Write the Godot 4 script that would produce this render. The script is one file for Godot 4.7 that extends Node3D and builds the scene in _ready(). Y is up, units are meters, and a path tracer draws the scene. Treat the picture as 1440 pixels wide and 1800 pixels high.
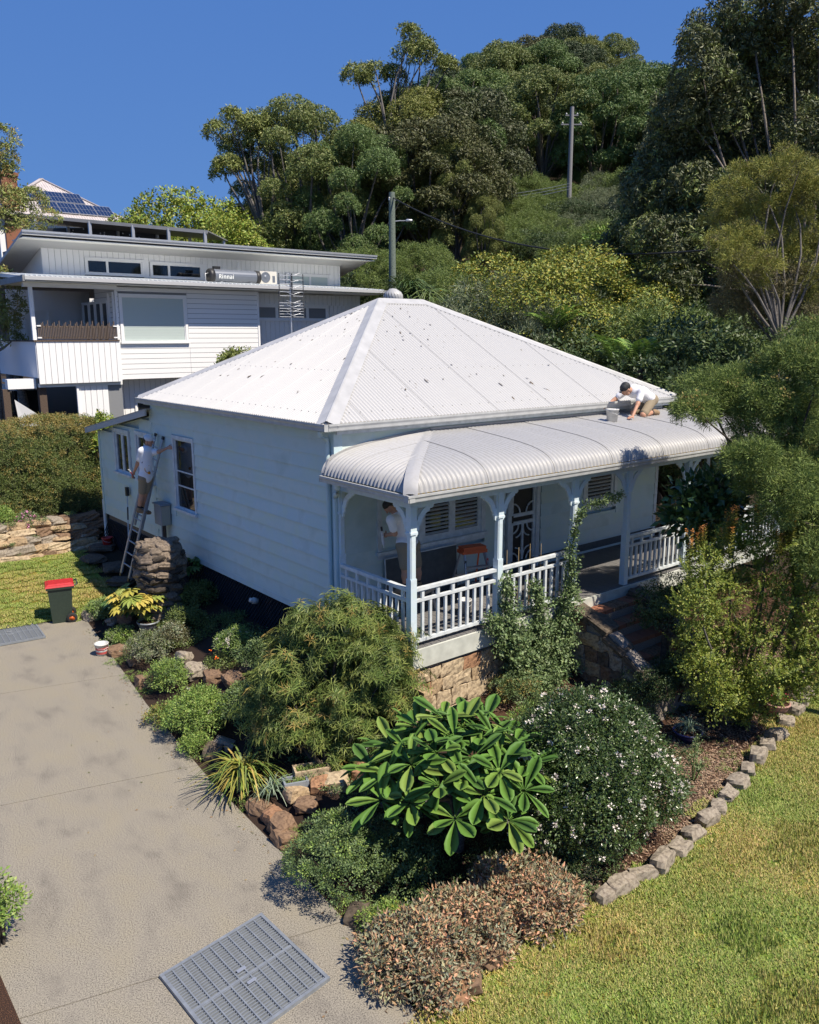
extends Node3D
# A hillside cottage being repainted. World: x runs along the cottage front, z comes out of the front, y up, metres.
var M := {}
var rng := RandomNumberGenerator.new()
var cube := BoxMesh.new()
var cam_basis := Basis.from_euler(Vector3(-0.20982, -0.68197, -0.0024))
const EYE := Vector3(-7.4647, 5.9882, 9.1106)
const LENS := 1448.17
const SUN := Vector3(0.2, 1.0, 0.65)
var taken := {}

func _ready():
	rng.seed = 7
	camera_and_light()
	materials()
	sprigs()
	ground()
	cottage()
	neighbour()
	far_house()
	street()
	forest()
	near_trees()
	garden()
	lawns()
	stones()
	site_things()
	people()

# ---------------------------------------------------------------- camera, sky, sun
func camera_and_light():
	var cam := Camera3D.new()
	cam.name = "camera"
	cam.basis = cam_basis
	cam.position = EYE
	cam.fov = 63.72
	cam.near = 0.1
	cam.far = 600.0
	add_child(cam)
	cam.current = true
	var sky_mat := ProceduralSkyMaterial.new()
	sky_mat.sky_top_color = lin(0.045, 0.126, 0.385)
	sky_mat.sky_horizon_color = lin(0.105, 0.23, 0.49)
	sky_mat.sky_curve = 0.22
	sky_mat.ground_bottom_color = lin(0.10, 0.10, 0.08)
	sky_mat.ground_horizon_color = lin(0.20, 0.24, 0.28)
	sky_mat.sun_angle_max = 1.0
	var env := Environment.new()
	env.background_mode = Environment.BG_SKY
	env.sky = Sky.new()
	env.sky.sky_material = sky_mat
	env.tonemap_mode = Environment.TONE_MAPPER_LINEAR
	env.tonemap_exposure = 1.35
	env.sdfgi_enabled = true
	env.ssao_enabled = true
	env.ssil_enabled = true
	var we := WorldEnvironment.new()
	we.name = "world"
	we.environment = env
	add_child(we)
	var sun := DirectionalLight3D.new()
	sun.name = "sun"
	sun.light_energy = 1.6
	sun.light_color = Color(1.0, 0.955, 0.89)
	sun.light_angular_distance = 0.5
	sun.shadow_enabled = true
	add_child(sun)
	sun.look_at_from_position(SUN * 30.0, Vector3.ZERO, Vector3.UP)

# ---------------------------------------------------------------- helpers
func lin(r, g, b, a = 1.0) -> Color:
	return Color(r, g, b, a).linear_to_srgb()

func pix(u, v) -> Vector3:
	return cam_basis * Vector3((u - 720.0) / LENS, -(v - 900.0) / LENS, -1.0)

func at(u, v, y) -> Vector3:
	var r = pix(u, v)
	return EYE + r * ((y - EYE.y) / r.y)

func gat(u, v) -> Vector3:          # where the ray meets the ground
	var r = pix(u, v)
	var t = 5.0
	while t < 130.0:
		var p = EYE + r * t
		if p.y < G(p.x, p.z):
			break
		t += 0.05
	return EYE + r * t

func deep(u, v, d) -> Vector3:      # a point d metres along the view axis
	return EYE + pix(u, v) * d

func seen(p: Vector3, margin = 60.0) -> bool:
	var q = cam_basis.inverse() * (p - EYE)
	if q.z > -0.5:
		return false
	var u = 720.0 + LENS * q.x / -q.z
	var v = 900.0 - LENS * q.y / -q.z
	return u > -margin and u < 1440.0 + margin and v > -margin and v < 1800.0 + margin

func rf(a, b) -> float:
	return rng.randf_range(a, b)

func called(n) -> String:
	if not taken.has(n):
		taken[n] = 0
		return n
	taken[n] += 1
	return "%s_%03d" % [n, taken[n]]

func tag(o, label, category, group = ""):
	o.set_meta("label", label)
	o.set_meta("category", category)
	if group:
		o.set_meta("group", group)

func thing(n, label, category, where = Vector3.ZERO, turn = 0.0, group = "") -> Node3D:
	var o := Node3D.new()
	o.name = called(n)
	add_child(o)
	o.position = where
	o.rotation.y = turn
	tag(o, label, category, group)
	return o

func part(parent, n, mesh, mat, xf = Transform3D()) -> MeshInstance3D:
	var o := MeshInstance3D.new()
	o.name = n
	o.mesh = mesh
	o.material_override = mat if mat is Material else M[mat]
	o.transform = xf
	parent.add_child(o, true)
	return o

func single(n, label, category, mesh, mat, xf = Transform3D(), group = "") -> MeshInstance3D:
	var o = part(self, called(n), mesh, mat, xf)
	tag(o, label, category, group)
	return o

func struct(n, mesh, mat) -> MeshInstance3D:
	var o = part(self, called(n), mesh, mat)
	o.set_meta("kind", "structure")
	return o

# parts hang under a part that may be moved; boxes are given in the thing's own frame, so parents that carry
# sub-parts keep an identity transform (their mesh is built in place)
func bx(parent, n, mat, x0, x1, y0, y1, z0, z1) -> MeshInstance3D:
	var b := Basis.from_scale(Vector3(absf(x1 - x0), absf(y1 - y0), absf(z1 - z0)))
	return part(parent, n, cube, mat, Transform3D(b, Vector3((x0 + x1) / 2.0, (y0 + y1) / 2.0, (z0 + z1) / 2.0)))

func rbx(parent, n, mat, c: Vector3, s: Vector3, rot: Basis) -> MeshInstance3D:
	return part(parent, n, cube, mat, Transform3D(rot * Basis.from_scale(s), c))

func slab(x0, x1, y0, y1, z0, z1) -> ArrayMesh:      # a box built in place
	var st := start()
	add_box(st, Vector3((x0 + x1) / 2.0, (y0 + y1) / 2.0, (z0 + z1) / 2.0), Vector3(absf(x1 - x0), absf(y1 - y0), absf(z1 - z0)))
	return finish(st)

func start() -> SurfaceTool:
	var st := SurfaceTool.new()
	st.begin(Mesh.PRIMITIVE_TRIANGLES)
	return st

func finish(st: SurfaceTool, normals = true) -> ArrayMesh:
	if normals:
		st.generate_normals()
	return st.commit()

func tri(st, a, b, c):
	st.add_vertex(a); st.add_vertex(b); st.add_vertex(c)

func quad(st, a, b, c, d):
	tri(st, a, b, c); tri(st, a, c, d)

func add_box(st, c: Vector3, s: Vector3, rot = Basis()):
	st.set_smooth_group(-1)
	var v = []
	for i in 8:
		v.append(c + rot * Vector3((0.5 if i & 1 else -0.5) * s.x, (0.5 if i & 2 else -0.5) * s.y, (0.5 if i & 4 else -0.5) * s.z))
	for f in [[0, 1, 3, 2], [5, 4, 6, 7], [4, 0, 2, 6], [1, 5, 7, 3], [2, 3, 7, 6], [4, 5, 1, 0]]:
		quad(st, v[f[3]], v[f[2]], v[f[1]], v[f[0]])

func add_bar(st, a: Vector3, b: Vector3, w, h):
	var d = (b - a).normalized()
	var side = d.cross(Vector3.UP if absf(d.y) < 0.95 else Vector3.FORWARD).normalized()
	add_box(st, (a + b) / 2.0, Vector3(w, h, a.distance_to(b)), Basis(side, d.cross(side).normalized() * -1.0 if false else side.cross(d).normalized(), -d))

func bar(a, b, w, h) -> ArrayMesh:
	var st := start()
	add_bar(st, a, b, w, h)
	return finish(st)

# a tube through points with a radius each
func add_tube(st, pts: Array, rad, sides = 6, caps = true):
	st.set_smooth_group(1)
	var rings = []
	for i in pts.size():
		var d: Vector3
		if i == 0: d = pts[1] - pts[0]
		elif i == pts.size() - 1: d = pts[i] - pts[i - 1]
		else: d = (pts[i + 1] - pts[i]).normalized() + (pts[i] - pts[i - 1]).normalized()
		d = d.normalized()
		var s = d.cross(Vector3(0.31, 0.1, 0.94) if absf(d.y) > 0.8 else Vector3.UP).normalized()
		var t = s.cross(d)
		var r = rad[i] if rad is Array else rad
		var ring = []
		for k in sides:
			var a = TAU * k / sides
			ring.append(pts[i] + (s * cos(a) + t * sin(a)) * r)
		rings.append(ring)
	for i in rings.size() - 1:
		for k in sides:
			var n = (k + 1) % sides
			quad(st, rings[i][k], rings[i][n], rings[i + 1][n], rings[i + 1][k])
	if caps:
		st.set_smooth_group(-1)
		for k in range(1, sides - 1):
			tri(st, rings[0][0], rings[0][k + 1], rings[0][k])
			var e = rings[-1]
			tri(st, e[0], e[k], e[k + 1])

func tube(pts, rad, sides = 6, caps = true) -> ArrayMesh:
	var st := start()
	add_tube(st, pts, rad, sides, caps)
	return finish(st)

# a lathe: profile of Vector2(radius, height)
func add_lathe(st, prof: Array, sides, c = Vector3.ZERO, smooth = true):
	st.set_smooth_group(1 if smooth else -1)
	for i in prof.size() - 1:
		for k in sides:
			var a = TAU * k / sides
			var b = TAU * (k + 1) / sides
			var p = prof[i]; var q = prof[i + 1]
			quad(st, c + Vector3(cos(a) * p.x, p.y, sin(a) * p.x), c + Vector3(cos(b) * p.x, p.y, sin(b) * p.x), c + Vector3(cos(b) * q.x, q.y, sin(b) * q.x), c + Vector3(cos(a) * q.x, q.y, sin(a) * q.x))

func lathe(prof, sides = 16) -> ArrayMesh:
	var st := start()
	add_lathe(st, prof, sides)
	return finish(st)

# an outline in a plane, pushed out along its normal: o + x * p.x + y * p.y
func add_plate(st, pts: PackedVector2Array, o: Vector3, x: Vector3, y: Vector3, depth: float):
	st.set_smooth_group(-1)
	var n = x.cross(y).normalized() * depth
	var idx = Geometry2D.triangulate_polygon(pts)
	for i in range(0, idx.size(), 3):
		var a = o + x * pts[idx[i]].x + y * pts[idx[i]].y
		var b = o + x * pts[idx[i + 1]].x + y * pts[idx[i + 1]].y
		var c = o + x * pts[idx[i + 2]].x + y * pts[idx[i + 2]].y
		tri(st, a + n, b + n, c + n)
		tri(st, a, c, b)
	for i in pts.size():
		var p = pts[i]; var q = pts[(i + 1) % pts.size()]
		var a = o + x * p.x + y * p.y
		var b = o + x * q.x + y * q.y
		quad(st, a, a + n, b + n, b)

func plate(pts, o, x, y, depth) -> ArrayMesh:
	var st := start()
	add_plate(st, pts, o, x, y, depth)
	return finish(st)

# a rough stone: a cube-sphere pushed about; returns a mesh about one metre across
func stone_mesh(sd, blocky = 0.55) -> ArrayMesh:
	var r := RandomNumberGenerator.new()
	r.seed = sd
	var n := FastNoiseLite.new()
	n.seed = sd
	n.frequency = 0.9
	var st := start()
	st.set_smooth_group(-1)
	var K = 4
	for f in 6:
		var g = []
		for i in K + 1:
			var row = []
			for j in K + 1:
				var a = -1.0 + 2.0 * i / K
				var b = -1.0 + 2.0 * j / K
				var p: Vector3
				match f:
					0: p = Vector3(1, a, b)
					1: p = Vector3(-1, b, a)
					2: p = Vector3(b, 1, a)
					3: p = Vector3(a, -1, b)
					4: p = Vector3(a, b, 1)
					5: p = Vector3(b, a, -1)
				var s = p.normalized() * 0.62
				p = s.lerp(p * 0.5, blocky)
				p *= 1.0 + 0.28 * n.get_noise_3dv(p * 2.0) + 0.12 * n.get_noise_3dv(p * 6.0)
				row.append(p)
			g.append(row)
		for i in K:
			for j in K:
				quad(st, g[i][j], g[i][j + 1], g[i + 1][j + 1], g[i + 1][j])
	return finish(st)

# ---------------------------------------------------------------- materials
func noise(freq, ramp: Array, size = 512, kind = FastNoiseLite.TYPE_SIMPLEX_SMOOTH, octaves = 4, sd = 1, stops = []) -> NoiseTexture2D:
	var f := FastNoiseLite.new()
	f.noise_type = kind
	f.frequency = freq
	f.fractal_octaves = octaves
	f.seed = sd
	var t := NoiseTexture2D.new()
	t.width = size
	t.height = size
	t.seamless = true
	t.seamless_blend_skirt = 0.2
	t.noise = f
	var g := Gradient.new()
	var cols := PackedColorArray()
	var offs := PackedFloat32Array()
	for i in ramp.size():
		cols.append(ramp[i])
		offs.append(stops[i] if stops.size() else float(i) / (ramp.size() - 1))
	g.offsets = offs
	g.colors = cols
	t.color_ramp = g
	return t

func grey(v) -> Color:
	return Color(v, v, v)

func mat(key, col, rough = 0.7, tex = null, scale = 1.0, metal = 0.0, bump = null, depth = 0.5) -> StandardMaterial3D:
	var m := StandardMaterial3D.new()
	m.resource_name = key
	m.albedo_color = col
	m.roughness = rough
	m.metallic = metal
	m.cull_mode = BaseMaterial3D.CULL_DISABLED
	if tex:
		m.albedo_texture = tex
		m.uv1_triplanar = true
		m.uv1_world_triplanar = true
		m.uv1_scale = Vector3.ONE * scale
	if bump:
		m.heightmap_enabled = true
		m.heightmap_texture = bump
		m.heightmap_scale = depth
		m.uv1_triplanar = true
		m.uv1_world_triplanar = true
		m.uv1_scale = Vector3.ONE * scale
	M[key] = m
	return m

func detail(m, tex, blend = BaseMaterial3D.BLEND_MODE_MUL):
	m.detail_enabled = true
	m.detail_albedo = tex
	m.detail_blend_mode = blend

func materials():
	var soft = noise(0.012, [grey(0.84), grey(1.0)], 512, FastNoiseLite.TYPE_SIMPLEX_SMOOTH, 5, 3)
	var blotch = noise(0.006, [Color(0.90, 0.92, 0.91), Color(1, 1, 1), Color(0.97, 0.99, 1.0), Color(0.99, 1.0, 0.96)], 512, FastNoiseLite.TYPE_SIMPLEX_SMOOTH, 5, 5, [0.0, 0.42, 0.6, 1.0])
	var speck = noise(0.12, [grey(0.55), grey(0.82), grey(0.93), grey(1.0)], 1024, FastNoiseLite.TYPE_SIMPLEX_SMOOTH, 2, 8, [0.1, 0.4, 0.6, 0.9])
	var stain = noise(0.010, [Color(0.86, 0.855, 0.86), Color(0.945, 0.94, 0.94), Color(0.985, 0.98, 0.975), Color(1.0, 0.99, 0.96)], 1024, FastNoiseLite.TYPE_SIMPLEX_SMOOTH, 8, 23, [0.08, 0.26, 0.45, 0.85])
	var grain = noise(0.05, [grey(0.55), grey(0.9), grey(1.0)], 512, FastNoiseLite.TYPE_SIMPLEX_SMOOTH, 5, 12)
	var rock = noise(0.02, [Color(0.68, 0.65, 0.62), Color(0.9, 0.86, 0.80), Color(1.0, 0.98, 0.93), Color(0.88, 0.82, 0.72)], 512, FastNoiseLite.TYPE_SIMPLEX_SMOOTH, 6, 31, [0.2, 0.45, 0.62, 0.9])
	var bark = noise(0.03, [grey(0.4), grey(0.8), grey(1.0)], 512, FastNoiseLite.TYPE_CELLULAR, 4, 14)
	var mulch = noise(0.11, [Color(0.3, 0.26, 0.22), Color(0.62, 0.5, 0.42), Color(0.9, 0.72, 0.6), Color(1, 0.92, 0.8)], 1024, FastNoiseLite.TYPE_CELLULAR, 4, 17, [0.1, 0.4, 0.65, 0.95])
	var turf = noise(0.02, [Color(0.9, 0.82, 0.55), Color(0.72, 0.88, 0.5), Color(0.6, 0.8, 0.42), Color(1.0, 0.92, 0.6)], 512, FastNoiseLite.TYPE_SIMPLEX_SMOOTH, 5, 41, [0.2, 0.45, 0.6, 0.85])
	# the cottage
	mat("board_paint", lin(0.58, 0.675, 0.645), 0.55, blotch, 0.33)
	mat("board_primer", lin(0.60, 0.685, 0.635), 0.6, blotch, 0.45)
	mat("board_blue", lin(0.55, 0.67, 0.68), 0.55, blotch, 0.4)
	mat("trim_white", lin(0.74, 0.79, 0.80), 0.5, soft, 0.8)
	mat("post_paint", lin(0.66, 0.75, 0.79), 0.5, blotch, 1.6)
	mat("fascia_cream", lin(0.66, 0.68, 0.60), 0.55, soft, 0.5)
	mat("roof_white", lin(0.50, 0.50, 0.49), 0.55)
	mat("roof_cap", lin(0.54, 0.545, 0.54), 0.42, soft, 0.4)
	mat("veranda_tin", lin(0.40, 0.40, 0.395), 0.45, noise(0.03, [Color(0.95, 0.945, 0.93), Color(1, 1, 1), Color(0.99, 0.995, 1.0)], 512, FastNoiseLite.TYPE_SIMPLEX_SMOOTH, 5, 51, [0.15, 0.5, 1.0]), 0.7)
	mat("gutter_white", lin(0.55, 0.565, 0.56), 0.4, soft, 0.6)
	mat("eave_grime", lin(0.32, 0.25, 0.12), 0.9, grain, 2.0)
	mat("deck_board", lin(0.20, 0.195, 0.19), 0.7, grain, 1.5)
	mat("lattice", lin(0.025, 0.033, 0.045), 0.7)
	mat("black_mesh", lin(0.012, 0.013, 0.016), 0.5)
	var glass = mat("dark_glass", lin(0.012, 0.014, 0.016), 0.04)
	glass.metallic_specular = 0.6
	mat("slat", lin(0.55, 0.58, 0.58), 0.5)
	mat("blind", lin(0.52, 0.60, 0.57), 0.35)
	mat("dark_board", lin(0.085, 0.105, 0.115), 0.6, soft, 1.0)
	mat("rust_edge", lin(0.33, 0.24, 0.12), 0.9)
	# neighbours
	mat("white_board", lin(0.84, 0.845, 0.84), 0.5)
	mat("white_groove", lin(0.22, 0.23, 0.24), 0.6)
	mat("roof_grey", lin(0.30, 0.31, 0.32), 0.5, soft, 0.3)
	mat("fascia_grey", lin(0.45, 0.46, 0.47), 0.5)
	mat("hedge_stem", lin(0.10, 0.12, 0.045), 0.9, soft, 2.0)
	mat("old_timber", lin(0.23, 0.19, 0.15), 0.85, grain, 1.0)
	mat("soffit_white", lin(0.74, 0.76, 0.74), 0.6)
	mat("timber_post", lin(0.13, 0.09, 0.065), 0.85, grain, 1.2)
	mat("batten_brown", lin(0.16, 0.12, 0.095), 0.7, grain, 2.0)
	mat("dark_steel", lin(0.05, 0.055, 0.06), 0.5)
	mat("tank_grey", lin(0.16, 0.18, 0.215), 0.35, null, 1.0, 0.2)
	mat("cream_plastic", lin(0.6, 0.58, 0.52), 0.5)
	mat("pink_roof", lin(0.58, 0.53, 0.52), 0.6, soft, 0.3)
	var pv = mat("solar_cell", lin(0.012, 0.022, 0.06), 0.12)
	pv.metallic_specular = 0.7
	mat("alloy", lin(0.5, 0.52, 0.54), 0.38, null, 1.0, 0.6)
	mat("brick_red", lin(0.36, 0.15, 0.085), 0.85, grain, 3.0)
	mat("mortar", lin(0.33, 0.29, 0.25), 0.9, grain, 2.0)
	mat("shade_cloth", lin(0.65, 0.66, 0.66), 0.7)
	# street
	mat("pole_green", lin(0.16, 0.20, 0.165), 0.8, noise(0.03, [grey(0.55), grey(1.0), grey(1.1)], 512, FastNoiseLite.TYPE_SIMPLEX_SMOOTH, 5, 91), 0.9)
	mat("pole_grey", lin(0.30, 0.30, 0.31), 0.85, grain, 0.8)
	mat("cable", lin(0.02, 0.02, 0.02), 0.6)
	# ground
	var conc = mat("concrete", lin(0.35, 0.32, 0.257), 0.9, speck, 0.42)
	detail(conc, stain)
	conc.uv2_triplanar = true
	conc.uv2_world_triplanar = true
	conc.uv2_scale = Vector3(0.16, 0.16, 0.10)
	conc.detail_uv_layer = BaseMaterial3D.DETAIL_UV_2
	mat("soil", lin(0.17, 0.12, 0.08), 0.95, mulch, 0.9, 0.0, mulch, 2.5)
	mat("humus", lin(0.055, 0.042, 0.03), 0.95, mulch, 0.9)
	mat("turf", lin(0.30, 0.26, 0.10), 0.95, turf, 0.25)
	mat("forest_floor", lin(0.06, 0.06, 0.03), 0.95, mulch, 0.3)
	mat("galvanised", lin(0.32, 0.35, 0.38), 0.5, soft, 1.4, 0.35)
	mat("sump_concrete", lin(0.17, 0.19, 0.21), 0.9, soft, 1.0)
	# stone
	mat("sandstone", lin(0.47, 0.37, 0.25), 0.9, rock, 1.3)
	mat("sandstone_pale", lin(0.54, 0.46, 0.34), 0.9, rock, 1.1)
	mat("sandstone_red", lin(0.38, 0.225, 0.14), 0.9, rock, 1.3)
	mat("grey_rock", lin(0.34, 0.315, 0.28), 0.9, rock, 1.5)
	mat("brown_rock", lin(0.24, 0.165, 0.115), 0.9, rock, 1.6)
	mat("dark_rock", lin(0.13, 0.11, 0.09), 0.9, rock, 1.1)
	# plants
	mat("trunk_pale", lin(0.34, 0.29, 0.24), 0.85, bark, 0.8)
	mat("trunk_dark", lin(0.10, 0.08, 0.06), 0.9, bark, 1.0)
	mat("trunk_grey", lin(0.24, 0.22, 0.20), 0.85, bark, 2.0)
	mat("palm_boot", lin(0.34, 0.27, 0.20), 0.95, bark, 1.4)
	mat("stem_green", lin(0.10, 0.14, 0.04), 0.7)
	for k in [["leaf", 0.55, 0.35], ["leaf_gloss", 0.32, 0.3], ["leaf_matt", 0.75, 0.35], ["petal", 0.7, 0.3]]:
		var m = mat(k[0], Color.WHITE, k[1])
		m.vertex_color_use_as_albedo = true
		m.backlight_enabled = true
		m.backlight = grey(k[2])
	# things
	mat("bin_green", lin(0.035, 0.055, 0.04), 0.5, soft, 2.0)
	mat("bin_red", lin(0.55, 0.025, 0.03), 0.4, soft, 2.0)
	mat("rubber", lin(0.02, 0.02, 0.02), 0.8)
	mat("wheel_orange", lin(0.6, 0.13, 0.03), 0.5)
	mat("white_plastic", lin(0.68, 0.68, 0.66), 0.45, soft, 3.0)
	mat("label_red", lin(0.5, 0.09, 0.08), 0.5)
	mat("red_plastic", lin(0.42, 0.03, 0.03), 0.4)
	mat("ladder_alloy", lin(0.45, 0.47, 0.50), 0.4, soft, 3.0, 0.35)
	mat("ladder_orange", lin(0.62, 0.12, 0.04), 0.45)
	mat("black_plastic", lin(0.018, 0.018, 0.02), 0.5)
	mat("box_beige", lin(0.42, 0.37, 0.28), 0.6)
	mat("box_grey", lin(0.24, 0.27, 0.30), 0.55)
	mat("pot_cream", lin(0.5, 0.44, 0.34), 0.7, soft, 2.0)
	mat("pot_pink", lin(0.52, 0.30, 0.24), 0.7, soft, 2.0)
	mat("pot_dark", lin(0.03, 0.035, 0.04), 0.5)
	mat("pot_blue", lin(0.02, 0.025, 0.10), 0.3)
	mat("skin", lin(0.50, 0.27, 0.175), 0.6)
	mat("shirt", lin(0.78, 0.79, 0.82), 0.8)
	mat("shorts_khaki", lin(0.38, 0.31, 0.21), 0.85, grain, 6.0)
	mat("hair", lin(0.015, 0.012, 0.01), 0.6)
	mat("cap_white", lin(0.7, 0.7, 0.7), 0.7)
	mat("cap_black", lin(0.02, 0.022, 0.025), 0.7)
	mat("boot_tan", lin(0.28, 0.19, 0.11), 0.8)
	mat("sock_dark", lin(0.03, 0.03, 0.035), 0.9)
	mat("print_orange", lin(0.6, 0.24, 0.02), 0.7)
	mat("print_dark", lin(0.03, 0.035, 0.06), 0.7)
	mat("eye_dark", lin(0.02, 0.015, 0.012), 0.3)
	mat("lip", lin(0.30, 0.12, 0.09), 0.6)

# ---------------------------------------------------------------- the lie of the land
func ss(a, b, x) -> float:
	return smoothstep(a, b, x)

func drive_edge(z) -> float:            # x of the driveway's right edge
	var k = [[-9.3, -2.0], [-7.0, -2.28], [-4.05, -2.63], [-1.2, -2.86], [0.7, -2.92], [2.4, -3.01], [4.1, -3.23], [9.0, -3.9]]
	for i in k.size() - 1:
		if z <= k[i + 1][0]:
			return lerpf(k[i][1], k[i + 1][1], clampf((z - k[i][0]) / (k[i + 1][0] - k[i][0]), 0, 1))
	return -3.9

func bed_edge(x) -> float:              # z of the lawn's edge in front of the cottage
	var k = [[-3.3, 4.10], [-2.6, 4.05], [-1.9, 4.0], [-1.2, 3.98], [-0.54, 4.05], [1.02, 4.09], [2.95, 3.76], [6.14, 3.02], [7.67, 2.69], [12.0, 1.7]]
	for i in k.size() - 1:
		if x <= k[i + 1][0]:
			return lerpf(k[i][1], k[i + 1][1], clampf((x - k[i][0]) / (k[i + 1][0] - k[i][0]), 0, 1))
	return 1.7

func G(x, z) -> float:
	var y = -0.3 + 0.1 * clampf(-z / 9.0, 0, 1)
	if z > -9.4:
		var e = drive_edge(z)
		if x > e:
			var side = ss(0.1, 2.6, x - e) * 0.5 * (1.0 - ss(-1.0, 1.5, z))
			var fr = ss(0.0, 3.5, bed_edge(x) - z) * 0.18 if z > -1.0 else 0.18 * ss(0.0, 1.5, x - e)
			y += maxf(side, 0.0) + (fr if x > e + 0.1 else 0.0) * ss(0.05, 0.8, x - e)
	var back = maxf(0.0, -9.4 - z)
	y += minf(back, 4.3) * 0.12
	if x > -1.2 and z < -6.0:
		y += 0.28 * ss(-1.2, 0.0, x) * ss(-6.0, -10.0, z) * (1.0 - ss(-12.5, -14.0, z))
	y += 0.75 * ss(-13.75, -14.5, z) + 2.0 * ss(-15.2, -18.2, z) + 0.5 * ss(-18, -30, z)
	var dx = x - EYE.x
	var dz = EYE.z - z
	var r = sqrt(dx * dx + dz * dz)
	var a = atan2(dx, dz)
	var rise = ss(0.45, 0.8, a)
	rise *= 1.0 - 0.2 * ss(0.84, 0.98, a)
	var q = clampf(r - 24.0, 0.0, 100.0)
	y += rise * (0.16 * q + 0.0016 * q * q) * ss(20.0, 40.0, r)
	y += (1.0 - rise) * clampf(r - 30.0, 0.0, 30.0) * 0.05
	return y

func sheet(xs: Array, zs: Array, off: float, inside: Callable) -> ArrayMesh:
	var st := start()
	st.set_smooth_group(1)
	for i in xs.size() - 1:
		for j in zs.size() - 1:
			var x0 = xs[i]; var x1 = xs[i + 1]; var z0 = zs[j]; var z1 = zs[j + 1]
			if not inside.call((x0 + x1) / 2, (z0 + z1) / 2):
				continue
			quad(st, Vector3(x0, G(x0, z0) + off, z0), Vector3(x1, G(x1, z0) + off, z0), Vector3(x1, G(x1, z1) + off, z1), Vector3(x0, G(x0, z1) + off, z1))
	return finish(st)

func steps(a, b, d) -> Array:
	var o = []
	var n = int(ceil((b - a) / d))
	for i in n + 1:
		o.append(lerpf(a, b, float(i) / n))
	return o

func ground():
	var xs = steps(-60, -12, 6) + steps(-11, 12, 0.5) + steps(13, 40, 1.5) + steps(43, 160, 4.0)
	var zs = steps(-170, -60, 5) + steps(-58, -20, 2) + steps(-19.5, 12, 0.5) + steps(14, 60, 6)
	struct("ground", sheet(xs, zs, -0.07, func(_x, _z): return true), "forest_floor")
	# the soil of the beds
	struct("garden_bed", sheet(steps(-4.0, 12.0, 0.2), steps(-9.6, 5.2, 0.2), -0.015, func(x, z): return x > drive_edge(z) - 0.15 and z < bed_edge(x) + 0.2 and not (x > 0.3 and z < -0.6) and x > 0.2), "soil")
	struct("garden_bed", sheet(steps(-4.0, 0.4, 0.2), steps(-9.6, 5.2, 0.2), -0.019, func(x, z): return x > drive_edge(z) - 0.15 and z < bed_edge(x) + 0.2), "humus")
	# the driveway: slabs of exposed aggregate with open joints between them
	var drive = part(self, "driveway", slab(-16, -9, -0.62, -0.42, -9.3, 12), "concrete")
	drive.set_meta("kind", "structure")
	var cuts = [-9.28, -5.6, -1.65, 2.5, 5.6, 12.0]
	for k in cuts.size() - 1:
		var st := start()
		st.set_smooth_group(-1)
		var zz = steps(cuts[k] + 0.006, cuts[k + 1] - 0.006, 0.5)
		var tilt = 0.27
		for i in zz.size() - 1:
			var p = []
			for z in [zz[i], zz[i + 1]]:
				var e = drive_edge(z)
				var l = minf(-9.0, e - 1.0)
				var yl = -0.3 + 0.1 * clampf(-z / 9.0, 0, 1)
				p.append([Vector3(l, yl, z - (l - e) * -tilt), Vector3(e, yl, z)])
			var dn = Vector3(0, -0.12, 0)
			quad(st, p[0][0], p[0][1], p[1][1], p[1][0])
			quad(st, p[0][1], p[0][1] + dn, p[1][1] + dn, p[1][1])
			if i == 0:
				quad(st, p[0][1], p[0][0], p[0][0] + dn, p[0][1] + dn)
			if i == zz.size() - 2:
				quad(st, p[1][0], p[1][1], p[1][1] + dn, p[1][0] + dn)
		part(drive, "slab", finish(st), "concrete")
	# the strip of bark beside the drive, bottom left
	struct("path", slab(-9.5, -6.17, -0.5, -0.288, 0.8, 6.0), "soil")

# ---------------------------------------------------------------- the cottage
const DECK := 1.355
const EAVE := 4.64
const RX0 := -0.22
const RX1 := 9.42
const RZ0 := -1.90
const RZ1 := -9.72
const RIDGE := 6.78
const RIDGE_A := 3.80
const RIDGE_B := 5.05

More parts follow.
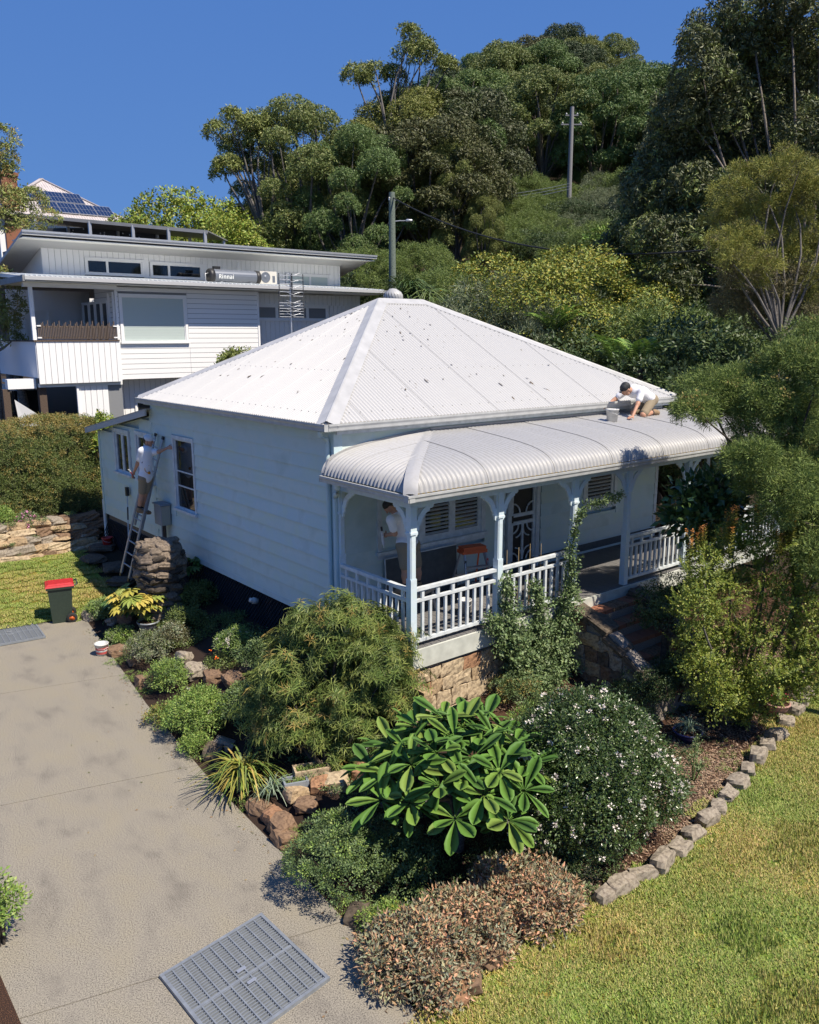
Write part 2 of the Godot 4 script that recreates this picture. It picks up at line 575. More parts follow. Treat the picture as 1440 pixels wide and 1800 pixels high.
# boards on a wall. axis "x": wall in the plane x = at, boards run along z. axis "z": plane z = at, boards run along x.
func boards(parent, axis, plane_at, out, u0, u1, y0, y1, step, holes, mats):
	var y = y0
	while y < y1 - 0.02:
		var top = minf(y + step, y1)
		var segs = [[u0, u1]]
		for h in holes:
			if h[2] < top - 0.01 and h[3] > y + 0.01:
				var nx = []
				for s in segs:
					if h[1] <= s[0] or h[0] >= s[1]:
						nx.append(s)
						continue
					if h[0] > s[0] + 0.02: nx.append([s[0], h[0]])
					if h[1] < s[1] - 0.02: nx.append([h[1], s[1]])
				segs = nx
		for h in holes:                      # what is left of a board over or under an opening
			if h[2] < top - 0.01 and h[3] > y + 0.01:
				if h[2] > y + 0.02: segs.append([h[0], h[1], y, h[2]])
				if h[3] < top - 0.02: segs.append([h[0], h[1], h[3], top])
		for s in segs:
			var st := start()
			if s.size() > 2:
				if axis == "x": add_box(st, Vector3(plane_at + out * 0.008, (s[2] + s[3]) / 2, (s[0] + s[1]) / 2), Vector3(0.016, s[3] - s[2], s[1] - s[0]))
				else: add_box(st, Vector3((s[0] + s[1]) / 2, (s[2] + s[3]) / 2, plane_at + out * 0.008), Vector3(s[1] - s[0], s[3] - s[2], 0.016))
				part(parent, "weatherboard", finish(st), mats[0])
				continue
			var pr = PackedVector2Array([Vector2(0, y), Vector2(out * 0.034, y), Vector2(out * 0.034, y + 0.01), Vector2(out * 0.008, top), Vector2(0, top)])
			if axis == "x":
				add_plate(st, pr, Vector3(plane_at, 0, s[0]), Vector3.RIGHT, Vector3.UP, s[1] - s[0])
			else:
				add_plate(st, pr, Vector3(s[0], 0, plane_at), Vector3.BACK, Vector3.UP, -(s[1] - s[0]))
			part(parent, "weatherboard", finish(st), mats[rng.randi() % mats.size()])
		y += step

# a slope of corrugated iron: s runs along the eave from o, t goes in; hips at either end cut it
func iron(parent, o: Vector3, along: Vector3, inward: Vector3, rise: float, run: float, length: float, ha: float, hb: float, mat_key):
	var wave = 0.0762
	var per = 10
	var sheets = int(ceil(length / (wave * per)))
	var slope = (inward * run + Vector3.UP * rise)
	var nrm = along.cross(slope).normalized()
	if nrm.y < 0: nrm = -nrm
	for k in sheets:
		var st := start()
		st.set_smooth_group(1)
		var s0 = k * wave * per
		var s1 = minf(length, (k + 1) * wave * per + 0.03)
		var n = int(ceil((s1 - s0) / (wave / 6.0)))
		var lap = 0.003 * (k % 2)
		var prev = null
		for i in n + 1:
			var s = lerpf(s0, s1, float(i) / n)
			var t = clampf(minf(s / ha, (length - s) / hb), 0.0, 1.0)
			var b = o + along * s + nrm * (0.018 * cos(TAU * s / wave) + lap)
			var cur = [b - slope.normalized() * 0.05, b + slope * t]
			if prev and (t > 0.0 or prev[1] != prev[0]):
				quad(st, prev[0], cur[0], cur[1], prev[1])
			prev = cur
		part(parent, "roof_sheet", finish(st), mat_key)

# the curved profile of the veranda roof: distance in from the edge -> height
func bull(d) -> float:
	var k = [[0.0, 3.80], [0.015, 3.87], [0.05, 3.945], [0.10, 4.00], [0.17, 4.05], [0.26, 4.095], [0.38, 4.135], [0.55, 4.175], [0.8, 4.215], [1.2, 4.26], [1.7, 4.31], [2.3, 4.36]]
	for i in k.size() - 1:
		if d <= k[i + 1][0]:
			return lerpf(k[i][1], k[i + 1][1], (d - k[i][0]) / (k[i + 1][0] - k[i][0]))
	return 4.36

const BULL_D := [0.0, 0.015, 0.05, 0.10, 0.17, 0.26, 0.38, 0.55, 0.8, 1.2, 1.7, 2.27]

func bullnose(parent, o: Vector3, along: Vector3, inward: Vector3, length: float, cut0: bool, cut1: bool):
	var wave = 0.095
	var per = 8
	var sheets = int(ceil(length / (wave * per)))
	for k in sheets:
		var st := start()
		st.set_smooth_group(1)
		var s0 = k * wave * per
		var s1 = minf(length, (k + 1) * wave * per + 0.022)
		var n = int(ceil((s1 - s0) / (wave / 6.0)))
		var lap = 0.006 * ((k + 1) % 2)
		var prev = null
		for i in n + 1:
			var s = lerpf(s0, s1, float(i) / n)
			var lim = 2.27
			if cut0: lim = minf(lim, s)
			if cut1: lim = minf(lim, length - s)
			var col = []
			for q in BULL_D.size():
				var d = minf(BULL_D[q], lim)
				var e = 0.01
				var tng = Vector2(2 * e, bull(d + e) - bull(maxf(d - e, 0.0)))
				if d < e: tng = Vector2(e, bull(d + e) - bull(0.0))
				var nv = Vector2(-tng.y, tng.x).normalized()
				var disp = 0.017 * cos(TAU * s / wave) + lap
				col.append(o + along * s + inward * (d + nv.x * disp) + Vector3.UP * (bull(d) + nv.y * disp))
			if prev:
				for q in col.size() - 1:
					if col[q] == col[q + 1] and prev[q] == prev[q + 1]: continue
					quad(st, prev[q], col[q], col[q + 1], prev[q + 1])
			prev = col
		part(parent, "roof_sheet", finish(st), "veranda_tin")

func gutter(parent, a: Vector3, b: Vector3, out: Vector3, mat_key = "gutter_white", h = 0.115, w = 0.11):
	# an open quad gutter: back, floor, front with a rolled lip
	var st := start()
	st.set_smooth_group(-1)
	var pr = [Vector2(0, 0), Vector2(0, h), Vector2(0.006, h), Vector2(0.006, 0.008), Vector2(w - 0.012, 0.008), Vector2(w - 0.006, h - 0.02), Vector2(w - 0.028, h - 0.018), Vector2(w - 0.028, h), Vector2(w + 0.006, h + 0.002), Vector2(w + 0.006, h - 0.03), Vector2(w - 0.008, h * 0.45), Vector2(w - 0.014, 0)]
	for i in pr.size():
		var p = pr[i]; var q = pr[(i + 1) % pr.size()]
		quad(st, a + out * p.x + Vector3.UP * p.y, b + out * p.x + Vector3.UP * p.y, b + out * q.x + Vector3.UP * q.y, a + out * q.x + Vector3.UP * q.y)
	for e in [a, b]:
		quad(st, e, e + Vector3.UP * h, e + out * w + Vector3.UP * h, e + out * w)
	return part(parent, "gutter", finish(st), mat_key)

func arc(c: Vector2, r, a0, a1, n) -> Array:
	var o = []
	for i in n + 1:
		var a = lerpf(a0, a1, float(i) / n)
		o.append(c + Vector2(cos(a), sin(a)) * r)
	return o

# a fretwork bracket in the plane (x, up): spreads from a post to the beam; origin at the post's face under the beam
func bracket_mesh(o: Vector3, x: Vector3, th: float) -> ArrayMesh:
	var st := start()
	var d = x.cross(Vector3.UP).normalized() * (-th / 2.0)
	# the curved arm
	var outer = [Vector2(0, -0.46), Vector2(0.03, -0.46), Vector2(0.05, -0.43), Vector2(0.05, -0.38), Vector2(0.085, -0.36), Vector2(0.085, -0.31)]
	outer += arc(Vector2(0.36, -0.33), 0.25, PI * 0.93, PI * 0.60, 6)
	outer += [Vector2(0.29, -0.06), Vector2(0.33, -0.06), Vector2(0.36, -0.03), Vector2(0.36, 0.0), Vector2(0.24, 0.0)]
	outer += arc(Vector2(0.36, -0.33), 0.335, PI * 0.64, PI * 0.93, 6)
	outer += [Vector2(0.0, -0.24)]
	add_plate(st, PackedVector2Array(outer), o + d, x, Vector3.UP, th)
	# the thin strip against the post and the one under the beam close the little triangle
	add_plate(st, PackedVector2Array([Vector2(0, -0.239), Vector2(0.022, -0.232), Vector2(0.022, 0), Vector2(0, 0)]), o + d * 0.98, x, Vector3.UP, th * 0.96)
	add_plate(st, PackedVector2Array([Vector2(0.022, -0.03), Vector2(0.25, -0.03), Vector2(0.25, -0.001), Vector2(0.022, -0.001)]), o + d * 0.96, x, Vector3.UP, th * 0.92)
	return finish(st)

func post_mesh() -> ArrayMesh:
	var st := start()
	add_box(st, Vector3(0, 0.55, 0), Vector3(0.115, 1.1, 0.115))
	# stop-chamfered shaft
	st.set_smooth_group(-1)
	var w = 0.055; var c = 0.02
	var o = [Vector2(w, w - c), Vector2(w - c, w), Vector2(-w + c, w), Vector2(-w, w - c), Vector2(-w, -w + c), Vector2(-w + c, -w), Vector2(w - c, -w), Vector2(w, -w + c)]
	for i in 8:
		var p = o[i]; var q = o[(i + 1) % 8]
		quad(st, Vector3(p.x, 1.1, p.y), Vector3(q.x, 1.1, q.y), Vector3(q.x, 1.8, q.y), Vector3(p.x, 1.8, p.y))
	add_box(st, Vector3(0, 2.0, 0), Vector3(0.115, 0.4, 0.115))
	add_box(st, Vector3(0, 1.80, 0), Vector3(0.14, 0.035, 0.14))
	return finish(st)

func railing(parent, a: Vector3, b: Vector3):
	var along = (b - a).normalized()
	var len = a.distance_to(b)
	var across = along.cross(Vector3.UP)
	var bas = Basis(along, Vector3.UP, across)
	for r in [[0.915, 0.05, 0.075], [0.885, 0.02, 0.05], [0.735, 0.045, 0.05], [0.10, 0.05, 0.055]]:
		rbx(parent, "rail", "trim_white", (a + b) / 2 + Vector3.UP * r[0], Vector3(len, r[1], r[2]), bas)
	var n = int(round(len / 0.153))
	for i in range(1, n):
		var p = a + along * (len * i / n)
		rbx(parent, "baluster", "trim_white", p + Vector3.UP * 0.4185, Vector3(0.046, 0.584, 0.038), bas)
		if i % 2 == 1:
			rbx(parent, "baluster", "trim_white", p + Vector3.UP * 0.816, Vector3(0.05, 0.112, 0.038), bas)

func wadd(st, o: Vector3, b: Basis, x0, x1, y0, y1, d0, d1):
	add_box(st, o + b * Vector3((x0 + x1) / 2, (y0 + y1) / 2, (d0 + d1) / 2), Vector3(x1 - x0, y1 - y0, d1 - d0), b)

func wbx(f, o: Vector3, b: Basis, nm, mk, x0, x1, y0, y1, d0, d1):
	return rbx(f, nm, mk, o + b * Vector3((x0 + x1) / 2, (y0 + y1) / 2, (d0 + d1) / 2), Vector3(x1 - x0, y1 - y0, d1 - d0), b)

# a window standing in a wall plane. o: lower corner, x: along the wall, n: outward
func window(parent, n_name, o: Vector3, x: Vector3, n: Vector3, w, h, opts = {}):
	var trim = opts.get("trim", 0.1)
	var mat_key = opts.get("mat", "trim_white")
	var st := start()
	var bas = Basis(x, Vector3.UP, n)
	wadd(st, o, bas, -trim, 0, 0, h, -0.05, 0.045)
	wadd(st, o, bas, w, w + trim, 0, h, -0.05, 0.045)
	wadd(st, o, bas, -trim, w + trim, h, h + trim, -0.05, 0.048)
	var f = part(parent, n_name, finish(st), mat_key)
	wbx(f, o, bas, "sill", mat_key, -trim - 0.03, w + trim + 0.03, -0.06, -0.002, -0.05, 0.09)
	if opts.get("apron", 0.0) > 0.0:
		wbx(f, o, bas, "apron", mat_key, -trim, w + trim, -0.062 - opts.apron, -0.062, -0.05, 0.035)
	var cols = opts.get("cols", [0.0, 1.0])
	var s = opts.get("sash", 0.05)
	for i in cols.size() - 1:
		var x0 = w * cols[i]; var x1 = w * cols[i + 1]
		wbx(f, o, bas, "sash", mat_key, x0, x0 + s, 0, h, -0.03, 0.01)
		wbx(f, o, bas, "sash", mat_key, x1 - s, x1, 0, h, -0.03, 0.01)
		wbx(f, o, bas, "sash", mat_key, x0 + s, x1 - s, 0, s * opts.get("bottom", 1.0), -0.03, 0.009)
		wbx(f, o, bas, "sash", mat_key, x0 + s, x1 - s, h - s, h, -0.03, 0.009)
		wbx(f, o, bas, "pane", opts.get("glass", "dark_glass"), x0 + s, x1 - s, s, h - s, -0.022, -0.016)
		for y in opts.get("bars", []):
			wbx(f, o, bas, "glazing_bar", mat_key, x0 + s, x1 - s, h * y - 0.014, h * y + 0.014, -0.016, 0.002)
		if opts.get("slats", 0) > 0:
			var c = opts.slats
			var y_lo = s * opts.get("bottom", 1.0)
			for k in c:
				var y = lerpf(y_lo + 0.03, h - s - 0.03, float(k) / (c - 1))
				rbx(f, "slat", "slat", o + x * ((x0 + x1) / 2) + Vector3.UP * y + n * -0.002, Vector3(x1 - x0 - 2 * s, 0.011, 0.045), bas * Basis(Vector3.RIGHT, 0.5))
	return f

func cottage():
	var c = thing("weatherboard_cottage", "pale blue weatherboard cottage with a white corrugated hip roof and front veranda", "house")
	# ---- walls: a solid core, boards over it
	var wl = part(c, "wall", slab(0.06, 8.98, 1.25, 4.5, -9.6, -2.09), "board_paint")
	var three = ["board_paint", "board_primer", "board_blue", "board_paint"]
	boards(wl, "x", 0.0, -1, -9.6, -2.14, 1.25, 4.55, 0.254, [[-8.46, -7.34, 2.14, 3.87]], three)
	boards(wl, "z", -2.02, 1, 0.13, 8.98, 1.36, 4.55, 0.254, [[1.76, 3.42, 2.1, 3.32], [3.98, 5.02, 1.3, 3.6], [6.34, 7.5, 2.2, 3.3]], three)
	# corner boards
	bx(wl, "corner_board", "board_blue", -0.035, -0.001, 1.25, 4.55, -2.14, -1.985)
	bx(wl, "corner_board", "board_blue", -0.001, 0.13, 1.25, 4.55, -2.019, -1.986)
	bx(wl, "corner_board", "trim_white", 8.93, 9.03, 1.25, 4.5, -2.019, -1.98)
	bx(wl, "corner_board", "board_paint", -0.03, 0.02, 1.25, 4.32, -9.68, -9.58)
	bx(wl, "base_board", "board_blue", -0.04, -0.002, 1.13, 1.249, -9.6, -2.0)
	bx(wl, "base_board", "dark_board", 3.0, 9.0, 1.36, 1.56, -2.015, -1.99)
	# ---- the lean-to at the back
	var st := start()
	add_plate(st, PackedVector2Array([Vector2(-9.602, 1.28), Vector2(-9.602, 4.22), Vector2(-13.3, 3.56), Vector2(-13.3, 1.28)]), Vector3(0.07, 0, 0), Vector3.BACK, Vector3.UP, -5.0)
	var ln = part(c, "lean_to_wall", finish(st), "board_paint")
	var y = 1.28
	while y < 4.1:
		var t = y + 0.254
		var zend = -9.6
		var zst = -13.3
		if t > 3.56:
			zst = maxf(-13.3, -9.6 - (4.22 - t) / 0.66 * 3.7)
		for s in ([[zst, zend]] if t < 2.56 or y > 3.8 else [[zst, -12.2], [-11.06, -10.68], [-9.6, zend]]):
			if s[1] - s[0] < 0.05: continue
			var s2 := start()
			add_plate(s2, PackedVector2Array([Vector2(0, y), Vector2(-0.022, y), Vector2(-0.022, y + 0.01), Vector2(-0.008, t), Vector2(0, t)]), Vector3(0.012, 0, s[0]), Vector3.RIGHT, Vector3.UP, s[1] - s[0])
			part(ln, "weatherboard", finish(s2), three[rng.randi() % 3])
		y = t
	bx(ln, "weatherboard", "board_paint", -0.006, 0.012, 3.70, 3.82, -12.2, -9.62)
	bx(ln, "corner_board", "board_paint", -0.03, 0.05, 1.28, 3.54, -13.36, -13.27)
	# sloping barge and tin of the lean-to
	st = start()
	add_plate(st, PackedVector2Array([Vector2(-9.5, 4.36), Vector2(-9.5, 4.22), Vector2(-13.85, 3.44), Vector2(-13.85, 3.58)]), Vector3(-0.16, 0, 0), Vector3.BACK, Vector3.UP, 0.04)
	part(c, "barge_board", finish(st), "fascia_grey")
	st = start()
	add_plate(st, PackedVector2Array([Vector2(-9.5, 4.375), Vector2(-9.5, 4.363), Vector2(-13.9, 3.575), Vector2(-13.9, 3.587)]), Vector3(-0.21, 0, 0), Vector3.BACK, Vector3.UP, -5.4)
	part(c, "lean_to_roof", finish(st), "fascia_grey")
	# ---- windows of the side wall (the wall faces -x)
	var wz = Vector3(0, 0, 1)
	var wn = Vector3.LEFT
	window(c, "window", Vector3(-0.0, 2.22, -8.38), wz, wn, 0.96, 1.57, {"trim": 0.075, "bars": [0.33, 0.54], "sash": 0.035})
	window(c, "window", Vector3(0.0, 2.60, -12.08), wz, wn, 0.9, 1.03, {"trim": 0.09, "cols": [0.0, 0.5, 1.0], "sash": 0.06})
	window(c, "window", Vector3(0.0, 2.60, -10.58), wz, wn, 0.9, 1.08, {"trim": 0.09, "cols": [0.0, 0.5, 1.0], "sash": 0.06})
	# ---- windows and door under the veranda (the wall faces +z)
	var vx = Vector3.RIGHT
	window(c, "window", Vector3(1.86, 2.32, -2.02), vx, Vector3.BACK, 1.46, 0.9, {"trim": 0.1, "cols": [0.0, 0.5, 1.0], "sash": 0.075, "slats": 10, "bottom": 1.6, "apron": 0.08})
	window(c, "window", Vector3(6.44, 2.42, -2.02), vx, Vector3.BACK, 0.96, 0.8, {"trim": 0.1, "sash": 0.08, "slats": 8, "bottom": 1.4, "apron": 0.08})
	screen_door(c)
	# an outlet of a window on the return by the painter: the sill strip low on the wall
	window(c, "window", Vector3(0.92, 2.32, -2.02), vx, Vector3.BACK, 0.55, 0.9, {"trim": 0.09, "sash": 0.06, "slats": 10, "apron": 0.08})
	# ---- roof
	var rf_ = part(c, "roof", roof_core(), "board_paint")
	var run = (RZ0 - RZ1) / 2.0
	var rise = RIDGE - EAVE
	iron(rf_, Vector3(RX0, EAVE, RZ0), Vector3.RIGHT, Vector3.FORWARD, rise, run, RX1 - RX0, RIDGE_A - RX0, RX1 - RIDGE_B, "roof_white")
	iron(rf_, Vector3(RX0, EAVE, RZ1), Vector3.BACK, Vector3.RIGHT, rise, RIDGE_A - RX0, RZ0 - RZ1, run, run, "roof_white")
	iron(rf_, Vector3(RX1, EAVE, RZ1), Vector3.BACK, Vector3.LEFT, rise, RX1 - RIDGE_B, RZ0 - RZ1, run, run, "roof_white")
	iron(rf_, Vector3(RX0, EAVE, RZ1), Vector3.RIGHT, Vector3.BACK, rise, run, RX1 - RX0, RIDGE_A - RX0, RX1 - RIDGE_B, "roof_white")
	var mid = (RZ0 + RZ1) / 2.0
	var ra = Vector3(RIDGE_A, RIDGE, mid)
	var rb = Vector3(RIDGE_B, RIDGE, mid)
	for h in [[Vector3(RX0, EAVE, RZ0), ra], [Vector3(RX0, EAVE, RZ1), ra], [Vector3(RX1, EAVE, RZ0), rb], [Vector3(RX1, EAVE, RZ1), rb], [ra, rb]]:
		cap(rf_, h[0], h[1], h == [ra, rb])
	# gutters
	var gy = EAVE - 0.125
	gutter(rf_, Vector3(RX0 - 0.03, gy, RZ0 + 0.0), Vector3(RX1 + 0.05, gy, RZ0 + 0.0), Vector3.BACK)
	gutter(rf_, Vector3(RX0 - 0.0, gy, RZ1), Vector3(RX0 - 0.0, gy, RZ0 + 0.1), Vector3.LEFT)
	bx(rf_, "eave_fascia", "trim_white", -0.02, 9.2, 4.44, 4.60, -1.96, -1.905)
	bx(rf_, "eave_fascia", "board_paint", -0.16, -0.03, 4.47, 4.58, -9.65, -1.99)
	# grime along the ends of the iron
	bx(rf_, "eave_edge", "eave_grime", RX0 + 0.02, RX1 - 0.02, EAVE - 0.028, EAVE - 0.012, RZ0 + 0.02, RZ0 + 0.035)
	bx(rf_, "eave_edge", "eave_grime", RX0 - 0.035, RX0 - 0.02, EAVE - 0.028, EAVE - 0.012, RZ1 + 0.05, RZ0 - 0.02)
	screws(rf_, rise, run)
	# ---- downpipes at the front corner
	part(c, "downpipe", tube([Vector3(-0.25, 4.50, -2.05), Vector3(-0.25, 4.42, -2.06), Vector3(-0.10, 4.36, -2.10), Vector3(-0.075, 4.28, -2.11), Vector3(-0.075, 1.2, -2.11), Vector3(-0.085, 1.05, -2.05)], 0.043, 8), "board_blue")
	part(c, "downpipe", tube([Vector3(-0.22, 3.74, -1.62), Vector3(-0.22, 3.62, -1.62), Vector3(-0.17, 3.52, -1.70), Vector3(-0.06, 3.46, -1.93), Vector3(-0.045, 3.38, -1.95), Vector3(-0.045, 1.2, -1.95)], 0.045, 8), "board_blue")
	part(c, "downpipe", tube([Vector3(0.05, 1.62, -13.52), Vector3(0.05, 0.5, -13.52)], 0.05, 8), "trim_white")
	# ---- lattice round the underfloor
	var dk = part(c, "underfloor", slab(0.06, 9.0, 1.10, 1.24, -13.2, -2.1), "old_timber")
	bx(dk, "pier_wall", "old_timber", 1.6, 1.75, -0.4, 1.10, -13.2, -2.1)
	bx(dk, "pier_wall", "old_timber", 0.1, 1.6, -0.4, 1.10, -2.2, -2.1)
	bx(dk, "pier_wall", "old_timber", 0.1, 1.6, -0.4, 1.10, -13.2, -13.1)
	for k in 6:
		bx(dk, "pier", "brick_red", 0.25, 0.5, -0.3, 1.10, -12.6 + k * 1.9, -12.35 + k * 1.9)
	lattice(dk, -13.2, -0.15, 0.0)
	veranda(c)

func roof_core() -> ArrayMesh:
	var st := start()
	st.set_smooth_group(-1)
	var e = EAVE - 0.05
	var m = (RZ0 + RZ1) / 2.0
	var i = 0.03
	var a = Vector3(RX0 + i, e, RZ0 - i); var b = Vector3(RX1 - i, e, RZ0 - i); var c = Vector3(RX1 - i, e, RZ1 + i); var d = Vector3(RX0 + i, e, RZ1 + i)
	var p = Vector3(RIDGE_A, RIDGE - 0.06, m); var q = Vector3(RIDGE_B, RIDGE - 0.06, m)
	quad(st, a, b, q, p); quad(st, c, d, p, q); tri(st, d, a, p); tri(st, b, c, q)
	quad(st, d, c, b, a)
	return finish(st)

func cap(parent, a: Vector3, b: Vector3, ridge = false):
	var d = (b - a).normalized()
	var flat = d.cross(Vector3.UP).normalized()
	var up = flat.cross(d).normalized()
	var drop = 0.075 if not ridge else 0.10
	var w = 0.19
	var lift = up * 0.028
	var st := start()
	st.set_smooth_group(-1)
	var prof = [Vector2(-w, -drop), Vector2(-0.03, -0.004), Vector2(-0.014, 0.012), Vector2(0.014, 0.012), Vector2(0.03, -0.004), Vector2(w, -drop)]
	for i in prof.size() - 1:
		var p = flat * prof[i].x + up * prof[i].y + lift
		var q = flat * prof[i + 1].x + up * prof[i + 1].y + lift
		quad(st, a + p, a + q, b + q, b + p)
	# the turned-down edges
	for s in [-1, 1]:
		var p = flat * (w * s) - up * drop + lift
		quad(st, a + p, b + p, b + p - up * 0.02, a + p - up * 0.02)
	part(parent, "ridge_cap" if ridge else "hip_cap", finish(st), "roof_cap")

func screws(parent, rise, run):
	var st := start()
	var along_n = [[0.06], [0.5]]
	for tt in [0.05, 0.34, 0.63]:
		for k in 42:
			var s = 0.12 + k * 0.2286
			var L = RX1 - RX0
			if tt < minf(s / (RIDGE_A - RX0), (L - s) / (RX1 - RIDGE_B)) - 0.05:
				add_box(st, Vector3(RX0 + s, EAVE + rise * tt + 0.016, RZ0 - run * tt), Vector3(0.014, 0.012, 0.014))
		for k in 34:
			var s = 0.12 + k * 0.2286
			var L = RZ0 - RZ1
			if tt < minf(s, L - s) / run - 0.05:
				add_box(st, Vector3(RX0 + (RIDGE_A - RX0) * tt, EAVE + rise * tt + 0.016, RZ1 + s), Vector3(0.014, 0.012, 0.014))
	var o = part(parent, "roof_screw", finish(st), "roof_grey")
	o.set_meta("kind", "stuff")

func lattice(parent, z0, z1, x):
	var st := start()
	var z = z0
	while z < z1 + 1.2:
		for s in [-1, 1]:
			var a = Vector3(x + 0.02 + s * 0.006, 1.14, z)
			var b = Vector3(x + 0.02 + s * 0.006, -0.1, z + s * 1.24)
			if minf(a.z, b.z) > z0 - 1.2 and maxf(a.z, b.z) < -2.0:
				add_bar(st, a, b, 0.03, 0.008)
		z += 0.105
	var o = part(parent, "lattice", finish(st), "lattice")
	o.set_meta("kind", "stuff")

func screen_door(c):
	var z = -2.02
	var d = part(c, "screen_door", slab(4.12, 4.86, 1.40, 3.42, z - 0.03, z - 0.01), "black_mesh")
	for s in [4.04, 4.86]:
		bx(d, "door_frame", "trim_white", s, s + 0.1, DECK, 3.5, z - 0.03, z + 0.05)
	bx(d, "door_frame", "trim_white", 4.04, 4.96, 3.5, 3.6, z - 0.03, z + 0.05)
	for s in [4.142, 4.79]:
		bx(d, "stile", "trim_white", s, s + 0.068, 1.39, 3.45, z - 0.012, z + 0.025)
	for r in [[1.39, 1.55], [2.30, 2.37], [2.46, 2.53], [3.36, 3.45]]:
		bx(d, "door_rail", "trim_white", 4.21, 4.79, r[0], r[1], z - 0.012, z + 0.022)
	# fretwork: quarter arcs in the corners of the upper panel and the lyre of the lower one
	for s in [-1, 1]:
		var cx = 4.5
		var px = cx + s * 0.29
		for q in [[px, 2.53, 0.20, 1], [px, 3.36, 0.20, -1], [px, 2.30, 0.17, -1], [px, 1.55, 0.17, 1]]:
			var pts = []
			for a in arc(Vector2(q[0] - s * q[2] * 0.0, q[1]), q[2], (PI if s > 0 else 0.0), (PI / 2 if s > 0 else PI / 2), 6):
				pts.append(Vector3(a.x, q[1] + (a.y - q[1]) * q[3], z + 0.008))
			part(d, "fretwork", tube(pts, 0.018, 5), "trim_white")
		var ly = []
		for a in arc(Vector2(cx + s * 0.19, 2.23), 0.17, (PI if s > 0 else 0.0), (PI * 1.5 if s > 0 else -PI / 2), 6):
			ly.append(Vector3(a.x, a.y - 0.02, z + 0.008))
		part(d, "fretwork", tube(ly, 0.016, 5), "trim_white")
		var lw = []
		for a in arc(Vector2(cx + s * 0.2, 1.64), 0.18, (PI if s > 0 else 0.0), PI / 2, 6):
			lw.append(Vector3(a.x, a.y, z + 0.008))
		part(d, "fretwork", tube(lw, 0.016, 5), "trim_white")
	bx(d, "fretwork", "trim_white", 4.475, 4.525, 1.55, 2.30, z - 0.01, z + 0.018)
	bx(d, "handle", "black_plastic", 4.15, 4.19, 2.36, 2.5, z + 0.026, z + 0.05)

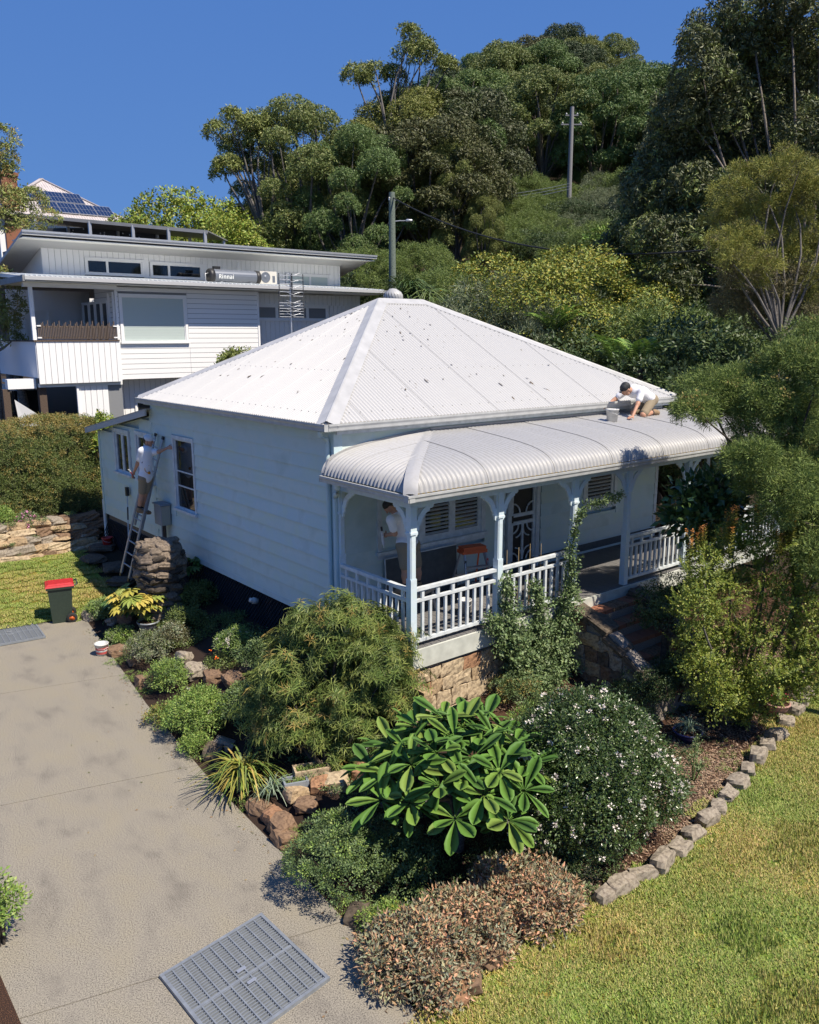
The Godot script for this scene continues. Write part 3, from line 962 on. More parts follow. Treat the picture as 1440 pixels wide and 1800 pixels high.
func veranda(c):
	var x_end = 11.05
	# deck: bearers under, boards over
	var v = part(c, "veranda", slab(0.02, x_end, 1.08, 1.325, -2.0, -0.03), "old_timber")
	var x = 0.0
	var zb = -1.99
	while x < x_end:
		bx(v, "floor_board", "deck_board", x + 0.003, x + 0.087, 1.327, DECK + rf(-0.002, 0.001), zb, 0.02)
		x += 0.09
	bx(v, "fascia", "fascia_cream", -0.06, x_end + 0.05, 1.04, 1.342, 0.022, 0.062)
	bx(v, "fascia", "fascia_cream", -0.06, -0.02, 1.04, 1.342, -2.0, 0.022)
	# posts, beam, brackets
	var xs = [0.0, 1.82, 3.67, 5.21, 7.16, 9.1, 11.0]
	var pm = post_mesh()
	for p in xs:
		part(v, "post", pm, "post_paint", Transform3D(Basis.from_scale(Vector3(1, 1.0, 1)), Vector3(p, DECK, -0.04)))
		var o = Vector3(p, DECK + 2.195, -0.04)
		if p < 10.5:
			part(v, "bracket", bracket_mesh(o + Vector3(0.057, 0, 0), Vector3.RIGHT, 0.035), "post_paint")
		if p > 0.1:
			part(v, "bracket", bracket_mesh(o - Vector3(0.057, 0, 0), Vector3.LEFT, 0.035), "post_paint")
		else:
			part(v, "bracket", bracket_mesh(o - Vector3(0, 0, 0.057), Vector3.FORWARD, 0.035), "post_paint")
	part(v, "post", pm, "post_paint", Transform3D(Basis(), Vector3(0.03, DECK, -1.93)))
	part(v, "bracket", bracket_mesh(Vector3(0.03, DECK + 2.195, -1.87), Vector3.BACK, 0.035), "post_paint")
	part(v, "post", pm, "post_paint", Transform3D(Basis(), Vector3(11.0, DECK, -1.93)))
	bx(v, "beam", "post_paint", -0.055, 11.05, DECK + 2.197, DECK + 2.36, -0.09, 0.01)
	bx(v, "beam", "post_paint", -0.05, 0.04, DECK + 2.199, DECK + 2.358, -1.99, -0.092)
	for i in [0, 1, 3, 4, 5]:
		railing(v, Vector3(xs[i] + 0.058, DECK, -0.04), Vector3(xs[i + 1] - 0.058, DECK, -0.04))
	railing(v, Vector3(0.0, DECK, -1.88), Vector3(0.0, DECK, -0.1))
	# roof
	var r = part(c, "veranda_roof", slab(0.0, 11.0, 3.70, 3.715, -2.0, 0.1), "trim_white")
	bullnose(r, Vector3(-0.25, 0, 0.25), Vector3.RIGHT, Vector3.FORWARD, 11.5, true, true)
	bullnose(r, Vector3(-0.25, 0, -2.02), Vector3.BACK, Vector3.RIGHT, 2.27, false, true)
	bullnose(r, Vector3(11.25, 0, -2.02), Vector3.BACK, Vector3.LEFT, 2.27, false, true)
	# the hip caps follow the curve
	for h in [[-0.25, 1.0], [11.25, -1.0]]:
		var pts = []
		for d in [0.0, 0.015, 0.05, 0.10, 0.17, 0.26, 0.38, 0.55, 0.8, 1.2, 1.7, 2.15]:
			pts.append([Vector3(h[0] + h[1] * d, bull(d) + 0.018, 0.25 - d)])
		var st := start()
		st.set_smooth_group(2)
		var dirn = Vector3(1 * h[1], 0, 1).normalized()
		for i in pts.size() - 1:
			var a = pts[i][0]; var b = pts[i + 1][0]
			var w = 0.105
			var dn = Vector3.DOWN * 0.02
			var oa = Vector3(-h[1], 0, 1).normalized() * 0.03 * (1.0 - minf(1.0, BULL_D[i] / 0.3))
			var ob = Vector3(-h[1], 0, 1).normalized() * 0.03 * (1.0 - minf(1.0, BULL_D[i + 1] / 0.3))
			quad(st, a + oa + dirn * w * 1.0 + dn, a + oa + dirn * 0.03, b + ob + dirn * 0.03, b + ob + dirn * w + dn)
			quad(st, a + oa + dirn * 0.03, a + oa - dirn * 0.03, b + ob - dirn * 0.03, b + ob + dirn * 0.03)
			quad(st, a + oa - dirn * 0.03, a + oa - dirn * w + dn, b + ob - dirn * w + dn, b + ob - dirn * 0.03)
		part(r, "hip_cap", finish(st), "veranda_tin")
	gutter(r, Vector3(-0.36, 3.70, 0.235), Vector3(11.3, 3.70, 0.235), Vector3.BACK, "gutter_white", 0.10, 0.10)
	gutter(r, Vector3(-0.235, 3.70, -1.98), Vector3(-0.235, 3.70, 0.335), Vector3.LEFT, "gutter_white", 0.10, 0.10)
	bx(r, "eave_edge", "eave_grime", -0.24, 11.2, 3.790, 3.803, 0.222, 0.258)
	bx(r, "eave_edge", "eave_grime", -0.258, -0.222, 3.790, 3.803, -1.95, 0.22)
	# flashing where the iron meets the wall
	var st2 := start()
	for i in 22:
		var d0 = 2.27 * i / 22.0; var d1 = 2.27 * (i + 1) / 22.0
		add_bar(st2, Vector3(-0.25 + d0, bull(d0) + 0.03, -1.985), Vector3(-0.25 + d1, bull(d1) + 0.03, -1.985), 0.05, 0.03)
	add_bar(st2, Vector3(2.0, 4.39, -1.985), Vector3(9.0, 4.39, -1.985), 0.05, 0.04)
	part(r, "flashing", finish(st2), "veranda_tin")
	# ---- the stone base under the veranda: mortar core, stones proud of it
	var base = part(c, "foundation", slab(0.06, 3.50, -0.5, 1.079, -1.9, -0.02), "mortar")
	var variants = []
	for k in 6:
		variants.append(stone_mesh(100 + k, 0.82))
	var cols = ["sandstone", "sandstone_pale", "sandstone_pale", "sandstone_red", "sandstone_pale", "sandstone", "sandstone_pale"]
	var yy = -0.35
	while yy < 1.0:
		var hh = minf(rf(0.19, 0.32), 1.05 - yy)
		if hh < 0.1: break
		var xx = 0.03
		while xx < 3.45:
			var ww = rf(0.2, 0.5)
			part(base, "stone", variants[rng.randi() % 6], cols[rng.randi() % 7], Transform3D(Basis(Vector3.BACK, rf(-0.07, 0.07)).scaled_local(Vector3(ww * 1.02, hh * rf(0.9, 1.08), 0.18)), Vector3(xx + ww / 2, yy + hh / 2, -0.06)))
			xx += ww + 0.012
		xx = -1.85
		while xx < -0.1:
			var ww = rf(0.2, 0.45)
			part(base, "stone", variants[rng.randi() % 6], cols[rng.randi() % 7], Transform3D(Basis.from_scale(Vector3(0.18, hh * 0.97, ww * 0.99)), Vector3(0.07, yy + hh / 2, xx + ww / 2)))
			xx += ww + 0.012
		yy += hh + 0.012
	bx(c, "fascia", "fascia_cream", -0.055, -0.02, 1.04, 1.12, -2.0, -1.98)
	# ---- the steps: brick treads between two stone cheeks
	var stp = part(c, "front_steps", slab(3.95, 5.3, -0.4, 0.2, 0.07, 1.5), "mortar")
	for k in 6:
		var ty = 1.16 - k * 0.21
		var tz = 0.07 + k * 0.3
		part(stp, "step_core", slab(3.92, 5.32, ty - 0.4, ty - 0.075, tz, tz + 0.31), "mortar")
		for b in 6:
			bx(stp, "brick", "brick_red" if rng.randf() < 0.75 else "brown_rock", 3.93 + b * 0.232, 3.93 + b * 0.232 + 0.22, ty - 0.072, ty + rf(-0.004, 0.004), tz, tz + 0.305)
	for s in [3.70, 5.36]:
		var cheek = PackedVector2Array([Vector2(0.07, -0.4), Vector2(0.07, 1.16), Vector2(0.42, 1.14), Vector2(1.0, 0.98), Vector2(1.6, 0.55), Vector2(1.95, 0.1), Vector2(1.95, -0.4)])
		var ck = part(c, "step_wall", plate(cheek, Vector3(s - 0.12, 0, 0), Vector3.BACK, Vector3.UP, -0.24), "mortar")
		for yk in 6:
			var y0 = -0.35 + yk * 0.255
			var zz = 0.08
			while zz < 1.85:
				var ww = rf(0.22, 0.42)
				var lim = 1.15 if zz + ww / 2 < 0.5 else lerpf(1.12, 0.1, (zz + ww / 2 - 0.5) / 1.4)
				if y0 + 0.24 < lim + 0.08:
					part(ck, "stone", variants[rng.randi() % 6], ["sandstone", "grey_rock", "dark_rock", "brown_rock"][rng.randi() % 4], Transform3D(Basis.from_scale(Vector3(0.32, 0.26, ww)), Vector3(s, y0 + 0.125, zz + ww / 2)))
				zz += ww
		for k in 5:
			var z0 = 0.1 + k * 0.37
			var top = 1.17 if z0 < 0.4 else lerpf(1.14, 0.12, (z0 - 0.4) / 1.5)
			part(ck, "cap_stone", variants[k], "dark_rock", Transform3D(Basis(Vector3.RIGHT, 0.25 + k * 0.1) * Basis.from_scale(Vector3(0.36, 0.14, 0.45)), Vector3(s, top, z0 + 0.2)))

# ---------------------------------------------------------------- the white house next door
func lettering(parent, n, text, size, mat_key, xf):
	var tm := TextMesh.new()
	var f := SystemFont.new()
	f.font_names = PackedStringArray(["Droid Sans"])
	f.font_weight = 700
	tm.font = f
	tm.text = text
	tm.font_size = 64
	tm.pixel_size = size / 64.0
	tm.depth = 0.004
	tm.curve_step = 4.0
	return part(parent, n, tm, mat_key, xf)

func vboards(parent, x0, x1, y0, y1, z, step = 0.2):      # vertical boards facing +z
	var x = x0
	while x < x1 - 0.01:
		bx(parent, "wall_board", "white_board", x + 0.012, minf(x + step, x1), y0, y1, z, z + 0.02)
		x += step

func neighbour():
	var h = thing("white_house", "white boarded two-storey house with low grey skillion roofs, behind the hedge", "house")
	var w = part(h, "wall", slab(2.62, 7.82, 4.62, 7.6, -20.6, -18.53), "white_groove")
	# the box that stands out over the garden, horizontal boards
	var y = 4.60
	while y < 7.54:
		var t = minf(y + 0.168, 7.6)
		if t > 5.74 and y < 7.36:
			if y > 5.7 and y < 7.3:
				bx(w, "wall_board", "white_board", 2.6, 2.68, y + 0.014, t, -18.53, -18.5)
				bx(w, "wall_board", "white_board", 5.08, 7.84, y + 0.014, t, -18.53, -18.5)
			else:
				bx(w, "wall_board", "white_board", 2.6, 7.84, y + 0.014, t, -18.53, -18.5)
		else:
			bx(w, "wall_board", "white_board", 2.6, 5.09, y + 0.014, t, -18.53, -18.5)
			bx(w, "wall_board", "white_board", 5.1, 7.84, y + 0.014, t, -18.53, -18.5)
		bx(w, "wall_board", "white_board", 2.58, 2.61, y + 0.014, t, -20.4, -18.5)
		y = t
	bx(w, "corner_board", "white_board", 2.57, 2.64, 4.6, 7.6, -18.5, -18.47)
	bx(w, "corner_board", "white_board", 7.79, 7.86, 4.6, 7.6, -18.5, -18.47)
	var gw = window(h, "window", Vector3(2.78, 5.84, -18.5), Vector3.RIGHT, Vector3.BACK, 2.18, 1.46, {"trim": 0.09, "mat": "white_board", "sash": 0.03, "glass": "blind"})
	for k in 26:
		bx(gw, "blind_slat", "blind", 2.82, 4.92, 5.89 + k * 0.053, 5.935 + k * 0.053, -18.514, -18.505)
	# the wing with the balcony: parapet of vertical boards, room below
	var p = part(h, "balcony_wall", slab(-0.02, 2.55, 4.56, 5.84, -18.42, -18.33), "white_groove")
	vboards(p, -0.05, 2.56, 4.56, 5.86, -18.32, 0.19)
	bx(p, "capping", "timber_post", -0.1, 2.56, 5.861, 5.91, -18.45, -18.27)
	bx(p, "wall_panel", "white_board", -0.06, -0.02, 4.75, 5.86, -23.0, -18.34)
	bx(p, "capping", "timber_post", -0.1, 0.03, 5.862, 5.90, -23.0, -18.46)
	bx(p, "beam", "white_board", -0.9, -0.07, 4.42, 4.72, -18.9, -18.6)
	bx(p, "floor_slab", "soffit_white", -0.02, 2.6, 4.45, 4.555, -23, -18.42)
	bx(p, "balcony_floor", "deck_board", 0.0, 2.55, 5.2, 5.26, -22.5, -18.43)
	# lower room
	var lo = part(h, "lower_wall", slab(1.18, 2.6, 2.6, 4.56, -18.62, -18.5), "white_groove")
	vboards(lo, 1.17, 2.12, 2.6, 4.62, -18.49, 0.19)
	bx(lo, "trim", "white_board", 1.1, 2.12, 4.62, 4.69, -18.5, -18.42)
	bx(lo, "trim", "white_board", 1.1, 1.17, 2.6, 4.62, -18.5, -18.42)
	vboards(lo, 2.13, 7.2, 2.6, 4.6, -19.2, 0.19)
	bx(lo, "back_wall", "white_board", -3.0, 1.2, 2.6, 4.4, -22.6, -22.5)
	for k in 4:
		window(h, "glass_door", Vector3(-1.6 + k * 0.68, 2.75, -22.48), Vector3.RIGHT, Vector3.BACK, 0.6, 1.45, {"trim": 0.03, "mat": "white_board", "sash": 0.05})
	window(h, "window", Vector3(3.3, 3.3, -19.16), Vector3.RIGHT, Vector3.BACK, 1.2, 0.7, {"trim": 0.06, "mat": "white_board", "sash": 0.04})
	bx(h, "timber_post", "timber_post", -0.02, 0.2, 2.6, 4.45, -18.75, -18.53)
	bx(h, "timber_post", "timber_post", -1.05, -0.85, 2.6, 4.42, -18.85, -18.65)
	# balcony: post, batten screen, back walls and doors
	bx(h, "balcony_post", "white_board", -0.1, 0.01, 5.91, 7.56, -18.44, -18.33)
	var bt = part(h, "balustrade", slab(0.02, 2.5, 6.29, 6.34, -18.37, -18.33), "batten_brown")
	bx(bt, "rail", "batten_brown", 0.02, 2.5, 5.96, 6.0, -18.37, -18.33)
	for k in 50:
		bx(bt, "batten", "batten_brown", 0.05 + k * 0.049, 0.078 + k * 0.049, 5.93, 6.30 + [0.0, 0.09, 0.16, 0.05, 0.2, 0.02, 0.12][(k * 3) % 7], -18.33, -18.30)
	for e in [[0.02, 0.14], [2.38, 2.52]]:
		bx(bt, "rail", "white_board", e[0], e[1], 6.32, 6.36, -18.31, -18.27)
		bx(bt, "rail", "white_board", e[0], e[1], 5.96, 6.0, -18.31, -18.27)
	bx(h, "back_wall", "white_board", 0.2, 3.0, 5.2, 7.6, -22.3, -22.2)
	bx(h, "back_wall", "white_board", -0.9, -0.2, 5.2, 7.6, -22.6, -22.5)
	window(h, "window", Vector3(0.75, 5.9, -22.2), Vector3.RIGHT, Vector3.BACK, 0.75, 1.0, {"trim": 0.07, "mat": "white_board", "sash": 0.04})
	for k in 4:
		window(h, "glass_door", Vector3(2.56, 5.4, -21.6 + k * 0.62), Vector3.BACK, Vector3.LEFT, 0.56, 1.75, {"trim": 0.03, "mat": "white_board", "sash": 0.05})
	window(h, "window", Vector3(2.57, 5.5, -19.05), Vector3.BACK, Vector3.LEFT, 0.4, 1.9, {"trim": 0.05, "mat": "white_board", "sash": 0.03})
	# the recess on the right with its strip of windows
	var r = part(h, "right_wall", slab(7.85, 12.9, 3.6, 7.6, -19.5, -19.13), "white_groove")
	vboards(r, 7.86, 12.86, 3.6, 6.58, -19.13, 0.2)
	vboards(r, 7.86, 12.86, 7.2, 7.6, -19.13, 0.2)
	vboards(r, 11.36, 12.86, 6.58, 7.2, -19.13, 0.2)
	window(h, "window", Vector3(8.0, 6.64, -19.12), Vector3.RIGHT, Vector3.BACK, 3.25, 0.5, {"trim": 0.07, "mat": "white_board", "sash": 0.06, "cols": [0.0, 0.3, 0.72, 1.0]})
	# lower roof: grey fascia, iron
	var st := start()
	add_plate(st, PackedVector2Array([Vector2(-17.75, 7.70), Vector2(-17.75, 7.78), Vector2(-20.6, 8.02), Vector2(-20.6, 7.9)]), Vector3(-0.35, 0, 0), Vector3.BACK, Vector3.UP, -13.6)
	var lr = part(h, "lower_roof", finish(st), "soffit_white")
	bx(lr, "gutter", "fascia_grey", -0.36, 13.3, 7.67, 7.77, -17.76, -17.64)
	bx(lr, "fascia", "roof_grey", -0.42, -0.36, 7.62, 7.80, -22.5, -17.66)
	bx(lr, "fascia", "white_board", -0.25, 2.6, 7.5, 7.63, -18.5, -18.3)
	bx(lr, "soffit", "soffit_white", -0.3, 13.2, 7.63, 7.655, -20.5, -17.8)
	bx(lr, "fascia", "roof_grey", -0.35, 13.0, 7.775, 7.80, -18.0, -17.9)
	st = start()
	var k2 = 0
	var xx = -0.3
	while xx < 13.1:                       # ribs of the iron
		add_bar(st, Vector3(xx, 7.80, -17.74), Vector3(xx, 8.035, -20.5), 0.03, 0.025)
		xx += 0.15
	part(lr, "roof_ribs", finish(st), "soffit_white").set_meta("kind", "stuff")
	# upper storey
	var u = part(h, "upper_wall", slab(1.03, 12.85, 7.8, 9.12, -25.5, -20.53), "white_groove")
	for s in [[1.0, 2.35], [4.42, 4.62], [6.68, 10.2], [12.36, 12.87]]:
		vboards(u, s[0], s[1], 7.9, 9.1, -20.53, 0.2)
	for s in [[2.35, 4.42, 8.66], [4.62, 6.68, 8.62], [10.2, 12.36, 8.5]]:
		vboards(u, s[0], s[1], s[2], 9.1, -20.53, 0.2)
		vboards(u, s[0], s[1], 7.9, 8.06 if s[0] < 10 else 7.9, -20.53, 0.2)
	bx(u, "wall_panel", "white_board", 0.99, 1.03, 7.9, 9.05, -24.5, -20.51)
	window(h, "window", Vector3(2.44, 8.14, -20.51), Vector3.RIGHT, Vector3.BACK, 1.92, 0.45, {"trim": 0.07, "mat": "white_board", "sash": 0.04, "cols": [0.0, 0.36, 1.0]})
	window(h, "window", Vector3(4.72, 8.12, -20.51), Vector3.RIGHT, Vector3.BACK, 1.9, 0.44, {"trim": 0.07, "mat": "white_board", "sash": 0.04, "cols": [0.0, 0.34, 1.0]})
	window(h, "window", Vector3(10.3, 7.98, -20.51), Vector3.RIGHT, Vector3.BACK, 1.98, 0.44, {"trim": 0.07, "mat": "white_board", "sash": 0.04, "cols": [0.0, 0.55, 1.0], "glass": "blind"})
	# upper roof: a skillion that falls to the back
	st = start()
	add_plate(st, PackedVector2Array([Vector2(-19.3, 9.17), Vector2(-19.3, 9.25), Vector2(-26, 7.66), Vector2(-26, 7.54)]), Vector3(0.12, 0, 0), Vector3.BACK, Vector3.UP, -13.7)
	var ur = part(h, "upper_roof", finish(st), "fascia_grey")
	bx(ur, "fascia", "fascia_grey", 0.1, 13.85, 9.12, 9.25, -19.29, -19.24)
	bx(ur, "gutter", "alloy", 0.1, 13.85, 9.20, 9.262, -19.238, -19.20)
	bx(ur, "soffit", "soffit_white", 0.14, 13.8, 9.04, 9.062, -20.6, -19.3)
	# a shade sail by the post
	st = start()
	st.set_smooth_group(-1)
	tri(st, Vector3(-0.75, 4.1, -18.6), Vector3(-0.1, 3.6, -18.55), Vector3(-0.15, 2.6, -18.6))
	tri(st, Vector3(-0.75, 4.1, -18.6), Vector3(-0.15, 2.6, -18.6), Vector3(-0.6, 2.6, -18.6))
	single("shade_sail", "pale shade sail hanging beside the brown timber post under the white house", "shade sail", finish(st), "shade_cloth")
	# on the lower roof: hot water tank and an air conditioner
	var tk = thing("hot_water_tank", "grey cylindrical solar hot water tank with black ends on the low roof", "water tank", Vector3(7.3, 8.15, -19.25))
	st = start()
	add_lathe(st, [Vector2(0.0, -0.9), Vector2(0.235, -0.9), Vector2(0.235, 0.9), Vector2(0.0, 0.9)], 20, Vector3.ZERO, false)
	var lay = Transform3D(Basis(Vector3.BACK, PI / 2), Vector3.ZERO)
	part(tk, "barrel", finish(st), "tank_grey", lay)
	for s in [-1, 1]:
		part(tk, "end_cap", lathe([Vector2(0.0, -0.09), Vector2(0.25, -0.09), Vector2(0.25, 0.05), Vector2(0.22, 0.09), Vector2(0.0, 0.1)], 20), "black_plastic", Transform3D(Basis(Vector3.BACK, -PI / 2 * s), Vector3(0.93 * s, 0, 0)))
	for s in [-0.6, 0.6]:
		bx(tk, "foot", "alloy", s - 0.04, s + 0.04, -0.32, -0.2, -0.2, 0.2)
	lettering(tk, "lettering", "Rinnai", 0.2, "soffit_white", Transform3D(Basis(Vector3.RIGHT, 0.12), Vector3(-0.42, -0.03, 0.236)))
	bx(tk, "valve", "black_plastic", -0.75, -0.5, 0.24, 0.34, -0.2, -0.05)
	part(tk, "pipe", tube([Vector3(-0.98, 0.1, 0.05), Vector3(-1.15, 0.05, 0.05), Vector3(-1.15, -0.3, 0.05)], 0.02, 6), "alloy")
	var ac = thing("air_conditioner", "cream air conditioner unit standing at the end of the grey tank", "air conditioner", Vector3(8.72, 7.9, -19.35))
	bx(ac, "casing", "cream_plastic", -0.36, 0.36, 0.04, 0.5, -0.15, 0.13)
	part(ac, "fan_grille", lathe([Vector2(0.0, 0.012), Vector2(0.05, 0.012), Vector2(0.06, 0.0), Vector2(0.16, 0.0), Vector2(0.19, 0.014), Vector2(0.2, 0.0)], 20), "tank_grey", Transform3D(Basis(Vector3.RIGHT, PI / 2), Vector3(-0.12, 0.28, 0.132)))
	bx(ac, "vent_panel", "tank_grey", 0.17, 0.28, 0.1, 0.34, 0.13, 0.136)
	for s in [-0.3, 0.3]:
		bx(ac, "foot", "alloy", s - 0.03, s + 0.03, -0.04, 0.04, -0.15, 0.15)
	single("vent_pipe", "thin white vent pipe rising beside the hot water tank", "pipe", tube([Vector3(7.95, 7.95, -20.1), Vector3(7.95, 8.75, -20.1)], 0.035, 8), "white_board")

# ---------------------------------------------------------------- the house above, with solar panels, and its pergola
func far_house():
	var a = Vector3(8.72, 15.38, -46.2)
	var hw = 3.95
	var yb = 12.75
	var h = thing("hip_roof_house", "house with a pale pinkish iron hip roof and a brick chimney beyond the white house", "house")
	part(h, "wall", slab(a.x - hw + 0.4, a.x + hw - 0.4, 8.0, yb, a.z - hw + 0.4, a.z + hw - 0.4), "white_board")
	var st := start()
	st.set_smooth_group(-1)
	var b = [Vector3(a.x - hw, yb, a.z + hw), Vector3(a.x + hw, yb, a.z + hw), Vector3(a.x + hw, yb, a.z - hw), Vector3(a.x - hw, yb, a.z - hw)]
	for i in 4:
		tri(st, b[i], b[(i + 1) % 4], a)
	quad(st, b[3], b[2], b[1], b[0])
	var rf2 = part(h, "roof", finish(st), "pink_roof")
	var rib := start()
	for i in 52:
		var s = -hw + 0.08 + i * 0.152
		var t = 1.0 - absf(s) / hw
		add_bar(rib, Vector3(a.x + s, yb + 0.012, a.z + hw), Vector3(a.x + s, yb + 0.012 + (a.y - yb) * t, a.z + hw - hw * t), 0.03, 0.02)
		add_bar(rib, Vector3(a.x + hw, yb + 0.012, a.z + s), Vector3(a.x + hw - hw * t, yb + 0.012 + (a.y - yb) * t, a.z + s), 0.03, 0.02)
	part(rf2, "roof_ribs", finish(rib), "pink_roof").set_meta("kind", "stuff")
	for i in 4:
		part(rf2, "hip_cap", bar(b[i] + Vector3.UP * 0.04, a + Vector3.UP * 0.04, 0.22, 0.05), "pink_roof")
	bx(rf2, "gutter", "soffit_white", a.x - hw, a.x + hw, yb - 0.12, yb, a.z + hw, a.z + hw + 0.1)
	# chimney
	var cp = deep(13, 322, 46.0)
	var ch = part(h, "chimney", slab(cp.x - 0.42, cp.x + 0.42, 9.0, cp.y + 0.55, cp.z - 0.42, cp.z + 0.42), "brick_red")
	for k in [[0.47, 0.30, 0.36], [0.5, 0.36, 0.52], [0.45, -0.28, -0.22]]:
		bx(ch, "corbel", "brick_red", cp.x - k[0], cp.x + k[0], cp.y + k[1], cp.y + k[2], cp.z - k[0], cp.z + k[0])
	for s in range(0, 22):
		for e in 5:
			bx(ch, "brick", "brick_red" if (s * 3 + e) % 4 else "sandstone_red", cp.x - 0.43 + e * 0.172 + 0.01 - (0.06 if s % 2 and e else 0.0), cp.x - 0.43 + e * 0.172 + 0.158, cp.y - 1.35 + s * 0.086, cp.y - 1.35 + s * 0.086 + 0.072, cp.z + 0.42, cp.z + 0.432)
	part(ch, "chimney_pot", lathe([Vector2(0.2, 0), Vector2(0.17, 0.4), Vector2(0.2, 0.45), Vector2(0.14, 0.45), Vector2(0.14, 0.1)], 12), "brick_red", Transform3D(Basis(), cp + Vector3(0, 0.55, 0)))
	# solar panels on the front slope
	var slope = Vector3(0, a.y - yb, -hw).normalized()
	var nrm = Vector3(0, hw, a.y - yb).normalized()
	for q in [[-0.95, 0.50, "upper"], [0.1, 0.50, "upper"], [1.15, 0.50, "upper"], [-0.62, 0.22, "lower"], [0.43, 0.22, "lower"], [1.48, 0.22, "lower"], [2.53, 0.22, "lower"], [-2.55, 0.33, "lone"]]:
		var o = Vector3(a.x + q[0], yb, a.z + hw) + Vector3(0, a.y - yb, -hw) * q[1] + nrm * 0.08
		var pn = thing("solar_panel", {"upper": "dark blue solar panel in the upper row on the pinkish roof", "lower": "dark blue solar panel in the lower row on the pinkish roof", "lone": "dark blue solar panel apart from the rest, half behind leaves on the pinkish roof"}[q[2]], "solar panel", o, 0.0, "solar panels on the hip roof")
		var bs = Basis(Vector3.RIGHT, slope, nrm)
		rbx(pn, "frame", "alloy", Vector3.ZERO, Vector3(1.02, 1.25, 0.04), bs)
		for i in 5:
			for j in 2:
				rbx(pn, "cell", "solar_cell", bs * Vector3(-0.4 + i * 0.2, -0.3 + j * 0.6, 0.021), Vector3(0.185, 0.575, 0.006), bs)
	# pergola
	var p0 = deep(35, 378, 36.0)
	var p1 = deep(365, 408, 36.0)
	var dirx = (Vector3(p1.x, 0, p1.z) - Vector3(p0.x, 0, p0.z))
	var pg = thing("pergola", "dark flat-roofed pergola on pale posts strung with lights, above the white house", "pergola")
	var ax = dirx.normalized()
	var az = ax.cross(Vector3.UP)
	if az.dot(Vector3(0.6, 0, -0.8)) < 0: az = -az
	var L = dirx.length()
	var ya = p0.y; var yb2 = p1.y
	st = start()
	add_bar(st, Vector3(p0.x, ya, p0.z), Vector3(p1.x, yb2, p1.z), 0.1, 0.14)
	add_bar(st, Vector3(p0.x, ya + 0.05, p0.z) + az * 1.9, Vector3(p1.x, yb2 + 0.05, p1.z) + az * 1.9, 3.7, 0.05)
	part(pg, "roof", finish(st), "roof_grey")
	for k in 5:
		var f = [0.08, 0.37, 0.6, 0.79, 0.985][k]
		var q = p0.lerp(p1, f)
		part(pg, "post", bar(q, Vector3(q.x, q.y - 3.0, q.z), 0.12, 0.12), "alloy")
		q += az * 3.4
		part(pg, "post", bar(q, Vector3(q.x, q.y - 3.0, q.z), 0.12, 0.12), "alloy")
	st = start()
	add_bar(st, Vector3(p0.x, ya - 1.2, p0.z) + az * 3.6 - ax * 1.0, Vector3(p0.x, ya - 1.2, p0.z) + az * 3.6 + ax * L * 0.66, 0.06, 2.2)
	part(pg, "screen", finish(st), "dark_steel")
	for k in 26:
		var q = p0.lerp(p1, rf(0.1, 0.75)) + az * rf(0.6, 3.0) + Vector3.DOWN * rf(0.25, 0.55)
		part(pg, "light_bulb", lathe([Vector2(0, -0.035), Vector2(0.03, -0.01), Vector2(0.02, 0.03), Vector2(0, 0.04)], 6), "soffit_white", Transform3D(Basis(), q))

# ---------------------------------------------------------------- poles and wires
func sag(a: Vector3, b: Vector3, drop, n = 14) -> Array:
	var o = []
	for i in n + 1:
		var t = float(i) / n
		o.append(a.lerp(b, t) + Vector3.DOWN * drop * 4.0 * t * (1.0 - t))
	return o

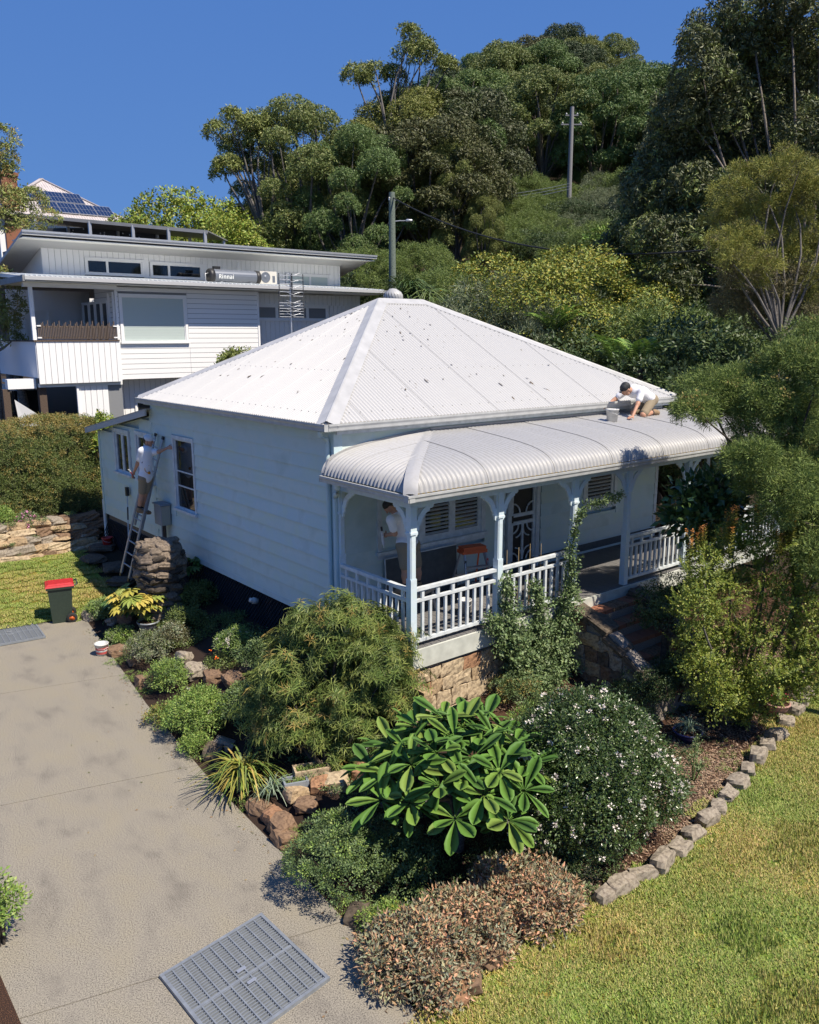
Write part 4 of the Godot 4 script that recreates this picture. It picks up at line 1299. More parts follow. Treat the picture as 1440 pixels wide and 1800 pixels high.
func street():
	var top = deep(689, 338, 37.0)
	var g = G(top.x, top.z)
	var pole = thing("utility_pole", "greenish treated timber pole with a street light arm behind the cottage roof", "utility pole", Vector3(top.x, g, top.z))
	var H = top.y - g
	part(pole, "pole", tube([Vector3(0, -0.5, 0), Vector3(0, H * 0.5, 0), Vector3(0, H, 0)], [0.19, 0.165, 0.135], 14), "pole_green")
	var arm = pole.basis.inverse() * (cam_basis * Vector3(1, 0, 0))
	var lamp = part(pole, "lamp_arm", tube([Vector3(0, H - 1.25, 0), arm * 0.35 + Vector3(0, H - 1.22, 0), arm * 0.62 + Vector3(0, H - 1.22, 0)], 0.025, 6), "alloy")
	part(lamp, "lamp_head", lathe([Vector2(0, -0.16), Vector2(0.06, -0.12), Vector2(0.075, 0.1), Vector2(0.04, 0.16), Vector2(0, 0.17)], 10), "alloy", Transform3D(Basis(arm, Vector3.UP, arm.cross(Vector3.UP)) * Basis(Vector3.BACK, PI / 2), arm * 0.78 + Vector3(0, H - 1.21, 0)))
	bx(pole, "bracket", "alloy", -0.18, 0.18, H - 0.35, H - 0.3, -0.03, 0.03)
	for s in [-0.14, 0.14]:
		part(pole, "insulator", lathe([Vector2(0, 0), Vector2(0.03, 0), Vector2(0.045, 0.04), Vector2(0.03, 0.08), Vector2(0, 0.09)], 8), "white_plastic", Transform3D(Basis(), Vector3(s, H - 0.3, 0)))
	var far = deep(1006, 188, 58.0)
	var fg = minf(G(far.x, far.z), far.y - 8.0)
	var p2 = thing("utility_pole", "weathered grey pole with crossarms standing among the hillside trees", "utility pole", Vector3(far.x, fg, far.z))
	var H2 = far.y - fg
	part(p2, "pole", tube([Vector3(0, -0.5, 0), Vector3(0, H2, 0)], [0.2, 0.14], 12), "pole_grey")
	for k in [[0.55, 0.45], [1.15, 0.75]]:
		part(p2, "crossarm", bar(Vector3(0, H2 - k[0], 0) - arm * k[1], Vector3(0, H2 - k[0], 0) + arm * k[1], 0.08, 0.08), "pole_grey")
		for s in [-1, 1]:
			part(p2, "insulator", lathe([Vector2(0, 0), Vector2(0.04, 0), Vector2(0.06, 0.06), Vector2(0.03, 0.12), Vector2(0, 0.13)], 8), "white_plastic", Transform3D(Basis(), Vector3(0, H2 - k[0] + 0.04, 0) + arm * k[1] * 0.85 * s))
	# wires
	var w0 = top + Vector3(0, -0.2, 0)
	single("power_cable", "thick black service cable sagging from the green pole toward the right trees", "cable", tube(sag(w0, deep(1240, 440, 24.0), 0.9, 18), 0.03, 5), "cable")
	for k in 3:
		single("power_line", ["thin power line from the grey pole, uppermost of three", "thin power line from the grey pole, middle of three", "thin power line from the grey pole, lowest of three"][k], "power line", tube(sag(deep(1003, 322 + k * 5, 58.0), deep(690, 345 + k * 6, 60.0), 0.5, 10), 0.014, 4), "alloy", Transform3D(), "lines from the grey pole")

# ---------------------------------------------------------------- foliage
var S := {}

func leaf(st, base: Vector3, dir: Vector3, up: Vector3, len, wid, col: Color, droop = 0.15, near = false):
	var side = dir.cross(up).normalized()
	if side.length() < 0.1: side = Vector3.RIGHT
	var nrm = side.cross(dir).normalized()
	st.set_color(col)
	if not near:
		var m = base + dir * len * 0.45 - nrm * len * droop * 0.2
		var tip = base + dir * len - nrm * len * droop
		tri(st, base, m + side * wid * 0.5, tip)
		tri(st, base, tip, m - side * wid * 0.5)
	else:
		var a = base + dir * len * 0.3
		var b = base + dir * len * 0.68 - nrm * len * droop * 0.35
		var tip = base + dir * len - nrm * len * droop
		var up_v = nrm * wid * 0.16
		tri(st, base, a + side * wid * 0.4 + up_v, a)
		tri(st, base, a, a - side * wid * 0.4 + up_v)
		quad(st, a, a + side * wid * 0.4 + up_v, b + side * wid * 0.5 + up_v, b)
		quad(st, a, b, b - side * wid * 0.5 + up_v, a - side * wid * 0.4 + up_v)
		tri(st, b, b + side * wid * 0.5 + up_v, tip)
		tri(st, b, tip, b - side * wid * 0.5 + up_v)

func rdir(r) -> Vector3:
	var y = r.randf_range(-1, 1)
	var a = r.randf() * TAU
	var s = sqrt(1 - y * y)
	return Vector3(cos(a) * s, y, sin(a) * s)

func tint(r, c: Color, v) -> Color:
	var k = 1.0 + r.randf_range(-v, v)
	return Color(c.r * k * (1.0 + r.randf_range(-v, v) * 0.4), c.g * k, c.b * k * (1.0 + r.randf_range(-v, v) * 0.4))

# a sprig: leaves on a bit of twig, about one unit across, growing along +y. Colours are linear.
func sprig(kind, cols: Array, sd, n = 0) -> ArrayMesh:
	var r := RandomNumberGenerator.new()
	r.seed = sd * 31 + 5
	var st := start()
	st.set_smooth_group(-1)
	match kind:
		"gum":
			for i in (n if n else 30):
				var d = rdir(r)
				d.y = absf(d.y) * 0.8
				var p = d * r.randf_range(0.15, 0.5)
				var hang = (Vector3(d.x, 0, d.z) * 0.7 + Vector3(r.randf_range(-0.4, 0.4), r.randf_range(-0.9, 0.35), r.randf_range(-0.4, 0.4))).normalized()
				leaf(st, p, hang, rdir(r), r.randf_range(0.26, 0.42), r.randf_range(0.08, 0.13), tint(r, cols[r.randi() % cols.size()], 0.2))
		"round":
			for i in (n if n else 24):
				var d = rdir(r)
				d.y = absf(d.y)
				var p = d * r.randf_range(0.05, 0.45)
				var o = (d + rdir(r) * 0.6 + Vector3.UP * 0.2).normalized()
				leaf(st, p, o, (Vector3.UP + rdir(r) * 0.5).normalized(), r.randf_range(0.2, 0.32), r.randf_range(0.12, 0.18), tint(r, cols[r.randi() % cols.size()], 0.2))
		"small":
			for i in (n if n else 34):
				var d = rdir(r)
				d.y = absf(d.y)
				var p = d * r.randf_range(0.1, 0.5)
				var o = (d + rdir(r) * 0.7 + Vector3.UP * 0.25).normalized()
				leaf(st, p, o, (Vector3.UP + rdir(r) * 0.6).normalized(), r.randf_range(0.13, 0.21), r.randf_range(0.065, 0.10), tint(r, cols[r.randi() % cols.size()], 0.22))
		"fine":
			for i in (n if n else 60):
				var d = rdir(r)
				d.y = d.y * 0.6 + 0.35
				d = d.normalized()
				var p = d * r.randf_range(0.0, 0.42)
				var o = (d + rdir(r) * 0.5 + Vector3.UP * 0.15).normalized()
				leaf(st, p, o, rdir(r), r.randf_range(0.16, 0.30), r.randf_range(0.022, 0.04), tint(r, cols[r.randi() % cols.size()], 0.25), 0.05)
		"brush":            # an arching shoot with narrow leaves along it
			var k = n if n else 40
			for i in k:
				var t = float(i) / k
				var bend = Vector3(0.55 * t * t, t * 0.9 - 0.42 * t * t, 0)
				var a = i * 2.4
				var o = Vector3(cos(a) * 0.8 + 0.25, 0.55 - 0.5 * t, sin(a) * 0.8).normalized()
				leaf(st, bend, o, Vector3.UP, r.randf_range(0.2, 0.32), 0.028, tint(r, cols[0].lerp(cols[1], smoothstep(0.55, 1.0, t)), 0.18), 0.25)
		"shoot":            # an upright shoot with small leaves all along
			var k = n if n else 40
			for i in k:
				var t = float(i) / k
				var a = i * 2.4
				var o = Vector3(cos(a), r.randf_range(0.2, 0.9), sin(a)).normalized()
				leaf(st, Vector3(0.06 * sin(t * 3.0), t, 0.05 * t), o, Vector3.UP, r.randf_range(0.11, 0.19) * (1.1 - 0.5 * t), 0.07, tint(r, cols[0].lerp(cols[1], smoothstep(0.6, 1.0, t)), 0.2), 0.1)
		"flower":
			for i in (n if n else 12):
				var d = rdir(r)
				d.y = absf(d.y) * 0.7 + 0.2
				leaf(st, d * 0.2, (d + rdir(r) * 0.4).normalized(), rdir(r), r.randf_range(0.3, 0.5), 0.28, tint(r, cols[r.randi() % cols.size()], 0.1))
		"lobed":            # big cut leaves, near
			for i in (n if n else 7):
				var a = i * 2.4 + r.randf() * 0.4
				var out = Vector3(cos(a), 0, sin(a))
				var stem = out * 0.5 + Vector3.UP * r.randf_range(0.4, 0.9)
				var c = tint(r, cols[r.randi() % cols.size()], 0.15)
				var fwd = (out - Vector3.UP * 0.35).normalized()
				var sd2 = out.cross(Vector3.UP)
				for q in 9:
					var f = -1.0 + 2.0 * q / 8.0
					var dd = (fwd * cos(f * 1.9) + sd2 * sin(f * 1.9)).normalized()
					leaf(st, stem, dd, Vector3.UP, 0.42 * (1.15 - 0.35 * absf(f)), 0.14, c, 0.15, true)
		"strap":            # long arching straps from the ground
			for i in (n if n else 46):
				var a = r.randf() * TAU
				var out = Vector3(cos(a), 0, sin(a))
				var hgt = r.randf_range(0.35, 0.8)
				var rch = r.randf_range(0.35, 0.85)
				var c = tint(r, cols[r.randi() % cols.size()], 0.25)
				var prev = Vector3.ZERO
				var wd = out.cross(Vector3.UP) * 0.022
				st.set_color(c)
				for q in range(1, 6):
					var t = q / 5.0
					var p = out * rch * t * (0.4 + 0.6 * t) + Vector3.UP * (hgt * (2.1 * t - 1.75 * t * t))
					var w1 = wd * (1.0 - 0.8 * t)
					var w0 = wd * (1.0 - 0.8 * (t - 0.2))
					quad(st, prev - w0, prev + w0, p + w1, p - w1)
					prev = p
		"frond":            # a fern frond lying along +x, arching
			var k = 22
			for i in k:
				var t = float(i) / k
				var p = Vector3(t, 0.35 * sin(t * 2.4), 0)
				var l = 0.26 * sin(PI * clampf(t * 0.9 + 0.12, 0, 1))
				for s in [-1, 1]:
					leaf(st, p, Vector3(0.35, -0.15, s).normalized(), Vector3.UP, l, 0.05, tint(r, cols[r.randi() % cols.size()], 0.12), 0.1)
		"dead":
			for i in (n if n else 30):
				var d = rdir(r)
				d.y = absf(d.y)
				leaf(st, d * r.randf_range(0.1, 0.5), (d + rdir(r) * 0.9).normalized(), rdir(r), r.randf_range(0.16, 0.26), r.randf_range(0.07, 0.11), tint(r, cols[r.randi() % cols.size()], 0.25), 0.4)
	return finish(st)

func C(r, g, b) -> Color:
	return Color(r, g, b)

func set_of(key, kind, base_cols, count = 3, n = 0):
	var o = []
	var cols = []
	for c in base_cols:
		cols.append(Color(c.r * 1.3, c.g * 1.3, c.b * 1.3))
	for i in count:
		o.append(sprig(kind, cols, key.length() * 17 + i * 7 + cols.size(), n))
	S[key] = o

func sprigs():
	set_of("gum", "gum", [C(0.135, 0.17, 0.045), C(0.11, 0.145, 0.04), C(0.165, 0.185, 0.055)], 3)
	set_of("gum_dark", "gum", [C(0.055, 0.068, 0.026), C(0.07, 0.085, 0.032), C(0.09, 0.098, 0.04)], 3)
	set_of("gum_olive", "gum", [C(0.155, 0.185, 0.045), C(0.14, 0.17, 0.042), C(0.185, 0.20, 0.055)], 3)
	set_of("lime", "round", [C(0.19, 0.25, 0.035), C(0.14, 0.21, 0.03), C(0.25, 0.25, 0.04)], 3)
	set_of("yellow", "small", [C(0.20, 0.22, 0.03), C(0.15, 0.19, 0.03), C(0.26, 0.23, 0.03), C(0.10, 0.15, 0.03)], 3)
	set_of("greygreen", "fine", [C(0.12, 0.15, 0.075), C(0.17, 0.19, 0.11), C(0.09, 0.12, 0.05)], 3)
	set_of("wattle", "fine", [C(0.19, 0.20, 0.04), C(0.15, 0.17, 0.035), C(0.25, 0.235, 0.045)], 3, 80)
	set_of("tea", "fine", [C(0.12, 0.17, 0.04), C(0.165, 0.215, 0.045), C(0.09, 0.13, 0.035)], 3, 80)
	set_of("dull", "fine", [C(0.10, 0.095, 0.045), C(0.13, 0.115, 0.05)], 2, 60)
	set_of("bottle", "brush", [C(0.11, 0.16, 0.04), C(0.18, 0.215, 0.055)], 3, 46)
	set_of("bottle_tip", "brush", [C(0.15, 0.175, 0.05), C(0.30, 0.22, 0.07)], 2, 46)
	set_of("hedge", "small", [C(0.085, 0.12, 0.03), C(0.11, 0.14, 0.035), C(0.07, 0.10, 0.025)], 3)
	set_of("hedge_tip", "small", [C(0.24, 0.17, 0.045), C(0.20, 0.17, 0.05), C(0.13, 0.14, 0.035)], 2)
	set_of("glossy", "small", [C(0.03, 0.055, 0.018), C(0.042, 0.072, 0.02), C(0.06, 0.09, 0.025)], 3)
	set_of("midgreen", "small", [C(0.085, 0.13, 0.045), C(0.11, 0.16, 0.05), C(0.07, 0.11, 0.04)], 3)
	set_of("fresh", "small", [C(0.15, 0.23, 0.045), C(0.12, 0.20, 0.04), C(0.20, 0.26, 0.06)], 3)
	set_of("silver", "small", [C(0.17, 0.20, 0.12), C(0.13, 0.16, 0.08), C(0.20, 0.20, 0.13)], 3)
	set_of("dry", "dead", [C(0.34, 0.20, 0.11), C(0.25, 0.21, 0.13), C(0.42, 0.22, 0.13), C(0.28, 0.25, 0.14), C(0.19, 0.13, 0.08)], 3)
	set_of("dry_grey", "dead", [C(0.19, 0.20, 0.125), C(0.16, 0.175, 0.10), C(0.30, 0.19, 0.11), C(0.22, 0.21, 0.13)], 3)
	set_of("pome", "shoot", [C(0.115, 0.155, 0.022), C(0.20, 0.21, 0.03)], 3, 46)
	set_of("pome_tip", "shoot", [C(0.17, 0.17, 0.03), C(0.42, 0.16, 0.04)], 2, 46)
	set_of("pome_leaf", "small", [C(0.15, 0.19, 0.025), C(0.11, 0.15, 0.022), C(0.21, 0.23, 0.035)], 3)
	set_of("rose", "round", [C(0.10, 0.15, 0.055), C(0.14, 0.19, 0.075), C(0.08, 0.12, 0.04)], 3, 16)
	set_of("white_flower", "flower", [C(0.64, 0.61, 0.54), C(0.6, 0.53, 0.47)], 2)
	set_of("pink_flower", "flower", [C(0.62, 0.22, 0.42), C(0.7, 0.32, 0.5)], 2)
	set_of("red_flower", "flower", [C(0.45, 0.03, 0.05), C(0.55, 0.06, 0.10)], 2)
	set_of("orange_flower", "flower", [C(0.75, 0.18, 0.02)], 1)
	set_of("philodendron", "lobed", [C(0.30, 0.27, 0.045), C(0.36, 0.29, 0.06), C(0.17, 0.20, 0.04)], 2)
	set_of("philodendron_green", "lobed", [C(0.06, 0.12, 0.03), C(0.08, 0.14, 0.03)], 2)
	set_of("daylily", "strap", [C(0.16, 0.20, 0.03), C(0.22, 0.21, 0.04), C(0.10, 0.15, 0.03), C(0.28, 0.22, 0.06)], 2)
	set_of("grassy", "strap", [C(0.12, 0.16, 0.06), C(0.09, 0.13, 0.05)], 2, 30)
	set_of("aloe", "strap", [C(0.17, 0.22, 0.14), C(0.13, 0.18, 0.11)], 1, 22)
	set_of("yucca", "strap", [C(0.06, 0.10, 0.03), C(0.09, 0.13, 0.035)], 1, 60)
	set_of("fern", "frond", [C(0.10, 0.19, 0.03), C(0.14, 0.22, 0.04)], 2)
	set_of("big", "round", [C(0.045, 0.085, 0.025), C(0.06, 0.105, 0.03)], 2, 14)

# sprigs over the upper skin of a set of domes [centre, radius, squash]
func crown(domes: Array, key, density, size, extra = "", share = 0.0, low = -0.25, spread = 0.25) -> ArrayMesh:
	var st := start()
	crown_into(st, domes, key, density, size, extra, share, low, spread)
	return st.commit()

func crown_into(st, domes, key, density, size, extra = "", share = 0.0, low = -0.25, spread = 0.25):
	for d in domes:
		var c: Vector3 = d[0]
		var rr: float = d[1]
		var sq: float = d[2]
		var n = int(density * TAU * rr * rr * (1.0 - low) * (0.5 + 0.5 * sq)) + 1
		for i in n:
			var y = rng.randf_range(low, 1.0)
			var a = rng.randf() * TAU
			var s = sqrt(maxf(0.0, 1 - y * y))
			var v = Vector3(cos(a) * s, y, sin(a) * s)
			var p = c + Vector3(v.x, v.y * sq, v.z) * rr * (1.0 - spread * rng.randf() * rng.randf() * 2.0)
			var up = (v + Vector3.UP * 0.35 + rdir(rng) * 0.25).normalized()
			var k = S[extra] if extra and rng.randf() < share else S[key]
			put(st, k[rng.randi() % k.size()], p, up, size * rng.randf_range(0.75, 1.25))

func put(st, mesh, p: Vector3, up: Vector3, sc):
	var x = up.cross(Vector3(0.3, 0.2, 0.9)).normalized()
	var b = Basis(x, up, x.cross(up)) * Basis(Vector3.UP, rng.randf() * TAU)
	st.append_from(mesh, 0, Transform3D(b.scaled(Vector3.ONE * sc), p))

func limb(st, a: Vector3, b: Vector3, r0, r1, bow = 0.15, sides = 6):
	var n = 4
	var pts = []
	var rad = []
	var off = rdir(rng) * a.distance_to(b) * bow
	for i in n + 1:
		var t = float(i) / n
		pts.append(a.lerp(b, t) + off * sin(PI * t) + Vector3.UP * a.distance_to(b) * 0.06 * sin(PI * t))
		rad.append(lerpf(r0, r1, t))
	add_tube(st, pts, rad, sides, false)

# a gum: a forked trunk that carries domes of leaves. Returns [trunk mesh, crown mesh]; the tree is `H` high.
func gum(H, spreadr, ndomes, dome_r, key, density, size, bare = 0.35, flat = 0.75) -> Array:
	var ts := start()
	var domes = []
	var fork = Vector3(rf(-0.3, 0.3), H * bare, rf(-0.3, 0.3))
	limb(ts, Vector3(0, -0.8, 0), fork, 0.024 * H, 0.017 * H, 0.04, 8)
	for i in ndomes:
		var a = i * 2.4 + rf(-0.3, 0.3)
		var yy = lerpf(1.0, -0.75, (i + 0.5) / ndomes)          # over the skin of an egg
		var rr = spreadr * sqrt(maxf(0.05, 1.0 - yy * yy)) * rf(0.75, 1.0)
		var mid_y = H * (1.0 + bare) / 2.0
		var c = Vector3(cos(a) * rr, mid_y + yy * (H * (1.0 - bare) / 2.0 - dome_r * 0.75), sin(a) * rr)
		domes.append([c, dome_r * rf(0.6, 1.3), rf(flat * 0.8, flat * 1.15)])
		if i % 2 == 0:
			limb(ts, fork - Vector3.UP * rf(0, 0.1) * H * bare, c, 0.011 * H, 0.004 * H, 0.08, 5)
		else:
			limb(ts, fork - Vector3.UP * 0.05 * H * bare, c, 0.007 * H, 0.0025 * H, 0.1, 4)
	return [finish(ts), crown(domes, key, density, size, "", 0.0, -0.45, 0.42)]

func tree(n, label, base: Vector3, kind: Array, sc: Vector3, turn, trunk_mat = "trunk_pale", leaf_mat = "leaf", group = "", cat = "tree"):
	var o = thing(n, label, cat, base, turn, group)
	part(o, "trunk", kind[0], trunk_mat, Transform3D(Basis.from_scale(sc), Vector3.ZERO))
	part(o, "crown", kind[1], leaf_mat, Transform3D(Basis.from_scale(sc), Vector3.ZERO))
	return o

# set a tree so that its top shows at (u, v) when it stands d metres off
func tree_at(n, label, u, v, d, kind, H, wide = 1.0, trunk_mat = "trunk_pale", leaf_mat = "leaf", group = ""):
	var top = deep(u, v, d)
	var g = G(top.x, top.z)
	var s = maxf(2.5, top.y - g) / H
	return tree(n, label, Vector3(top.x, g, top.z), kind, Vector3(s * wide, s, s * wide), rng.randf() * TAU, trunk_mat, leaf_mat, group)

func forest():
	for k in [["leaf_cool", Color(0.86, 0.95, 0.95)], ["leaf_warm", Color(1.0, 0.97, 0.88)]]:
		var m = M["leaf"].duplicate()
		m.albedo_color = k[1]
		m.resource_name = k[0]
		M[k[0]] = m
	var kinds = []
	for i in 3:
		kinds.append(gum(12.0, 3.7, 26, 1.4, "gum", 7.0, 0.58, 0.2))
	kinds.append(gum(12.0, 3.4, 24, 1.45, "gum_olive", 7.0, 0.58, 0.2))
	kinds.append(gum(12.0, 3.6, 26, 1.35, "gum_dark", 7.0, 0.58, 0.2))
	# the wooded hillside: gums in rough rows up the slope, each one set out by hand of chance
	var group = "gums on the wooded hillside"
	var spots = []
	var tries = 0
	while spots.size() < 175 and tries < 9000:
		tries += 1
		var a = rng.randf_range(0.56, 1.2)
		var r = sqrt(rng.randf_range(48.0 * 48.0, 122.0 * 122.0))
		if a < 0.7 and r < 58.0: continue
		if a > 0.78 and a < 0.92 and r < 60.0: continue
		if absf(a - 0.865) < 0.115 and r < 74.0: continue
		var p = Vector3(EYE.x + sin(a) * r, 0, EYE.z - cos(a) * r)
		var ok = true
		for q in spots:
			if p.distance_to(q) < 4.2 + r * 0.012:
				ok = false
				break
		if ok: spots.append(p)
	for p in spots:
		p.y = G(p.x, p.z)
		var r = Vector2(p.x - EYE.x, p.z - EYE.z).length()
		var k = rng.randi() % 5
		var s = rf(0.8, 1.1)
		var where = "on the lower wooded slope" if r < 70 else ("halfway up the wooded hillside" if r < 95 else "on the skyline of the wooded hill")
		tree("gum_tree", ["domed green gum tree ", "spreading green gum tree ", "clumpy green gum tree ", "olive-tinted gum tree ", "dark-leaved gum tree "][k] + where, p, kinds[k], Vector3(s * rf(0.9, 1.2), s, s * rf(0.9, 1.2)), rng.randf() * TAU, "trunk_pale" if rng.randf() < 0.6 else "trunk_grey", ["leaf", "leaf_cool", "leaf_warm"][rng.randi() % 3], group)
	# the big group behind the white house
	var big = [gum(15.0, 4.6, 24, 1.5, "gum_olive", 10.0, 0.48, 0.12, 0.8), gum(15.0, 4.4, 26, 1.5, "gum", 10.0, 0.48, 0.12, 0.8)]
	var g2 = "gums behind the white house"
	var lab = ["broad dense gum tree with open left limbs behind the white house", "dense olive gum tree rising behind the green pole", "tall full gum tree standing over the green pole", "rounded gum tree right of the green pole", "low bushy gum tree below the power lines", "leafy gum tree between the broad gum and the green pole", "short gum tree beside the white house's upper roof"]
	var set_ = [[530, 172, 47, 1, 1.0], [700, 150, 50, 0, 1.05], [770, 140, 52, 1, 1.1], [800, 235, 47, 0, 0.8], [855, 335, 46, 1, 0.7], [620, 215, 45, 1, 0.9], [470, 330, 48, 0, 0.85]]
	for i in set_.size():
		var q = set_[i]
		tree_at("gum_tree", lab[i], q[0], q[1], q[2], big[q[3]], 15.0, q[4], "trunk_grey", ["leaf", "leaf_warm", "leaf_cool"][i % 3], g2)
	# the open limbs on the left of the broad gum and the airy emergent above
	airy("thin-crowned gum tree with bare limbs against the sky", 438, 205, 46, [[385, 235], [400, 290], [412, 208], [430, 262], [402, 262], [440, 225], [465, 215], [392, 300], [455, 250]], 470, 430)
	airy("tall airy gum tree with bare twigs above the wooded skyline", 730, 45, 49, [[722, 62], [738, 82], [712, 95], [752, 92], [640, 128], [625, 135], [660, 122], [690, 135], [765, 112], [788, 118]], 690, 300)
	var br = [gum(7.0, 2.6, 16, 0.9, "lime", 9.0, 0.42, 0.25, 0.9), gum(7.0, 2.6, 18, 0.9, "yellow", 16.0, 0.42, 0.2, 0.9)]
	for q in [[300, 338, 44, 1.1, "bright lime green tree beyond the pergola"], [362, 372, 42, 1.0, "small lime green tree at the end of the pergola"], [262, 372, 46, 0.8, "low lime green tree beside the pinkish roof"]]:
		tree_at("lime_tree", q[4], q[0], q[1], q[2], br[0], 7.0, q[3], "trunk_grey", "leaf", "bright trees beyond the pergola")
	tree_at("gum_tree", "dark gum tree with small leaves beyond the end of the pergola", 415, 355, 50, kinds[4], 12.0, 0.9)
	for q in [[975, 446, 26.5, 1.3, "yellow-green leafy tree behind the cottage roof"], [1068, 450, 27.0, 1.1, "yellow-tipped tree beside the yellow-green one on the slope"]]:
		tree_at("yellow_tree", q[4], q[0], q[1], q[2], br[1], 7.0, q[3], "trunk_grey", "leaf", "yellow trees behind the cottage")
	tree_at("lime_tree", "fresh green tree on the shaded slope under the black cable", 1130, 372, 37, br[0], 7.0, 1.0, "trunk_dark", "leaf_cool")
	var soft = [gum(5.0, 2.2, 15, 0.85, "greygreen", 10.0, 0.5, 0.2, 0.95), gum(5.0, 2.2, 15, 0.85, "tea", 10.0, 0.5, 0.2, 0.95), gum(5.0, 2.2, 15, 0.85, "glossy", 9.0, 0.5, 0.15, 0.95)]
	for q in [[860, 485, 27, 0, 1.0, "grey-green feathery tree behind the cottage ridge"], [915, 520, 25, 0, 0.9, "grey-green feathery bush behind the front hip"], [790, 478, 34, 1, 1.1, "fine-leaved bush beside the spiky plant"], [745, 430, 42, 1, 1.1, "fine green tree right behind the green pole"], [640, 440, 41, 1, 1.0, "fine green bush left of the green pole"], [1010, 560, 24, 2, 1.0, "dark shrub above the cottage hip"], [1130, 545, 24, 1, 1.1, "soft green shrub above the cottage's far hip"], [1060, 500, 28, 2, 1.2, "dark glossy shrub below the yellow-green trees"], [1190, 610, 22, 1, 1.0, "soft green bush behind the kneeling worker"], [1180, 520, 26, 2, 1.2, "dark shrub on the slope behind the kneeling worker"], [1250, 560, 21, 2, 1.1, "dark shrub under the yellow wattle"], [900, 385, 47, 1, 1.2, "fine green tree under the power lines"], [960, 400, 46, 2, 1.3, "dark tree left of the grey pole's foot"], [1040, 395, 44, 1, 1.2, "fine green tree right of the grey pole's foot"], [560, 455, 41, 2, 1.2, "dark shrub behind the white house's roof end"], [690, 480, 41, 2, 1.0, "dark shrub at the foot of the green pole"], [1120, 470, 30, 2, 1.2, "dark tree beyond the soft green shrub"]]:
		tree_at("shrub", q[5], q[0], q[1], q[2], soft[q[3]], 5.0, q[4], "trunk_dark", "leaf", "shrubs on the slope behind the cottage")
	for q in [[930, 345, 56], [965, 340, 60], [1000, 348, 55], [1040, 335, 58], [1075, 330, 60], [1100, 345, 55], [945, 372, 50], [1015, 375, 50], [1070, 372, 50], [900, 350, 54], [985, 320, 66], [1060, 305, 66], [940, 310, 68], [1095, 300, 64], [1020, 300, 72], [970, 290, 74], [1060, 270, 74], [915, 300, 66]]:
		tree_at("shrub", "low bushy tree on the slope around the foot of the grey pole", q[0], q[1], q[2], soft[rng.randi() % 3], 5.0, 1.15, "trunk_dark", "leaf", "bushy trees round the grey pole")
	# a spiky plant on the slope
	var yp = deep(748, 540, 30.0)
	var st := start()
	for i in 9:
		put(st, S["yucca"][0], yp + Vector3(rf(-0.8, 0.8), rf(-0.2, 0.5), rf(-0.5, 0.5)), (Vector3.UP + rdir(rng) * 0.4).normalized(), 1.5)
	single("spiky_plant", "dark spiky plant with sword leaves behind the roof ridge", "plant", st.commit(), "leaf")
	# tree ferns
	for q in [[1125, 648, 20.5, "tree fern with pale fronds behind the kneeling worker"], [975, 585, 23.5, "tree fern arching above the front hip of the cottage"], [1085, 640, 21.5, "tree fern with dark fronds left of the pale one"]]:
		var p = deep(q[0], q[1], q[2])
		var g = G(p.x, p.z)
		var o = thing("tree_fern", q[3], "tree fern", Vector3(p.x, g, p.z), 0.0, "tree ferns behind the cottage")
		part(o, "trunk", tube([Vector3(0, -0.2, 0), Vector3(0, p.y - g, 0)], [0.12, 0.09], 7), "trunk_dark")
		st = start()
		for i in 16:
			var a = i * TAU / 16 + rf(-0.15, 0.15)
			var b = Basis(Vector3.UP, a) * Basis(Vector3.BACK, rf(0.15, 0.6))
			st.append_from(S["fern"][i % 2], 0, Transform3D(b.scaled(Vector3.ONE * rf(0.8, 1.15)), Vector3(0, p.y - g, 0)))
		part(o, "crown", st.commit(), "leaf")
	# the tree at the left edge by the pinkish roof
	for q in [[2, 235, 30.0, [[0, 250, 0.7], [5, 280, 0.6], [-5, 300, 0.7]], "sparse gum branch tops beside the brick chimney"], [40, 350, 28.0, [[30, 365, 0.55], [60, 350, 0.5], [82, 385, 0.4], [15, 395, 0.6], [50, 400, 0.5], [10, 350, 0.6]], "yellowish leafy tree in front of the solar panels"], [0, 500, 27.0, [[5, 500, 0.6], [10, 540, 0.6], [0, 570, 0.7], [20, 600, 0.4]], "leafy tree at the corner of the white house balcony"]]:
		var ts := start()
		var p = deep(q[0], q[1], q[2])
		var g = G(p.x, p.z)
		var o = thing("leafy_tree", q[4], "tree", Vector3(p.x, g, p.z))
		var domes = []
		limb(ts, Vector3(-0.5, -0.5, 0), deep(q[3][-1][0] - 30, q[3][-1][1] + 20, q[2]) - o.position, 0.16, 0.1, 0.03, 7)
		for d in q[3]:
			var c = deep(d[0], d[1], q[2] + rf(-0.5, 0.5)) - o.position
			domes.append([c, d[2], 0.85])
			limb(ts, deep(q[3][-1][0] - 30, q[3][-1][1] + 20, q[2]) - o.position, c, 0.06, 0.02, 0.1, 5)
		part(o, "trunk", finish(ts), "trunk_pale")
		part(o, "crown", crown(domes, "gum_olive", 16.0, 0.36, "hedge_tip", 0.3), "leaf")

